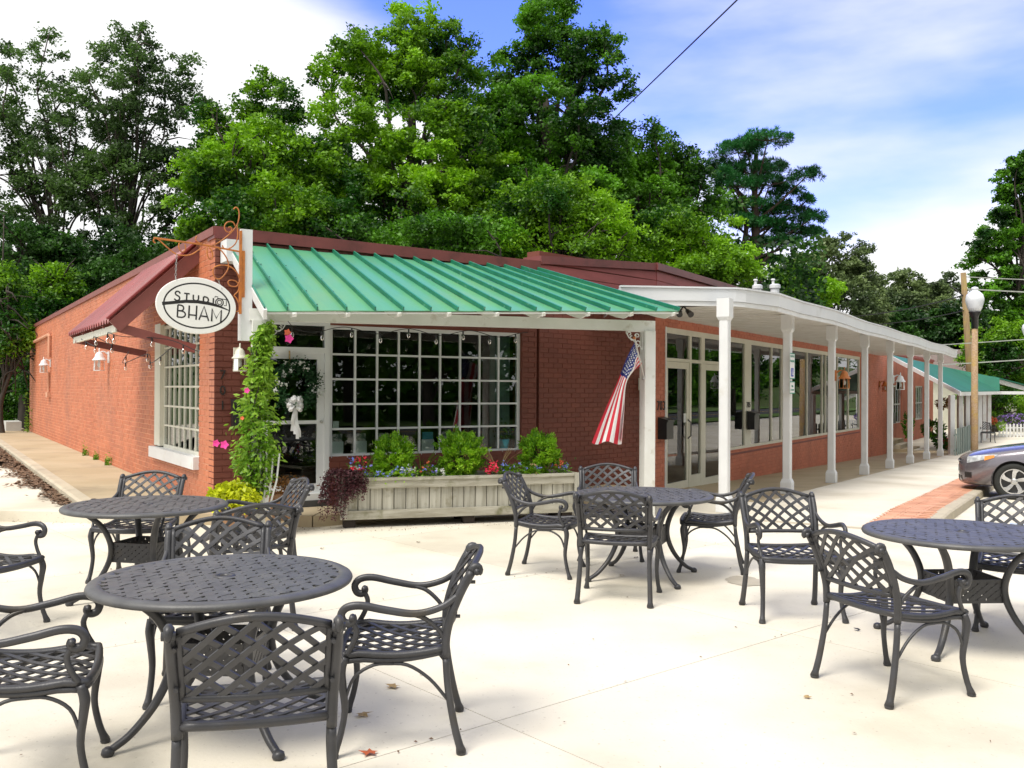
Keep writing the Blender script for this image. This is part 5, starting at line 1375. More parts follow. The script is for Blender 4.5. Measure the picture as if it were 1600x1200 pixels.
# leaf litter
rr = np.random.default_rng(99); P_ = []
for i in range(5200):
    s = rr.uniform(1.6, 22); w = .38 * (.5 + .5 * math.sin(s * 1.7) ** 2) * (1 if s > 4 else .6); q = Lp(s, pe + .08 + abs(rr.normal()) * w * .55, .14 + rr.uniform(0, .03)); P_.append(q)
N_ = np.tile((0, 0, 0), (len(P_), 1))
def litter(name, C, size, m, label, seed, kind='stuff'):
    C = np.asarray(C); r = np.random.default_rng(seed); n = len(C); a = r.uniform(0, 2 * PI, n); d = np.stack([np.cos(a), np.sin(a), r.normal(size=n) * .22], 1); b_ = np.stack([-np.sin(a), np.cos(a), r.normal(size=n) * .22], 1); L = size * r.uniform(.5, 1.2, n)[:, None]
    v = np.stack([C - d * L * .5, C + b_ * L * .28 + (0, 0, .004), C + d * L * .5, C - b_ * L * .28], 1).reshape(-1, 3); mb = MB(); mb.v = v.tolist(); mb.f = [(4 * i, 4 * i + 1, 4 * i + 2, 4 * i + 3) for i in range(n)]; mb.m = [0] * n
    o = mb.build(name, m); o['kind'] = kind; return o
tag(litter('leaf_litter', P_, .09, M['litter'], '', 3), 'drift of dead brown leaves along the driveway kerb', 'leaf litter')
# grit and crumbled leaf caught on the terrace
rr = np.random.default_rng(7); P_ = []
for i in range(620):
    m = rr.choice(4, p=[.36, .3, .24, .1])
    if m == 0: u_ = rr.uniform(-.2, 1.3); P_.append((pa + pd * PL * u_ + pn * rr.uniform(-.1, .35)) + (0, 0, .008))
    elif m == 1: x = rr.uniform(-8, -2.4); P_.append(np.array((x, on_edge(x) - abs(rr.normal()) * .12, .008)))
    elif m == 2: a_ = rr.uniform(-6, 12); P_.append(np.append(A_ * a_ + NJ * (3.55 + 2.58 * rr.integers(0, 3) + rr.normal() * .03), .008))
    else: P_.append(np.array((rr.uniform(-6, 5), rr.uniform(3.5, 11), .008)))
tag(litter('grit', P_, .022, M['litter'], '', 4), 'grit and leaf crumbs scattered over the terrace joints', 'grit')
spots = [((-.93, 5.35), 'litter_tan', 'tan twig-like leaf on the concrete right of the near right-hand chair'), ((-1.0, 4.75), 'litter_tan', 'pale crumpled leaf below the side-facing near chair'), ((-.72, 4.2), 'litter_red', 'orange-red leaf at the bottom edge by the slab joint')]
for i, (px, py, m, lb) in enumerate(((617, 1074, 'litter_tan', 'tan winged leaf on the concrete right of the side-facing near chair'), (571, 1118, 'litter_tan', 'small pale leaf between the near chair legs'), (581, 1178, 'litter_red', 'orange-red leaf at the bottom by the slab joint'), (995, 872, 'ink', 'small dark scrap under the middle table'), (973, 900, 'litter_tan', 'tan leaf left of the middle table foot'), (1340, 985, 'ink', 'small dark scrap left of the right-hand table foot'), (1405, 991, 'ink', 'black scrap beside the right-hand table foot'), (1263, 1090, 'litter_tan', 'faint leaf on open concrete left of the right-hand chair'), (505, 858, 'litter', 'tiny brown leaf near the planter left foot'), (655, 848, 'litter', 'tiny leaf in front of the planter'))):
    y = FPX * H / (py - 608 - .00524 * (px - 800)); x = (px - 800) / FPX * y; b = MB(); rr = random.Random(i); a = rr.uniform(0, PI)
    pts = [];  R_ = .035 if i < 3 else .022
    for k in range(10):
        th = a + 2 * PI * k / 10; r_ = R_ * (1.2 if k % 2 == 0 else .55) * (1 if k not in (0, 5) else 1.3); pts.append((x + r_ * math.cos(th), y + r_ * math.sin(th), .006 + rr.uniform(0, .012)))
    b.add(pts + [(x, y, .012)], [(k, (k + 1) % 10, 10) for k in range(10)]); tag(b.build('fallen_leaf', M[m]), lb, 'leaf', 'leaves scattered on the concrete')
b = MB(); n = 26; c = (2.02, 8.03)
b.add([(c[0] + (.13 + .012 * math.sin(k * 2.3)) * math.cos(2 * PI * k / n) * 1.2, c[1] + (.13 + .01 * math.cos(k * 1.7)) * math.sin(2 * PI * k / n) * 1.6, .004) for k in range(n)], [tuple(range(n))]); b.build('water_stain', mat('damp_stain', (.46, .41, .33), (.40, .36, .28), .7, scale=6, world=True), plaza)

# ------------------------------------------------------------------ CAST GARDEN CHAIR
def lattice(mb, S, u0, u1, v0, v1, slope_uv, cnt, w, t, amp=.0022, seg=12):
    """two families of woven strips over the surface S(u,v) clipped to a rectangle in (u,v)"""
    def frame(u, v):
        e = 1e-3; p = S(u, v); a = S(u + e, v) - p; c = S(u, v + e) - p; n = np.cross(a, c); n /= np.linalg.norm(n); return p, n
    for fam in (1, -1):
        k = slope_uv * fam        # du = k dv
        span = (u1 - u0) + abs(k) * (v1 - v0); st = span / cnt
        for i in range(cnt):
            o = u0 - (abs(k) * (v1 - v0) if k > 0 else 0) + st * (i + .5)
            va, vb = v0, v1
            for lim, sg_ in ((u0, 1), (u1, -1)):       # clip o + k (v - v0)
                f0, f1 = (o + k * 0 - lim) * sg_, (o + k * (v1 - v0) - lim) * sg_
                if f0 < 0 and f1 < 0: va, vb = 1, 0; break
                if f0 < 0: va = max(va, v0 + (v1 - v0) * (-f0) / (f1 - f0))
                elif f1 < 0: vb = min(vb, v0 + (v1 - v0) * f0 / (f0 - f1))
            if vb - va < .03 * (v1 - v0): continue
            n = max(3, int(seg * (vb - va) / (v1 - v0)) + 1); P, Sd, N = [], [], []
            for j in range(n + 1):
                v = va + (vb - va) * j / n; u = o + k * (v - v0); p, nn = frame(u, v); P.append(p + nn * amp * fam); N.append(nn)
            for j in range(n + 1):
                tt = P[min(j + 1, n)] - P[max(j - 1, 0)]; tt /= np.linalg.norm(tt); Sd.append(np.cross(N[j], tt))
            mb.ribbon(P, w, t, Sd, N)


def make_chair():
    t = thing('garden_chair', 'x', 'chair'); A = M['black_iron']
    # rear legs + back posts, one casting per side; +y is the front
    for sx in (-1, 1):
        # rear leg, square-ish section, splayed
        pth = smoothpath([(sx * .255, -.305, .012), (sx * .250, -.275, .12), (sx * .243, -.245, .28), (sx * .240, -.232, .42)], 4)
        b = MB(); b.tube(pth, [.019 - .003 * (i / (len(pth) - 1)) + .006 * (1 if i == 0 else 0) for i in range(len(pth))], 8, up=(1, 0, 0)); b.lathe([(.0, 0), (.021, .0), (.024, .012), (.018, .026)], 10, (sx * .255, -.305, 0)); b.build('leg', A, t, local=True, smooth=True)
        pth = smoothpath([(sx * .240, -.232, .42), (sx * .243, -.236, .52), (sx * .248, -.262, .62), (sx * .252, -.305, .72), (sx * .253, -.350, .80)], 4)
        b = MB(); b.tube(pth, [.018] * len(pth), 8, up=(1, 0, 0), flat=1.15)
        cur = [(sx * .253, -.350 - .018 + .018 * math.cos(a), .800 + .020 * math.sin(a)) for a in np.linspace(0, 3.9, 9)]
        b.tube([np.array(q) for q in cur], [.017, .017, .017, .016, .016, .015, .013, .011, .008], 8, up=(1, 0, 0), flat=1.3)
        b.tube([(sx * .232, -.372, .80), (sx * .274, -.372, .80)], .015, 10); b.build('back_post', A, t, local=True, smooth=True)
        # front leg, cabriole
        pth = smoothpath([(sx * .272, .262, .012), (sx * .262, .236, .09), (sx * .256, .216, .20), (sx * .262, .226, .31), (sx * .266, .232, .38), (sx * .262, .215, .435)], 4)
        b = MB(); n = len(pth); b.tube(pth, list(np.interp(np.linspace(0, 1, n), [0, .08, .35, .8, 1], [.022, .016, .015, .022, .02])), 8, up=(1, 0, 0)); b.lathe([(.0, 0), (.02, .0), (.023, .010), (.017, .024)], 10, (sx * .272, .262, 0)); b.build('leg', A, t, local=True, smooth=True)
        # arm with curled front
        arm = smoothpath([(sx * .252, -.290, .695), (sx * .262, -.215, .648), (sx * .272, -.10, .622), (sx * .280, .03, .640), (sx * .284, .14, .662), (sx * .282, .205, .655), (sx * .280, .232, .625), (sx * .278, .222, .592), (sx * .276, .195, .584), (sx * .275, .178, .600), (sx * .275, .182, .618)], 5)
        b = MB(); b.tube(arm, list(np.interp(np.linspace(0, 1, len(arm)), [0, .3, .6, .8, 1], [.011, .013, .014, .014, .011])), 8, up=(1, 0, 0), flat=1.35)
        b.tube([(sx * .257, .184, .608), (sx * .293, .184, .608)], .014, 10)
        b.tube(smoothpath([(sx * .275, .188, .600), (sx * .272, .165, .55), (sx * .268, .180, .495), (sx * .264, .212, .44)], 4), .010, 7, up=(1, 0, 0), flat=1.3)
        b.tube(smoothpath([(sx * .270, -.075, .620), (sx * .262, -.135, .60), (sx * .250, -.195, .55), (sx * .243, -.228, .50)], 4), .009, 7, up=(1, 0, 0), flat=1.2)
        b.build('armrest', A, t, local=True, smooth=True)
        # arched braces below the seat
        b = MB(); b.tube(smoothpath([(sx * .262, .215, .25), (sx * .258, .175, .345), (sx * .252, .09, .395), (sx * .250, .0, .400)], 4), .008, 6, up=(1, 0, 0))
        b.tube(smoothpath([(sx * .250, .04, .400), (sx * .248, -.06, .392), (sx * .246, -.16, .33), (sx * .247, -.245, .235)], 4), .008, 6, up=(1, 0, 0)); b.build('brace', A, t, local=True, smooth=True)
    # seat: dished surface
    def Z(x, y):
        f = (y + .235) / .47
        return .452 - .026 * math.sin(max(0, min(1, f)) * PI) - .022 * max(0, f - .82) / .18 + .010 * (x / .25) ** 2
    def SS(u, v):
        y = -.232 + .465 * v; hw = .235 + .022 * v; x = (u - .5) * 2 * hw; return np.array([x, y + .018 * (1 - (2 * u - 1) ** 2) * (v ** 3), Z(x, y)])
    b = MB(); lattice(b, SS, .02, .98, .02, .98, .85, 9, .0215, .008, .0025, 12); b.build('seat_lattice', A, t, local=True)
    b = MB(); ring = [SS(u, 0) for u in np.linspace(0, 1, 9)] + [SS(1, v) for v in np.linspace(.08, 1, 12)] + [SS(u, 1) for u in np.linspace(.9, 0, 9)] + [SS(0, v) for v in np.linspace(.92, .0, 12)]
    b.tube(ring, .017, 8, up=(0, 0, 1), flat=1.05); b.tube([SS(u, 1) - (0, -.004, .014) for u in np.linspace(0, 1, 9)], .014, 6, up=(0, 0, 1))
    for sx in (0, 1): b.tube([SS(sx, v) - (0, 0, .014 + .014 * v) for v in np.linspace(0, 1, 10)], .014, 6, up=(0, 0, 1))
    b.build('seat_frame', A, t, local=True, smooth=True)
    # back: concave, leaning, arched top
    def BS(u, v):
        top = .805 + .050 * math.sin(u * PI) ** 1.0; z = .558 + (top - .558) * v; x = (u - .5) * 2 * (.222 + .006 * v)
        y = np.interp(z, [.42, .52, .62, .72, .80, .87], [-.232, -.238, -.262, -.305, -.345, -.378]) - .028 * math.sin(u * PI)
        return np.array([x, y, z])
    b = MB(); lattice(b, BS, .01, .99, .01, .99, .74, 8, .0205, .008, .0028, 9); b.build('back_lattice', A, t, local=True)
    b = MB(); b.tube([BS(u, 1) for u in np.linspace(0, 1, 15)], .015, 8, up=(0, 1, 0)); b.tube([BS(u, 0) for u in np.linspace(0, 1, 11)], .014, 8, up=(0, 1, 0))
    for u in (0, 1): b.tube([BS(u, v) for v in np.linspace(0, 1, 8)], .012, 8, up=(1, 0, 0))
    b.build('back_frame', A, t, local=True, smooth=True)
    for sx in (-1, 1):
        for z, y in ((.60, -.272), (.75, -.340)): b = MB(); b.tube([(sx * .238, y + .01, z), (sx * .238, y - .026, z)], .008, 6); b.build('bolt', A, t, local=True)
    return t


chairs = [  # x, y, heading deg, label
    (-3.25, 8.06, -90, 'dark lattice chair facing the camera behind the back-left table, against the brick wall'),
    (-3.58, 6.29, -14, 'dark lattice chair cut off by the left edge, upper of the two there'),
    (-2.03, 3.95, 19, 'dark lattice chair cut off by the left edge, drawn up to the near table'),
    (-.955, 3.51, 104, 'nearest dark lattice chair, its back to the camera, before the near table'),
    (-.545, 4.46, 184, 'dark lattice chair in side view at the right of the near table'),
    (-1.63, 5.09, -77, 'dark lattice chair tucked in on the far side of the near table'),
    (-1.87, 6.41, 125, 'dark lattice chair with its back turned, between the near and back-left tables'),
    (-2.10, 7.69, 207, 'dark lattice chair facing left by the yellow coleus, right of the back-left table'),
    (.34, 8.42, -16, 'dark lattice chair facing right in front of the planter, at the middle table'),
    (.97, 9.18, -93, 'dark lattice chair behind the middle table, mostly hidden'),
    (.855, 7.385, 76, 'dark lattice chair with its back to the camera at the middle table'),
    (1.84, 8.64, 167, 'dark lattice chair facing left at the right side of the middle table'),
    (2.07, 6.85, -88, 'dark lattice chair facing the camera alone between the middle and right tables'),
    (2.14, 5.21, 23, 'dark lattice chair seen from behind at the near side of the right table'),
    (3.58, 6.50, -116, 'dark lattice chair behind the right table, cut off by the right edge'),
]
proto = make_chair()
for i, (x, y, hd, lb) in enumerate(chairs):
    o = proto if i == 0 else copy_tree(proto)
    o.location = (x, y, .0); o.scale = (1.10, 1, 1.03); o.rotation_euler = (0, 0, math.radians(hd - 90)); o['label'] = lb; o['group'] = 'cast lattice garden chairs round the terrace tables'


def make_table():
    t = thing('round_table', 'x', 'table'); A = M['black_iron']; R = .62; zt = .735
    b = MB(); k = 64; prof = [(.545, zt - .012), (.552, zt - .002), (.575, zt), (.600, zt - .002), (.614, zt - .010), (.620, zt - .022), (.615, zt - .034), (.600, zt - .038), (.560, zt - .034), (.545, zt - .022)]
    vs = []
    for r, z in prof:
        for j in range(k): a = 2 * PI * j / k; vs.append((r * math.cos(a), r * math.sin(a), z))
    n = len(prof); b.add(vs, [(i * k + j, ((i + 1) % n) * k + j, ((i + 1) % n) * k + (j + 1) % k, i * k + (j + 1) % k) for i in range(n) for j in range(k)]); b.build('rim', M['table_top'], t, local=True, smooth=True)
    b = MB(); p = .062; w = .046
    for fam, ang in ((1, math.radians(28)), (-1, math.radians(-28))):
        d = np.array([math.sin(ang), math.cos(ang), 0]); s_ = np.array([math.cos(ang), -math.sin(ang), 0]); m = int(.55 / p) + 1
        for i in range(-m, m + 1):
            c = i * p
            if abs(c) > .535: continue
            L = math.sqrt(.548 ** 2 - c * c); nn = max(4, int(L / .028)); P = []
            for j in range(nn + 1):
                q = -L + 2 * L * j / nn; pt = s_ * c + d * q; P.append(pt + (0, 0, zt - .006 + .0022 * math.sin(q / p * PI * .9 + (i % 2) * PI) * fam))
            if abs(c) < .02:
                for seg in (P[:nn // 2 - 0], P[nn // 2 + 1:]):
                    if len(seg) > 1: b.ribbon(seg, w, .010, [s_] * len(seg), [np.array((0, 0, 1))] * len(seg))
            else: b.ribbon(P, w, .010, [s_] * len(P), [np.array((0, 0, 1))] * len(P))
    b.build('woven_top', M['table_top'], t, local=True)
    b = MB(); k = 20; vs = []
    prof = [(.026, zt - .012), (.026, zt + .002), (.050, zt + .003), (.056, zt - .002), (.056, zt - .012)]
    for r, z in prof:
        for j in range(k): a = 2 * PI * j / k; vs.append((r * math.cos(a), r * math.sin(a), z))
    b.add(vs, [(i * k + j, (i + 1) * k + j, (i + 1) * k + (j + 1) % k, i * k + (j + 1) % k) for i in range(4) for j in range(k)]); b.f = [f[::-1] for f in b.f]; b.build('hole_ring', A, t, local=True, smooth=True)
    for q in range(4):
        a = PI / 4 + q * PI / 2; d = np.array([math.cos(a), math.sin(a), 0])
        pth = smoothpath([d * .50 + (0, 0, .700), d * .43 + (0, 0, .672), d * .325 + (0, 0, .58), d * .262 + (0, 0, .45), d * .262 + (0, 0, .33), d * .33 + (0, 0, .19), d * .44 + (0, 0, .075), d * .535 + (0, 0, .022)], 5)
        n = len(pth); b = MB(); b.tube(pth, list(np.interp(np.linspace(0, 1, n), [0, .25, .5, .8, 1], [.020, .026, .027, .021, .019])), 8, up=np.cross(d, (0, 0, 1)), flat=.85)
        b.lathe([(0, 0), (.024, 0), (.030, .012), (.026, .030), (.012, .040)], 10, tuple(d * .545)); b.build('leg', A, t, local=True, smooth=True)
    # square lattice box between the legs
    c_ = .245 / math.sqrt(2) * 1.02
    for q in range(4):
        a = q * PI / 2; ex = np.array([math.cos(a), math.sin(a), 0]); ey = np.array([-math.sin(a), math.cos(a), 0])
        def PS(u, v, ex=ex, ey=ey): return ex * c_ + ey * (u - .5) * 2 * c_ + np.array([0, 0, .30 + .15 * v])
        b = MB(); lattice(b, PS, .04, .96, .08, .92, .55, 8, .030, .006, .001, 2)
        b.obox(PS(0, 0) - ex * .005, PS(1, 0) - PS(0, 0), ex * .01, (0, 0, .018)); b.obox(PS(0, 1) - ex * .005 - (0, 0, .018), PS(1, 0) - PS(0, 0), ex * .01, (0, 0, .018)); b.build('apron_panel', A, t, local=True)
    b = MB()
    for s_ in (-.12, 0, .12): b.box(-c_ + .01, s_ - .02, .292, c_ - .01, s_ + .02, .298)
    b.build('lower_shelf', A, t, local=True)
    return t


tabs = [(-1.40, 4.53, 43, 'near left round lattice-top table, the largest in view'), (-2.87, 7.30, 33, 'back left round lattice-top table beside the brick side wall'),
        (1.16, 8.20, 24, 'middle round lattice-top table in front of the flag post'), (2.96, 6.10, 49, 'right round lattice-top table, cut off by the right edge')]
proto = make_table()
for i, (x, y, a, lb) in enumerate(tabs):
    o = proto if i == 0 else copy_tree(proto)
    o.location = (x, y, 0); o.rotation_euler = (0, 0, math.radians(a - 45)); o['label'] = lb; o['group'] = 'round lattice-top terrace tables'

# ------------------------------------------------------------------ CARS
def make_car(paint, label, loc, rz):
    """front towards +x, ground at z=0; a small saloon"""
    t = thing('parked_car', label, 'car', loc, rz)
    # stations: x, (y,z) half section from sill to top centre
    S = [
        (2.23, [(.30, .24), (.40, .30), (.45, .42), (.46, .56), (.40, .64), (.22, .66), (0, .665)]),
        (2.17, [(.50, .20), (.60, .26), (.64, .40), (.65, .56), (.60, .67), (.36, .705), (0, .715)]),
        (2.05, [(.62, .18), (.73, .25), (.77, .42), (.77, .60), (.70, .725), (.44, .765), (0, .78)]),
        (1.85, [(.70, .18), (.81, .25), (.845, .43), (.845, .64), (.775, .78), (.50, .83), (0, .845)]),
        (1.60, [(.73, .18), (.845, .25), (.870, .45), (.870, .69), (.80, .835), (.54, .885), (0, .90)]),
        (1.25, [(.75, .18), (.855, .25), (.880, .46), (.880, .75), (.815, .885), (.58, .94), (0, .955)]),
        (.95, [(.75, .18), (.86, .25), (.885, .46), (.885, .79), (.825, .93), (.62, .985), (0, 1.0)]),
        (.78, [(.75, .18), (.86, .25), (.885, .46), (.885, .80), (.83, .95), (.66, 1.03), (0, 1.05)]),
        (.10, [(.75, .18), (.86, .25), (.885, .46), (.885, .82), (.835, .96), (.60, 1.38), (0, 1.42)]),
        (-.35, [(.75, .18), (.86, .25), (.885, .46), (.885, .83), (.835, .97), (.60, 1.42), (0, 1.45)]),
        (-.95, [(.75, .18), (.86, .25), (.885, .46), (.885, .84), (.835, .98), (.58, 1.37), (0, 1.41)]),
        (-1.65, [(.75, .18), (.86, .25), (.875, .46), (.875, .86), (.81, 1.00), (.60, 1.09), (0, 1.11)]),
        (-2.05, [(.70, .20), (.80, .27), (.83, .46), (.83, .84), (.77, 1.00), (.56, 1.05), (0, 1.06)]),
        (-2.25, [(.60, .24), (.70, .32), (.74, .46), (.74, .78), (.68, .92), (.48, .95), (0, .96)]),
    ]
    bm = MB(); vs = []; m = 7
    for x, sec in S:
        bulge = lambda y: .06 * (1 - (y / .8) ** 2) if x > 2.0 else 0
        for y, z in sec: vs.append((x + bulge(y), y, z))
        for y, z in sec[-2::-1]: vs.append((x + bulge(y), -y, z))
    w = 2 * m - 1; ns = len(S)
    fs = [(i * w + j, (i + 1) * w + j, (i + 1) * w + j + 1, i * w + j + 1) for i in range(ns - 1) for j in range(w - 1)]
    fs += [(i * w, i * w + w - 1, (i + 1) * w + w - 1, (i + 1) * w) for i in range(ns - 1)]
    fs += [tuple(range(w)), tuple((ns - 1) * w + q for q in range(w))[::-1]]
    bm.add(vs, fs)
    tmp = bm.build('body', paint, None); cut = MB()
    ms = tmp.modifiers.new('sub', 'SUBSURF'); ms.levels = 2; ms.render_levels = 2
    for x in (1.33, -1.33):
        for sy in (-1, 1):
            cut.tube([(x, sy * .66, .315), (x, sy * 1.1, .315)], .365, 40)
    cb = cut.build('cutter', paint, None)
    mbm = tmp.modifiers.new('bool', 'BOOLEAN'); mbm.object = cb; mbm.operation = 'DIFFERENCE'; mbm.solver = 'EXACT'
    bpy.context.view_layer.update(); dg = bpy.context.evaluated_depsgraph_get(); me = bpy.data.meshes.new_from_object(tmp.evaluated_get(dg)); bpy.data.objects.remove(tmp); bpy.data.objects.remove(cb)
    me.polygons.foreach_set('use_smooth', [True] * len(me.polygons))
    try: me.set_sharp_from_angle(angle=math.radians(40))
    except Exception: pass
    me.materials.clear(); me.materials.append(paint); body = bpy.data.objects.new('body', me); COL.objects.link(body); body.parent = t
    L = lambda *a, **k: None
    # helper: nearest body surface point sideways
    from mathutils.bvhtree import BVHTree
    bv = BVHTree.FromObject(body, bpy.context.evaluated_depsgraph_get()) if False else BVHTree.FromPolygons([v.co for v in me.vertices], [p.vertices[:] for p in me.polygons])
    def side(x, z, sy, out=.004):
        h = bv.ray_cast(Vector((x, sy * 2, z)), Vector((0, -sy, 0))); return np.array(h[0]) + np.array((0, sy * out, 0)) if h[0] else np.array((x, sy * .85, z))
    def frontp(y, z, out=.004):
        h = bv.ray_cast(Vector((4, y, z)), Vector((-1, 0, 0))); return np.array(h[0]) + np.array((out, 0, 0)) if h[0] else np.array((2.2, y, z))
    def patch(fn, grid, nm, m_):
        b = MB(); R_, C_ = len(grid), len(grid[0]); b.add([fn(*q) for r in grid for q in r], [(i * C_ + j, i * C_ + j + 1, (i + 1) * C_ + j + 1, (i + 1) * C_ + j) for i in range(R_ - 1) for j in range(C_ - 1)]); return b.build(nm, m_, t, local=True, smooth=True)
    for sy in (-1, 1):
        # swept headlamp wrapping the corner
        g = []
        for v in np.linspace(0, 1, 5):
            row = []
            for u in np.linspace(0, 1, 12):
                x = 2.09 - .50 * u; zc = .655 + .115 * u; hh = .048 * (1 - u ** 2.2) + .006; row.append((x, zc + (v - .5) * 2 * hh))
            g.append(row)
        o = patch(lambda x, z: side(x, z, sy, .006), g, 'headlight', M['lens'])
        g = [[(1.80 - .16 * u, .700 + .045 * u + (v - .5) * (.075 - .03 * u)) for u in np.linspace(0, 1, 4)] for v in np.linspace(0, 1, 3)]
        patch(lambda x, z: side(x, z, sy, .010), g, 'indicator', M['amber'])
        g = [[(2.13 - .12 * u, .34 + .10 * v) for u in np.linspace(0, 1, 4)] for v in np.linspace(0, 1, 3)]
        patch(lambda x, z: side(x, z, sy, .006), g, 'fog_recess', M['dark_plastic'])
        # side glass
        for xs_ in ((.66, .02, -.42), (-.46, -.90, -1.30)):
            pass
        g = [[(x, z0 + (z1 - z0) * v) for x, z0, z1 in ((.62, .985, 1.03), (.30, .985, 1.20), (.0, .985, 1.33), (-.42, .99, 1.37))] for v in np.linspace(0, 1, 4)]
        patch(lambda x, z: side(x, z, sy, .004), g, 'side_window', M['car_glass'])
        g = [[(x, z0 + (z1 - z0) * v) for x, z0, z1 in ((-.48, .99, 1.37), (-.85, 1.0, 1.34), (-1.15, 1.01, 1.24), (-1.42, 1.02, 1.10))] for v in np.linspace(0, 1, 4)]
        patch(lambda x, z: side(x, z, sy, .004), g, 'side_window', M['car_glass'])
        b = MB()
        for xd in (.60, -.44, -1.15): b.tube([side(xd, z, sy, .0) for z in np.linspace(.30, .97, 8)], .004, 4)
        b.tube([side(x, .30, sy, .0) for x in np.linspace(.60, -1.0, 8)], .004, 4); b.build('door_gap', M['dark_plastic'], t, local=True)
        b = MB(); q = side(.55, .98, sy); b.tube([q, q + (0, sy * .12, .05), q + (-.02, sy * .2, .06)], [.02, .05, .055], 8); b.build('wing_mirror', paint, t, local=True, smooth=True)
    g = [[(.55 * y, z) for y in np.linspace(-1, 1, 11)] for z in np.linspace(.60, .66, 3)]; patch(lambda y, z: frontp(y, z, .006), g, 'grille', M['dark_plastic'])
    g = [[(.62 * y, z) for y in np.linspace(-1, 1, 11)] for z in np.linspace(.26, .37, 3)]; patch(lambda y, z: frontp(y, z, .006), g, 'lower_grille', M['dark_plastic'])
    b = MB(); b.tube([frontp(y, .63, .015) for y in np.linspace(-.55, .55, 11)], .010, 5); b.build('grille_bar', M['rim'], t, local=True)
    b = MB(); p = frontp(0, .47, .012); b.obox(p + (0, -.16, -.06), (.006, 0, 0), (0, .32, 0), (0, 0, .12)); b.build('number_plate', M['card_white'], t, local=True)
    # windscreen
    def topp(x, y, out=.005):
        h = bv.ray_cast(Vector((x, y, 3)), Vector((0, 0, -1))); return np.array(h[0]) + np.array((0, 0, out)) if h[0] else np.array((x, y, 1))
    g = [[(.72 - .60 * v, y * (.66 - .12 * v)) for y in np.linspace(-1, 1, 9)] for v in np.linspace(0, 1, 6)]; patch(topp, g, 'windscreen', M['car_glass'])
    g = [[(-1.02 - .52 * v, y * (.54 + .08 * v)) for y in np.linspace(-1, 1, 9)] for v in np.linspace(0, 1, 5)]; patch(topp, g, 'rear_window', M['car_glass'])
    b = MB(); b.tube([topp(.80, y, .012) for y in np.linspace(-.45, .45, 9)], .012, 5); b.build('wiper', M['dark_plastic'], t, local=True)
    for x in (1.33, -1.33):
        for sy in (-1, 1):
            yo = sy * .865
            def ry(r, y, a, x=x, yo=yo, sy=sy): return (x + r * math.cos(a), yo - sy * y, .315 + r * math.sin(a))
            b = MB(); k = 32; prof = [(.215, .02), (.235, .004), (.290, .0), (.308, .015), (.318, .04), (.318, .17), (.30, .20), (.215, .20)]; vs = [ry(r, y, 2 * PI * j / k) for r, y in prof for j in range(k)]
            b.add(vs, [(i * k + j, i * k + (j + 1) % k, (i + 1) * k + (j + 1) % k, (i + 1) * k + j) for i in range(len(prof) - 1) for j in range(k)]); wh = b.build('wheel', M['tyre'], t, local=True, smooth=True)
            b = MB(); vs = [ry(r, y, 2 * PI * j / k) for r, y in ((.205, .012), (.222, .012), (.222, .03), (.205, .06), (.195, .14)) for j in range(k)]
            b.add(vs, [(i * k + j, i * k + (j + 1) % k, (i + 1) * k + (j + 1) % k, (i + 1) * k + j) for i in range(4) for j in range(k)])
            for q in range(5):      # twisted five-spoke alloy
                a0 = 2 * PI * q / 5 + .3
                L1 = [ry(r, .030 - .012 * (r / .21), a0 + tw) for r, tw in ((.035, .34), (.10, .26), (.16, .26), (.208, .40))]; R1_ = [ry(r, .030 - .012 * (r / .21), a0 + tw) for r, tw in ((.035, -.9), (.10, -.32), (.16, -.16), (.208, -.06))]
                L2 = [np.array(p) - (0, sy * .025, 0) for p in L1]; R2_ = [np.array(p) - (0, sy * .025, 0) for p in R1_]
                vs = L1 + R1_ + L2 + R2_; b.add(vs, [(i, i + 1, 5 + i, 4 + i) for i in range(3)] + [(i, i + 1, 9 + i, 8 + i) for i in range(3)] + [(4 + i, 5 + i, 13 + i, 12 + i) for i in range(3)])
            vs = [ry(r, y, 2 * PI * j / 16) for r, y in ((.0, .012), (.032, .012), (.055, .022), (.058, .05)) for j in range(16)]
            b.add(vs, [(i * 16 + j, i * 16 + (j + 1) % 16, (i + 1) * 16 + (j + 1) % 16, (i + 1) * 16 + j) for i in range(3) for j in range(16)]); b.build('rim', M['rim'], wh, local=True)
            b = MB(); b.tube([ry(0, .10, 0), ry(0, .12, 0)], .205, 24); b.build('brake_disc', M['dark_grey'], wh, local=True)
            b = MB(); k = 26
            b.tube([(x, sy * .62, .315), (x, sy * .67, .315)], .36, 24); b.build('arch_liner', M['dark_plastic'], t, local=True)
    return t


hdg = math.atan2(.5274, -.8496)      # nose towards the shops
cz_ = hsn(6.0, 0) - .125
wx, wy = 8.78, 16.22                 # left front wheel
hd = np.array([math.cos(hdg), math.sin(hdg)]); lf = np.array([-hd[1], hd[0]])
oc = np.array([wx, wy]) - hd * 1.33 - lf * .865
make_car(M['car_paint'], 'dark grey saloon car parked nose-in at the kerb, cut off by the right edge', (oc[0], oc[1], cz_), hdg)
make_car(M['car_silver'], 'silver saloon car parked in the lot, seen only as a reflection in the shop glass', (14.6, 12.4, hsn(3, 0) - .125), hdg + .0)

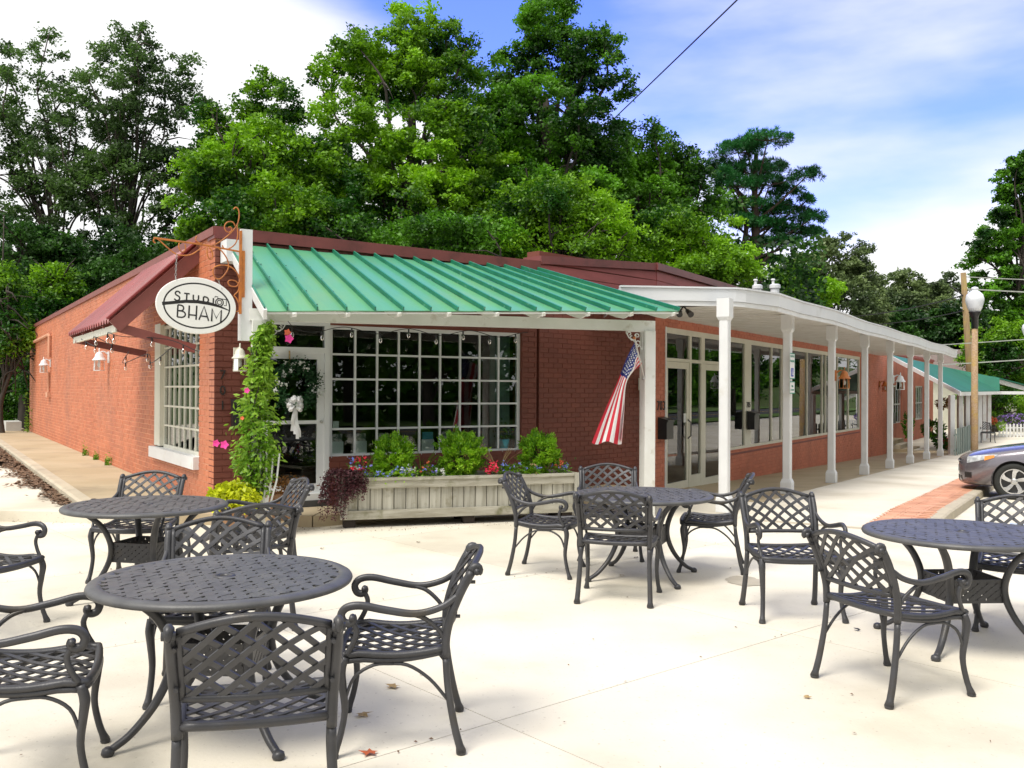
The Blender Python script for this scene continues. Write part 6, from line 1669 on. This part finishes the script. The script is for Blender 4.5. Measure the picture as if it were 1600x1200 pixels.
# ------------------------------------------------------------------ STREET LAMPS AND POLES
def street_lamp(x, y, z, hgt, label):
    t = thing('street_lamp', label, 'street lamp', (x, y, z)); b = MB(); b.lathe([(.125, 0), (.12, .5), (.10, hgt - .55)], 12, (x, y, z)); b.build('post', M['pole_pebble'], t, smooth=True)
    b = MB(); b.lathe([(.115, hgt - .58), (.115, hgt - .20), (.13, hgt - .19), (.14, hgt - .12), (.20, hgt - .02), (.20, hgt + .0), (.0, hgt + .01)], 14, (x, y, z)); b.build('collar', M['black'], t, smooth=True)
    b = MB(); b.lathe([(.17, hgt), (.24, hgt + .14), (.30, hgt + .36), (.305, hgt + .46), (.27, hgt + .60), (.17, hgt + .70), (.11, hgt + .74), (.11, hgt + .78), (.13, hgt + .80), (.10, hgt + .86), (.0, hgt + .89)], 18, (x, y, z)); b.build('globe', M['globe'], t, smooth=True)
    for k in range(0): pass
    return t
street_lamp(16.2, 32.5, -.56, 5.0, 'near street lamp with white globe on a tan post behind the parked car')
street_lamp(26.7, 48.0, -.60, 5.1, 'far street lamp, only its white globe showing at the right edge')
def pole(x, y, z, h, r, m, label, lean=0):
    t = thing('utility_pole', label, 'pole', (x, y, z)); b = MB(); b.tube([(x, y, z), (x + lean, y, z + h)], [r, r * .72], 12); b.build('shaft', m, t, smooth=True); return t
t = pole(23.15, 46.5, -.6, 8.2, .185, M['pole_wood'], 'yellow-brown wooden utility pole behind the white globe lamp', -.55)
b = MB(); b.tube([(22.55, 46.5, 6.5), (22.0, 46.5, 6.9), (21.9, 46.5, 7.0)], .03, 5); b.build('arm', M['dark_grey'], t)
t = pole(12.02, 45, -.6, 9.8, .17, M['pole_grey'], 'grey wooden utility pole rising behind the white canopy roof')
b = MB(); b.tube([(12.02, 45, 7.6), (12.7, 44.6, 8.0)], .035, 5); b.build('arm', M['pole_grey'], t)
for i, (x, y, r, h, lb) in enumerate(((5.28, 20.0, .11, .62, 'left one of two pale vent cylinders on the colonnade roof'), (5.80, 20.5, .12, .72, 'right one of two pale vent cylinders on the colonnade roof'))):
    t = thing('roof_vent', lb, 'vent', (x, y, 3.4), 0, 'vent cylinders on the flat roof'); zb = 3.2; zz = 3.93 if i == 0 else 4.0
    b = MB(); b.lathe([(r * .8, zb - 3.4 + 3.4), (r * .8, zz - .10), (r, zz - .09), (r, zz - .02), (r * .7, zz)], 14, (x, y, 0)); b.build('stack', M['fascia'], t, smooth=False)
    b = MB(); b.lathe([(.03, zz), (.03, zz + .09), (.05, zz + .09), (.04, zz + .12)], 8, (x - .04, y, 0)); b.build('cap', M['fascia'], t)
def wire(a, c, sag, r, m, label, fr='sky'):
    a, c = np.array(a, float), np.array(c, float); P = [a + (c - a) * u - (0, 0, 4 * sag * u * (1 - u)) for u in np.linspace(0, 1, 14)]; b = MB(); b.tube(P, r, 4); tag(b.build('overhead_wire', m), label, 'wire')
wire((10.35, 15, 14.6), (4.05, 45, 14.0), .03, .026, M['wire'], 'thick dark cable slanting across the blue sky into the treetops')
wire((12.1, 45, 8.9), (-30, 44, 9.6), .5, .012, M['wire'], 'thin wire from the grey pole running left through the trees')
wire((12.1, 45, 8.0), (-30, 44, 8.2), .5, .012, M['wire'], 'lower thin wire from the grey pole running left')
wire((12.1, 45, 5.2), (23.0, 46.5, 6.6), .5, .035, M['wire'], 'heavy wire between the grey and the yellow-brown poles')
wire((12.1, 45, 5.0), (23.0, 46.5, 5.8), .5, .03, M['wire'], 'lower wire between the grey and the yellow-brown poles')
wire((22.65, 46.5, 7.4), (45, 50, 8.0), .3, .03, M['wire_pale'], 'upper pale wire from the yellow-brown pole to the right edge')
wire((22.65, 46.5, 6.8), (45, 50, 7.2), .3, .04, M['wire_pale'], 'bright pale wire just below the upper one at the right')
wire((10, 45, 3.4), (45, 44, 6.4), .5, .03, M['wire_pale'], 'long pale wire passing behind the street lamp neck')
wire((14, 45, 2.6), (45, 42, 5.4), .4, .035, M['wire_pale'], 'lowest pale wire rising from the canopy end to the right edge')

# ------------------------------------------------------------------ THIRD SHOP, beyond the canopy
s3 = thing('porch_shop', 'far shop with deep green porch roof and row of white posts beyond the canopy', 'building', Rp(31, 1, -.6))
P3 = lambda s, p, z: Rp(s, 2.6 - p, z)
b = MB(); wall(P3, 40, -.9, 3.15, [(26.0, 27.0, -.2, 2.0), (28.2, 30.4, .3, 1.9), (32, 33, -.2, 2.0), (34.2, 36.6, .3, 1.9)], .2, b, s_from=24.12); b.build('wall', M['mortar_street'], s3)
b = MB(); b.fbox(P3, 24.12, 40, .05, -.3, 3.15, 3.27); b.build('parapet_cap', M['siding_red'], s3)
b = MB(); b.fbox(P3, 24.15, 40, -3.5, -3.6, -.6, 3.1); b.fbox(P3, 24.12, 40, -.2, -3.5, 3.0, 3.05); b.build('partition', M['interior'], s3)
for (a, c, z0_, z1_, nm) in ((26.0, 27.0, -.2, 2.0, 'door'), (32, 33, -.2, 2.0, 'door')):
    b = MB(); b.fbox(P3, a, a + .09, -.02, -.08, z0_, z1_); b.fbox(P3, c - .09, c, -.02, -.08, z0_, z1_); b.fbox(P3, a + .09, c - .09, -.02, -.08, z1_ - .1, z1_); b.fbox(P3, a + .09, c - .09, -.02, -.08, z0_, z0_ + .5); dd = b.build(nm, M['white'], s3)
    b = MB(); b.fbox(P3, a + .09, c - .09, -.04, -.045, z0_ + .5, z1_ - .1); b.build('pane', M['glass'], dd)
for (a, c) in ((28.2, 30.4), (34.2, 36.6)): gridwin(P3, a, c, .3, 1.9, 4, 2, s3, M['white_metal'], mw=.05)
# deep green porch roof with its hipped far end
q = [np.array(p) for p in ((14.30, 35.0, 3.02), (21.97, 46.2, 2.78), (23.95, 45.6, 2.32), (23.65, 45.0, 1.70), (15.42, 31.9, 1.66))]
b = MB(); b.add(q + [p - (0, 0, .06) for p in q], [(4, 3, 2, 1, 0), (5, 6, 7, 8, 9)] + [((i + 1) % 5, i, 5 + i, 5 + (i + 1) % 5) for i in range(5)]); b.build('green_roof', M['green_roof2'], s3)
b = MB(); beam(b, (14.28, 34.95, 2.84), (15.40, 31.85, 1.50), .05, .15); b.build('barge_board', M['white'], s3)
b = MB(); beam(b, (15.42, 31.95, 1.50), (23.7, 45.05, 1.53), .10, .13); b.build('beam', M['white'], s3)
for i, (s, n_) in enumerate(((22.95, -.2), (25.4, -.2), (27.73, -.2), (32.5, -.2), (34.5, -.2), (37.0, -.2))):
    b = MB(); x, y, _ = Rp(s, n_, 0); b.cbox((x - .085, y - .085, -.62), (.17, 0, 0), (0, .17, 0), (0, 0, 2.14), .01); b.build('post', M['white'], s3)
    b = MB(); b.tube([(x, y, 1.1), (x + .32, y + .45, 1.5)], .03, 4); b.build('brace', M['white'], s3)
for k in range(3):
    b = MB(); b.fbox(lambda s, p, z: Rp(s, 2.45 - p, z), 25.1, 27.8, 0, .95 - k * .30, -.68 + k * .15, -.535 + k * .15); b.build('step', M['concrete_porch'] if k != 1 else M['kerb'], s3)
# white open truss of the far porch
t = thing('porch_truss', 'white open gable truss of the farthest porch at the right edge', 'porch', (24.5, 46, -.6))
b = MB(); beam(b, (23.8, 46.1, 2.16), (28.5, 47.5, 1.12), .10, .20); b.build('rafter', M['white'], t); b = MB(); beam(b, (23.7, 46.1, 2.38), (28.6, 47.5, 1.34), .5, .04); b.build('roof_edge', M['green_roof2'], t)
b = MB(); beam(b, (23.6, 45.3, 1.52), (28.5, 45.9, 1.52), .10, .15); b.build('beam', M['white'], t)
b = MB(); b.box(25.55, 45.4, -.6, 25.72, 45.57, 1.5); b.build('post', M['white'], t)
def picket(nm, label, a, c, h, w, gap, m, z0, zf_=None, alt=0, rails=(.2, .75), point=False):
    t = thing(nm, label, 'fence', (a[0], a[1], z0)); a, c = np.array([*a, z0]), np.array([*c, z0]); L = np.linalg.norm(c - a); d = (c - a) / L; o = np.array([d[1], -d[0], 0]); n = int(L / (w + gap))
    for i in range(n):
        p = a + d * (i * (w + gap)) + o * (alt * (i % 2)); hh = h * (1 + .02 * math.sin(i * 2.1)); b = MB()
        if point: b.prism([p, p + d * w, p + d * w + (0, 0, hh - w * .5), p + d * w / 2 + (0, 0, hh), p + (0, 0, hh - w * .5)], o * .02)
        else: b.obox(p, d * w, o * .022, (0, 0, hh))
        b.build('picket', m, t)
    for r in rails: b = MB(); b.obox(a - o * .03 + (0, 0, h * r), d * L, o * .028, (0, 0, .06)); b.build('rail', m, t)
    return t
picket('picket_fence', 'tall sage-grey board fence along the far porch, left of the lamp post', Rp(22.4, -.36, 0)[:2], Rp(29.6, -.36, 0)[:2], .95, .20, .07, M['sagegrey'], -.58, alt=.04)
picket('picket_fence', 'white pointed picket fence behind the far dark chair at the right edge', (23.6, 45.0), (27.6, 45.6), .68, .09, .10, M['white'], -.58, rails=(.18, .66), point=True)
# plants and things on the far porch
def bush(nm, label, cat, c, r, lm, n, ls, seed, flowers=None, fsz=.09):
    t = thing(nm, label, cat, c); rr = np.random.default_rng(seed); d = rr.normal(size=(n, 3)); d /= np.linalg.norm(d, axis=1)[:, None]; q = np.array(c) + d * np.array(r) * (rr.uniform(.3, 1, n) ** .5)[:, None] * (1 + .18 * np.sin(d[:, :1] * 7 + d[:, 2:] * 5)); leafcloud('foliage', q, ls, lm, t, .55, seed)
    if flowers is not None:
        m = n // 3; d = rr.normal(size=(m, 3)); d /= np.linalg.norm(d, axis=1)[:, None]; leafcloud('blooms', np.array(c) + d * np.array(r) * 1.03, fsz, flowers, t, .8, seed + 1)
    b = MB(); b.tube([np.array(c) - (0, 0, r[2]), np.array(c)], .02, 5); b.build('stem', M['bark'], t); return t
bush('potted_fern', 'dark green fern among the far porch posts', 'plant', Rp(27.6, 1.0, .15), (.45, .45, .4), L_mid, 900, .12, 201)
bush('potted_plant', 'leafy plant in shade by the far porch steps', 'plant', Rp(25.9, .5, -.25), (.3, .3, .35), L_deep, 500, .10, 202)
bush('potted_plant', 'dark leafy bush beside the black mailbox at the end of the brick wall', 'plant', Rp(24.9, 1.5, .35), (.22, .22, .5), L_mid, 400, .10, 203)
bush('hanging_basket', 'hanging fern basket below the deep green porch roof', 'plant', Rp(29.6, .9, 1.15), (.3, .3, .25), L_rust, 420, .10, 204)
bush('purple_flowers', 'mass of purple petunias above the white picket fence', 'flowers', (24.9, 45.6, .28), (1.05, .4, .28), L_dusty, 1300, .10, 205, M['purpleflower'], .11)
bush('red_flowers', 'orange-red flowers by the far white post', 'flowers', (23.35, 45.2, .22), (.25, .2, .18), L_mid, 240, .09, 206, M['coral'], .12)
bush('yellow_green_plant', 'yellow-green plant by the left end of the white picket fence', 'plant', (23.55, 44.7, -.02), (.22, .2, .25), L_vine, 240, .09, 207)
pot(Rp(26.9, .35, -.57), .22, .42, M['redflower'], 'bright red pot on the far porch')
t = thing('mailbox', 'black mailbox at the end of the orange brick wall', 'mailbox', Rp(24.9, 1.9, .6)); b = MB(); b.fbox(P3, 24.5, 25.1, .25, .65, .45, .85); b.build('body', M['black'], t)
b = MB(); b.fbox(P3, 24.75, 24.85, .42, .50, -.6, .45); b.build('stand', M['white'], t)
o = copy_tree(proto_chair) if False else None
nv_chair = [ob for ob in COL.objects if ob.get('category') == 'chair'][0]
c2 = copy_tree(nv_chair); c2.location = (20.55, 40.2, -.575); c2.rotation_euler = (0, 0, math.radians(-100 - 90)); c2['label'] = 'small far navy-looking metal chair on the pavement beyond the lamp post'; del c2['group']
c2.scale = (1.05, 1.05, 1.05)
hs = thing('far_house', 'far house with a pale brown shingle roof above the green porch roof', 'house', (24, 56, -.7))
b = MB(); b.box(21, 55, -.7, 30, 62, 2.9); b.build('wall', M['cream'], hs)
b = MB(); b.add([(24.6, 54.6, 2.8), (31, 54.6, 2.8), (29.8, 58.5, 4.35), (26.0, 58.5, 4.35), (24.6, 62.4, 2.8), (31, 62.4, 2.8)], [(0, 1, 2, 3), (3, 2, 5, 4), (0, 3, 4), (1, 5, 2)]); 
b = MB(); b.add([(20.5, 54.6, 2.8), (31, 54.6, 2.8), (29, 58.5, 4.3), (25.2, 58.5, 4.3), (20.5, 62.4, 2.8), (31, 62.4, 2.8)], [(0, 1, 2, 3), (3, 2, 5, 4), (0, 3, 4), (1, 5, 2)]); b.build('roof', M['roof_far'], hs)

# ------------------------------------------------------------------ TREES
def at(px, py, Y): return pxw(px, py, Y)
def tree(label, base, Y, blobs, leafm, nleaf, lsz, seed, nclump=70, tr=.35, group='trees behind the shops', clump=.13, nm='broadleaf_tree', hollow=.35, barkm='bark', fork=.35, asp=.55, flat=.62, z0=-.4, lean=None, limbs=34, dens=1.9):
    """blobs in metres: (centre xyz, radii xyz). Leaves gather in flattened clumps near the crown's skin."""
    rr = np.random.default_rng(seed); nleaf = int(nleaf * 1.35); nclump = int(nclump * dens); lsz = lsz * .95; bx, by = base; t = thing(nm, label, 'tree', (bx, by, z0), 0, group)
    W = np.array([r[0] * r[1] * r[2] for c, r in blobs]) ** .7; W /= W.sum(); cl = []
    while len(cl) < nclump:
        k = rr.choice(len(blobs), p=W); c, r = blobs[k]; d = rr.normal(size=3); d /= np.linalg.norm(d); q = rr.uniform(hollow ** 3, 1) ** (1 / 3.); p = np.array(c) + d * np.array(r) * q
        if p[2] < z0 + .6: continue
        cl.append((p, q, d))
    cz = max(c[2] + r[2] for c, r in blobs) - z0; mr_ = np.mean([r[0] for c, r in blobs]); per = nleaf // nclump; L_, N_ = [], []
    for p, q, d in cl:
        R = clump * (mr_ * 2) * rr.uniform(.55, 1.35); R = max(R, .45)
        # sub-sprigs give the clump a ragged rim
        ns = 9; sp = rr.normal(size=(ns, 3)); sp /= np.linalg.norm(sp, axis=1)[:, None]; sp = sp * np.array([R, R, R * flat]) * rr.uniform(.3, 1.15, (ns, 1)); sp[:, 2] -= .10 * R * (sp[:, 0] ** 2 + sp[:, 1] ** 2) / R ** 2
        idx = rr.integers(0, ns, per); q3 = p + sp[idx] + rr.normal(size=(per, 3)) * R * np.array([.26, .26, .17]); L_.append(q3); N_.append(np.tile(d * .35 + (0, 0, -.12), (per, 1)))
    leafcloud('crown', np.concatenate(L_), lsz, leafm, t, asp, seed, N=np.concatenate(N_), up=.7)
    b = MB(); top = np.array([bx, by, z0 + cz * .72]) + (lean if lean is not None else 0); P = smoothpath([(bx, by, z0), (bx + rr.normal() * .15, by, z0 + cz * .25), tuple(np.array([bx, by, z0 + cz * .5]) + (np.array(lean) * .45 if lean is not None else 0) + rr.normal(size=3) * .2), tuple(top)], 5); n = len(P)
    b.tube(P, list(np.linspace(tr, tr * .22, n)), 9); b.build('trunk', M[barkm], t, smooth=True)
    b = MB(); order = rr.permutation(len(cl))[:limbs]
    for k in order:
        p = cl[k][0]; h = np.clip((p[2] - z0) / cz * rr.uniform(.45, .75), .15, .8); i = int(h / .72 * (n - 1)); i = min(i, n - 2); a = P[i]; m1 = a + (p - a) * .4 + (0, 0, .10 * np.linalg.norm(p - a)); m2 = a + (p - a) * .75 + rr.normal(size=3) * .25
        r0 = tr * (.30 - .22 * h); Q = smoothpath([a, m1, m2, p], 4); b.tube(Q, list(np.linspace(r0, .025, len(Q))), 6)
        for j in range(2): q = Q[len(Q) * 2 // 3]; e = q + rr.normal(size=3) * .5; b.tube([q, (q + e) / 2 + (0, 0, .1), e], [.04, .025, .012], 4)
    b.build('limbs', M[barkm], t, smooth=True)
    return t
def B(px, py, Y, rpx, rpy, ry=None):
    c = at(px, py, Y); rx = rpx / FPX * Y; rz_ = rpy / FPX * Y; return (c, (rx, ry or rx * .8, rz_))


tree('tall sparse dark tree at the far left edge, sky showing through', (at(95, 500, 40)[0], 40), 40, [B(40, 140, 40, 85, 100), B(105, 250, 40, 100, 80), B(0, 260, 40, 70, 120), B(130, 190, 40, 60, 60), B(30, 390, 39, 120, 70)], L_airy, 24000, .17, 1, 95, .26, dens=2.2, clump=.075, hollow=.1, lean=(-2.2, 0, 0), nm='sparse_tree', flat=.5)
tree('tall open-crowned tree behind the side wall with dark forked trunk against the sky', (at(175, 500, 38)[0], 38), 38, [B(215, 110, 38, 95, 70), B(180, 200, 38, 90, 70), B(255, 190, 38, 75, 90), B(205, 300, 38, 105, 70), B(130, 300, 38, 70, 70), B(290, 140, 38, 30, 50), B(290, 290, 38, 60, 70)], L_airy, 26000, .165, 2, 110, .26, dens=2.2, clump=.07, hollow=.1, lean=(1.0, 0, 0), nm='sparse_tree', flat=.5)
tree('bright yellow-green tree above the corner sign', (at(385, 500, 33)[0], 33), 33, [B(420, 160, 34, 45, 60), B(345, 215, 34, 60, 60), B(410, 260, 33, 110, 70), B(320, 290, 32, 65, 45), B(440, 330, 31, 110, 50), B(350, 350, 31, 70, 35)], L_bright, 42000, .17, 3, 120, .36, clump=.10)
tree('large bright green tree behind the green awning, left of the two tallest', (at(640, 500, 36)[0], 36), 36, [B(610, 90, 37, 85, 65), B(540, 110, 37, 60, 50), B(680, 110, 37, 90, 80), B(560, 230, 35, 100, 85), B(690, 240, 35, 110, 90), B(620, 330, 34, 140, 60), B(530, 300, 34, 80, 60), B(640, 40, 38, 50, 35)], L_bright, 70000, .17, 4, 190, .5, clump=.085)
tree('tallest green tree, its top touching the upper edge of the photo', (at(850, 500, 37)[0], 37), 37, [B(870, 60, 38, 75, 70), B(800, 130, 38, 70, 70), B(930, 110, 38, 65, 70), B(860, 200, 37, 110, 80), B(780, 260, 37, 80, 80), B(940, 260, 37, 80, 70), B(860, 320, 36, 130, 60), B(865, 10, 39, 40, 40)], L_mid, 70000, .17, 5, 190, .5, clump=.085)
tree('dark green tree on the right shoulder of the tree mass', (at(1010, 500, 39)[0], 39), 39, [B(1000, 230, 39, 60, 50), B(1050, 270, 39, 60, 45), B(1010, 330, 39, 90, 60), B(1090, 320, 39, 45, 45), B(960, 300, 40, 60, 70)], L_mid, 34000, .17, 6, 110, .4, clump=.10)
tree('dark tree filling the gap between the two big green trees', (at(760, 500, 44)[0], 44), 44, [B(760, 180, 45, 120, 110), B(700, 320, 44, 260, 90), B(960, 330, 44, 180, 80), B(470, 330, 44, 130, 90)], L_deep, 60000, .24, 7, 150, .45, clump=.075, hollow=.0)
tree('lime green bushy tree low before the tallest tree', (at(880, 500, 31)[0], 31), 31, [B(870, 330, 31, 90, 45), B(810, 335, 31, 50, 40), B(930, 360, 31, 70, 45), B(860, 385, 31, 110, 35)], L_bright, 30000, .14, 8, 90, .25, clump=.09, nm='understory_tree')
tree('fresh green understory tree left of the pine', (at(1090, 500, 33)[0], 33), 33, [B(1040, 370, 33, 75, 50), B(1110, 385, 33, 65, 50), B(1020, 420, 33, 100, 35), B(1130, 420, 33, 60, 30)], L_bright, 30000, .14, 9, 90, .22, clump=.09, nm='understory_tree')
tree('dusky understory tree low behind the parapet of the studio', (at(690, 500, 30)[0], 30), 30, [B(560, 380, 31, 120, 35), B(700, 375, 30, 110, 40), B(470, 365, 31, 70, 35), B(790, 390, 31, 70, 30)], L_mid, 30000, .15, 10, 90, .22, clump=.07, nm='understory_tree')
# dark wood at the left, reads as one mass of separate low trees
tree('dark leafy tree low at the left behind the side wall, beneath the sparse pair', (at(250, 500, 35)[0], 35), 35, [B(230, 400, 36, 120, 55), B(320, 390, 36, 80, 50), B(150, 440, 35, 110, 60), B(300, 450, 35, 90, 50)], L_deep, 30000, .18, 11, 100, .3, clump=.085)
tree('dark leafy tree at the left edge under the tall sparse tree', (at(40, 500, 34)[0], 34), 34, [B(20, 400, 34, 90, 60), B(90, 460, 34, 90, 60), B(0, 500, 34, 60, 60)], L_deep, 26000, .18, 12, 80, .3, clump=.095)
tree('bright young tree rising beside the far end of the side wall', (at(88, 560, 31)[0], 31), 31, [B(85, 455, 31, 35, 40), B(70, 500, 31, 45, 30), B(110, 475, 31, 30, 25)], L_bright, 9000, .15, 13, 40, .10, clump=.16, nm='young_tree')
tree('young yellow-green tree at the left edge of the photo', (at(8, 560, 29)[0], 29), 29, [B(5, 440, 29, 22, 25), B(0, 500, 29, 35, 40), B(20, 530, 29, 35, 30)], L_bright, 8000, .14, 14, 36, .10, clump=.18, nm='young_tree')
for i, (px, py, Y, r, lb) in enumerate(((15, 590, 34.5, 34, 'tall leafy hedge shrub at the far left, cut by the frame'), (38, 610, 35, 26, 'leafy hedge shrub just left of the side wall end'), (60, 560, 33.5, 26, 'leafy shrub peeping behind the far corner of the side wall'))):
    tree(lb, (at(px, 600, Y)[0], Y), Y, [B(px, py - 30, Y, r, 45), B(px, py + 25, Y, r, 38)], L_mid, 9000, .13, 20 + i, 44, .07, nm='hedge_shrub', group='shrubs at the end of the driveway', clump=.16, z0=-.1)
# long-needled pine
def pine():
    Y = 44; t = thing('pine_tree', 'tall dark umbrella-headed pine standing apart against the white cloud', 'tree', (at(1170, 500, Y)[0], Y, -.5), 0, None); rr = np.random.default_rng(33); X = lambda px, py: at(px, py, Y)
    b = MB(); P = smoothpath([X(1163, 620), X(1166, 480), X(1176, 420), X(1180, 350), X(1178, 300), X(1180, 240)], 5); b.tube(P, list(np.linspace(.30, .10, len(P))), 9)
    P2 = smoothpath([X(1166, 470), X(1158, 410), X(1165, 350), X(1150, 290)], 5); b.tube(P2, list(np.linspace(.2, .06, len(P2))), 8); b.build('trunk', M['bark_pale'], t, smooth=True)
    pads = [(1150, 240, 42, 18), (1185, 232, 40, 16), (1130, 262, 34, 16), (1215, 255, 34, 16), (1175, 268, 50, 18), (1140, 295, 40, 16), (1200, 290, 44, 16), (1232, 300, 26, 14), (1245, 285, 20, 14), (1180, 320, 60, 16), (1130, 330, 34, 14), (1225, 330, 42, 15), (1262, 345, 26, 12), (1200, 350, 40, 12), (1240, 362, 40, 12), (1280, 358, 16, 10), (1215, 378, 42, 9), (1160, 350, 34, 12), (1190, 404, 30, 7), (1120, 285, 22, 14), (1165, 225, 30, 12), (1262, 312, 12, 10), (1212, 405, 12, 6)]
    L_, N_ = [], []; lb = MB()
    for (px, py, rx, ry) in pads:
        c = X(px, py) + (0, rr.uniform(-1.6, 1.6), 0); R = np.array([rx * 1.1, rx * .9, ry * 1.25]) / FPX * Y
        i = int(np.clip((c[2] - 4) / 10, 0, .95) * (len(P) - 1)); a = P[min(i, len(P) - 1)] - (0, 0, .8); Q = smoothpath([a, (a + c) / 2 + (0, 0, -.1), c], 4); lb.tube(Q, list(np.linspace(.08, .025, len(Q))), 5)
        m = int(rx * 1.5)
        for k in range(m):       # tufts
            d = rr.normal(size=3); d /= np.linalg.norm(d); d[2] = abs(d[2]) * .9 - .15; tc = c + d * R * rr.uniform(.45, 1.05); nn = 46; v = rr.normal(size=(nn, 3)) + d * .5 + (0, 0, .4); v /= np.linalg.norm(v, axis=1)[:, None]; L_.append(tc + v * .15); N_.append(v * 4)
            lb.tube([c, tc], .015, 3) if k % 3 == 0 else None
    leafcloud('crown', np.concatenate(L_), .26, L_pine, t, .12, 5, N=np.concatenate(N_)); lb.build('limbs', M['bark_pale'], t)
pine()
tree('rounded grey-green tree in the middle distance, right of the pine', (at(1300, 500, 62)[0], 62), 62, [B(1310, 405, 62, 55, 38), B(1250, 440, 60, 50, 45), B(1340, 440, 62, 40, 45), B(1300, 480, 60, 90, 50)], L_dusty, 30000, .24, 41, 90, .3, dens=3.2, clump=.085, z0=-.7)
tree('yellow-green bushy tree behind the roof vents', (at(1240, 500, 50)[0], 50), 50, [B(1235, 435, 50, 35, 30), B(1270, 460, 50, 45, 30), B(1220, 470, 50, 40, 30)], L_bright, 12000, .2, 42, 50, .25, clump=.13, z0=-.7)
tree('hazy olive tree behind the canopy, in the centre of the far row', (at(1410, 500, 72)[0], 72), 72, [B(1400, 455, 72, 45, 32), B(1450, 470, 72, 40, 35), B(1410, 500, 70, 90, 45), B(1480, 460, 74, 22, 40)], L_dusty, 26000, .28, 43, 90, .3, dens=3.0, clump=.085, z0=-.7)
tree('dark dense tree behind the end of the white canopy', (at(1430, 560, 66)[0], 66), 66, [B(1380, 520, 66, 80, 35), B(1450, 525, 66, 70, 45), B(1500, 540, 66, 40, 50)], L_deep, 24000, .3, 44, 80, .4, clump=.10, z0=-.7, hollow=0)
tree('large green tree rising at the right edge of the photo', (at(1600, 560, 55)[0], 55), 55, [B(1600, 290, 56, 50, 55), B(1570, 370, 56, 60, 60), B(1640, 340, 56, 80, 90), B(1560, 450, 55, 50, 60), B(1620, 470, 55, 80, 70), B(1540, 430, 57, 35, 40)], L_mid, 44000, .24, 45, 130, .5, clump=.09, z0=-.7)
tree('vine-clad lower tree behind the street lamp at the right', (at(1555, 600, 52)[0], 52), 52, [B(1545, 540, 52, 40, 50), B(1590, 560, 52, 50, 60), B(1560, 610, 52, 60, 40)], L_bright, 22000, .2, 46, 80, .3, clump=.12, z0=-.7)
tree('dark tree mass far behind the lamp and the porch', (at(1520, 600, 64)[0], 64), 64, [B(1520, 520, 64, 50, 60), B(1600, 540, 64, 80, 70), B(1500, 580, 64, 70, 40)], L_deep, 24000, .3, 47, 80, .4, clump=.1, z0=-.7, hollow=0)
# trees across the street, which the shop glass reflects
for i, (s, n_, h, lm) in enumerate(((-16, -28, 11, L_mid), (-6, -31, 13, L_bright), (4, -30, 12, L_mid), (15, -32, 13, L_bright), (27, -31, 12, L_mid), (40, -33, 13, L_mid), (55, -30, 12, L_deep))):
    x, y, _ = Rp(s, n_, 0); c = np.array((x, y, h * .55))
    tree(['broad tree across the street, first from the near end', 'second tree across the street', 'third tree across the street', 'fourth tree across the street', 'fifth tree across the street', 'sixth tree across the street', 'farthest tree across the street'][i] + ', seen only in the shop glass', (x, y), y, [(c, (4.5, 4.5, h * .36)), (c + (1.8, 1, h * .22), (3.2, 3.2, h * .2)), (c + (-2, -1, -1), (3.4, 3.4, h * .25))], lm, 9000, .42, 80 + i, 60, .4, group='trees across the street', clump=.13)
for i, (x, y) in enumerate(((14, -14), (3, -18), (-9, -16))):
    c = np.array((x, y, 6.5)); tree(['tree behind the viewer to the right', 'tree straight behind the viewer', 'tree behind the viewer to the left'][i] + ', mirrored in the shop windows', (x, y), y, [(c, (5, 5, 4.2)), (c + (2, 1, 2.5), (3.2, 3.2, 2.5))], L_mid, 9000, .42, 90 + i, 60, .4, group='trees behind the viewer', clump=.13)
tp0 = None
for i, (s, n_) in enumerate(((-9, -16.2), (-2, -16.4), (5, -16), (13, -16.3), (23, -16.1), (33, -16.4), (46, -16), (62, -16.2), (84, -16.2))):
    x, y, _ = Rp(s, n_, 0); lb = ['nearest', 'second', 'third', 'fourth', 'fifth', 'sixth', 'seventh', 'eighth', 'farthest'][i] + ' tree on the verge by the parking lot, mirrored in the shop glass'
    if tp0 is None:
        c = np.array((x, y, 4.6)); tp0 = tree(lb, (x, y), y, [(c, (3.2, 3.2, 2.3)), (c + (1, .6, 1.8), (2.4, 2.4, 1.7)), (c + (-1, -.5, -1.2), (2.5, 2.5, 1.5))], L_mid, 9000, .26, 70, 60, .24, group='trees on the parking lot verge', clump=.13)
    else:
        o = copy_tree(tp0); o.location = (x, y, -.4); o.rotation_euler = (0, 0, i * 1.9); o['label'] = lb; o.scale = (1, 1, 1 + .1 * math.sin(i * 2))
# thicket across the street
rr = np.random.default_rng(321); q = []
for i in range(42000):
    s = rr.uniform(-45, 170); n = -36 + rr.normal() * 1.2 - 2 * math.sin(s * .4); q.append(Rp(s, n, -.2 + rr.uniform(0, 1) ** 1.3 * (5.5 + 1.6 * math.sin(s * .55))))
u = leafcloud('thicket', q, .75, L_mid, None, .6, 18); tag(u, 'thicket along the far side of the street, mirrored in the glass', 'thicket'); u['kind'] = 'stuff'
# undergrowth that closes the view below the crowns
rr = np.random.default_rng(123); C_ = []
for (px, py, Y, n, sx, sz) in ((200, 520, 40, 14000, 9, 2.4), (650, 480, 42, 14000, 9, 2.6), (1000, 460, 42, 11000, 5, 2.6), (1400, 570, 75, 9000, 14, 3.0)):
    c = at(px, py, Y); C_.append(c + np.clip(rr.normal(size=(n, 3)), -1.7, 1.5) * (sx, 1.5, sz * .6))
C_ = np.concatenate(C_); C_ = C_[C_[:, 2] > -.5]
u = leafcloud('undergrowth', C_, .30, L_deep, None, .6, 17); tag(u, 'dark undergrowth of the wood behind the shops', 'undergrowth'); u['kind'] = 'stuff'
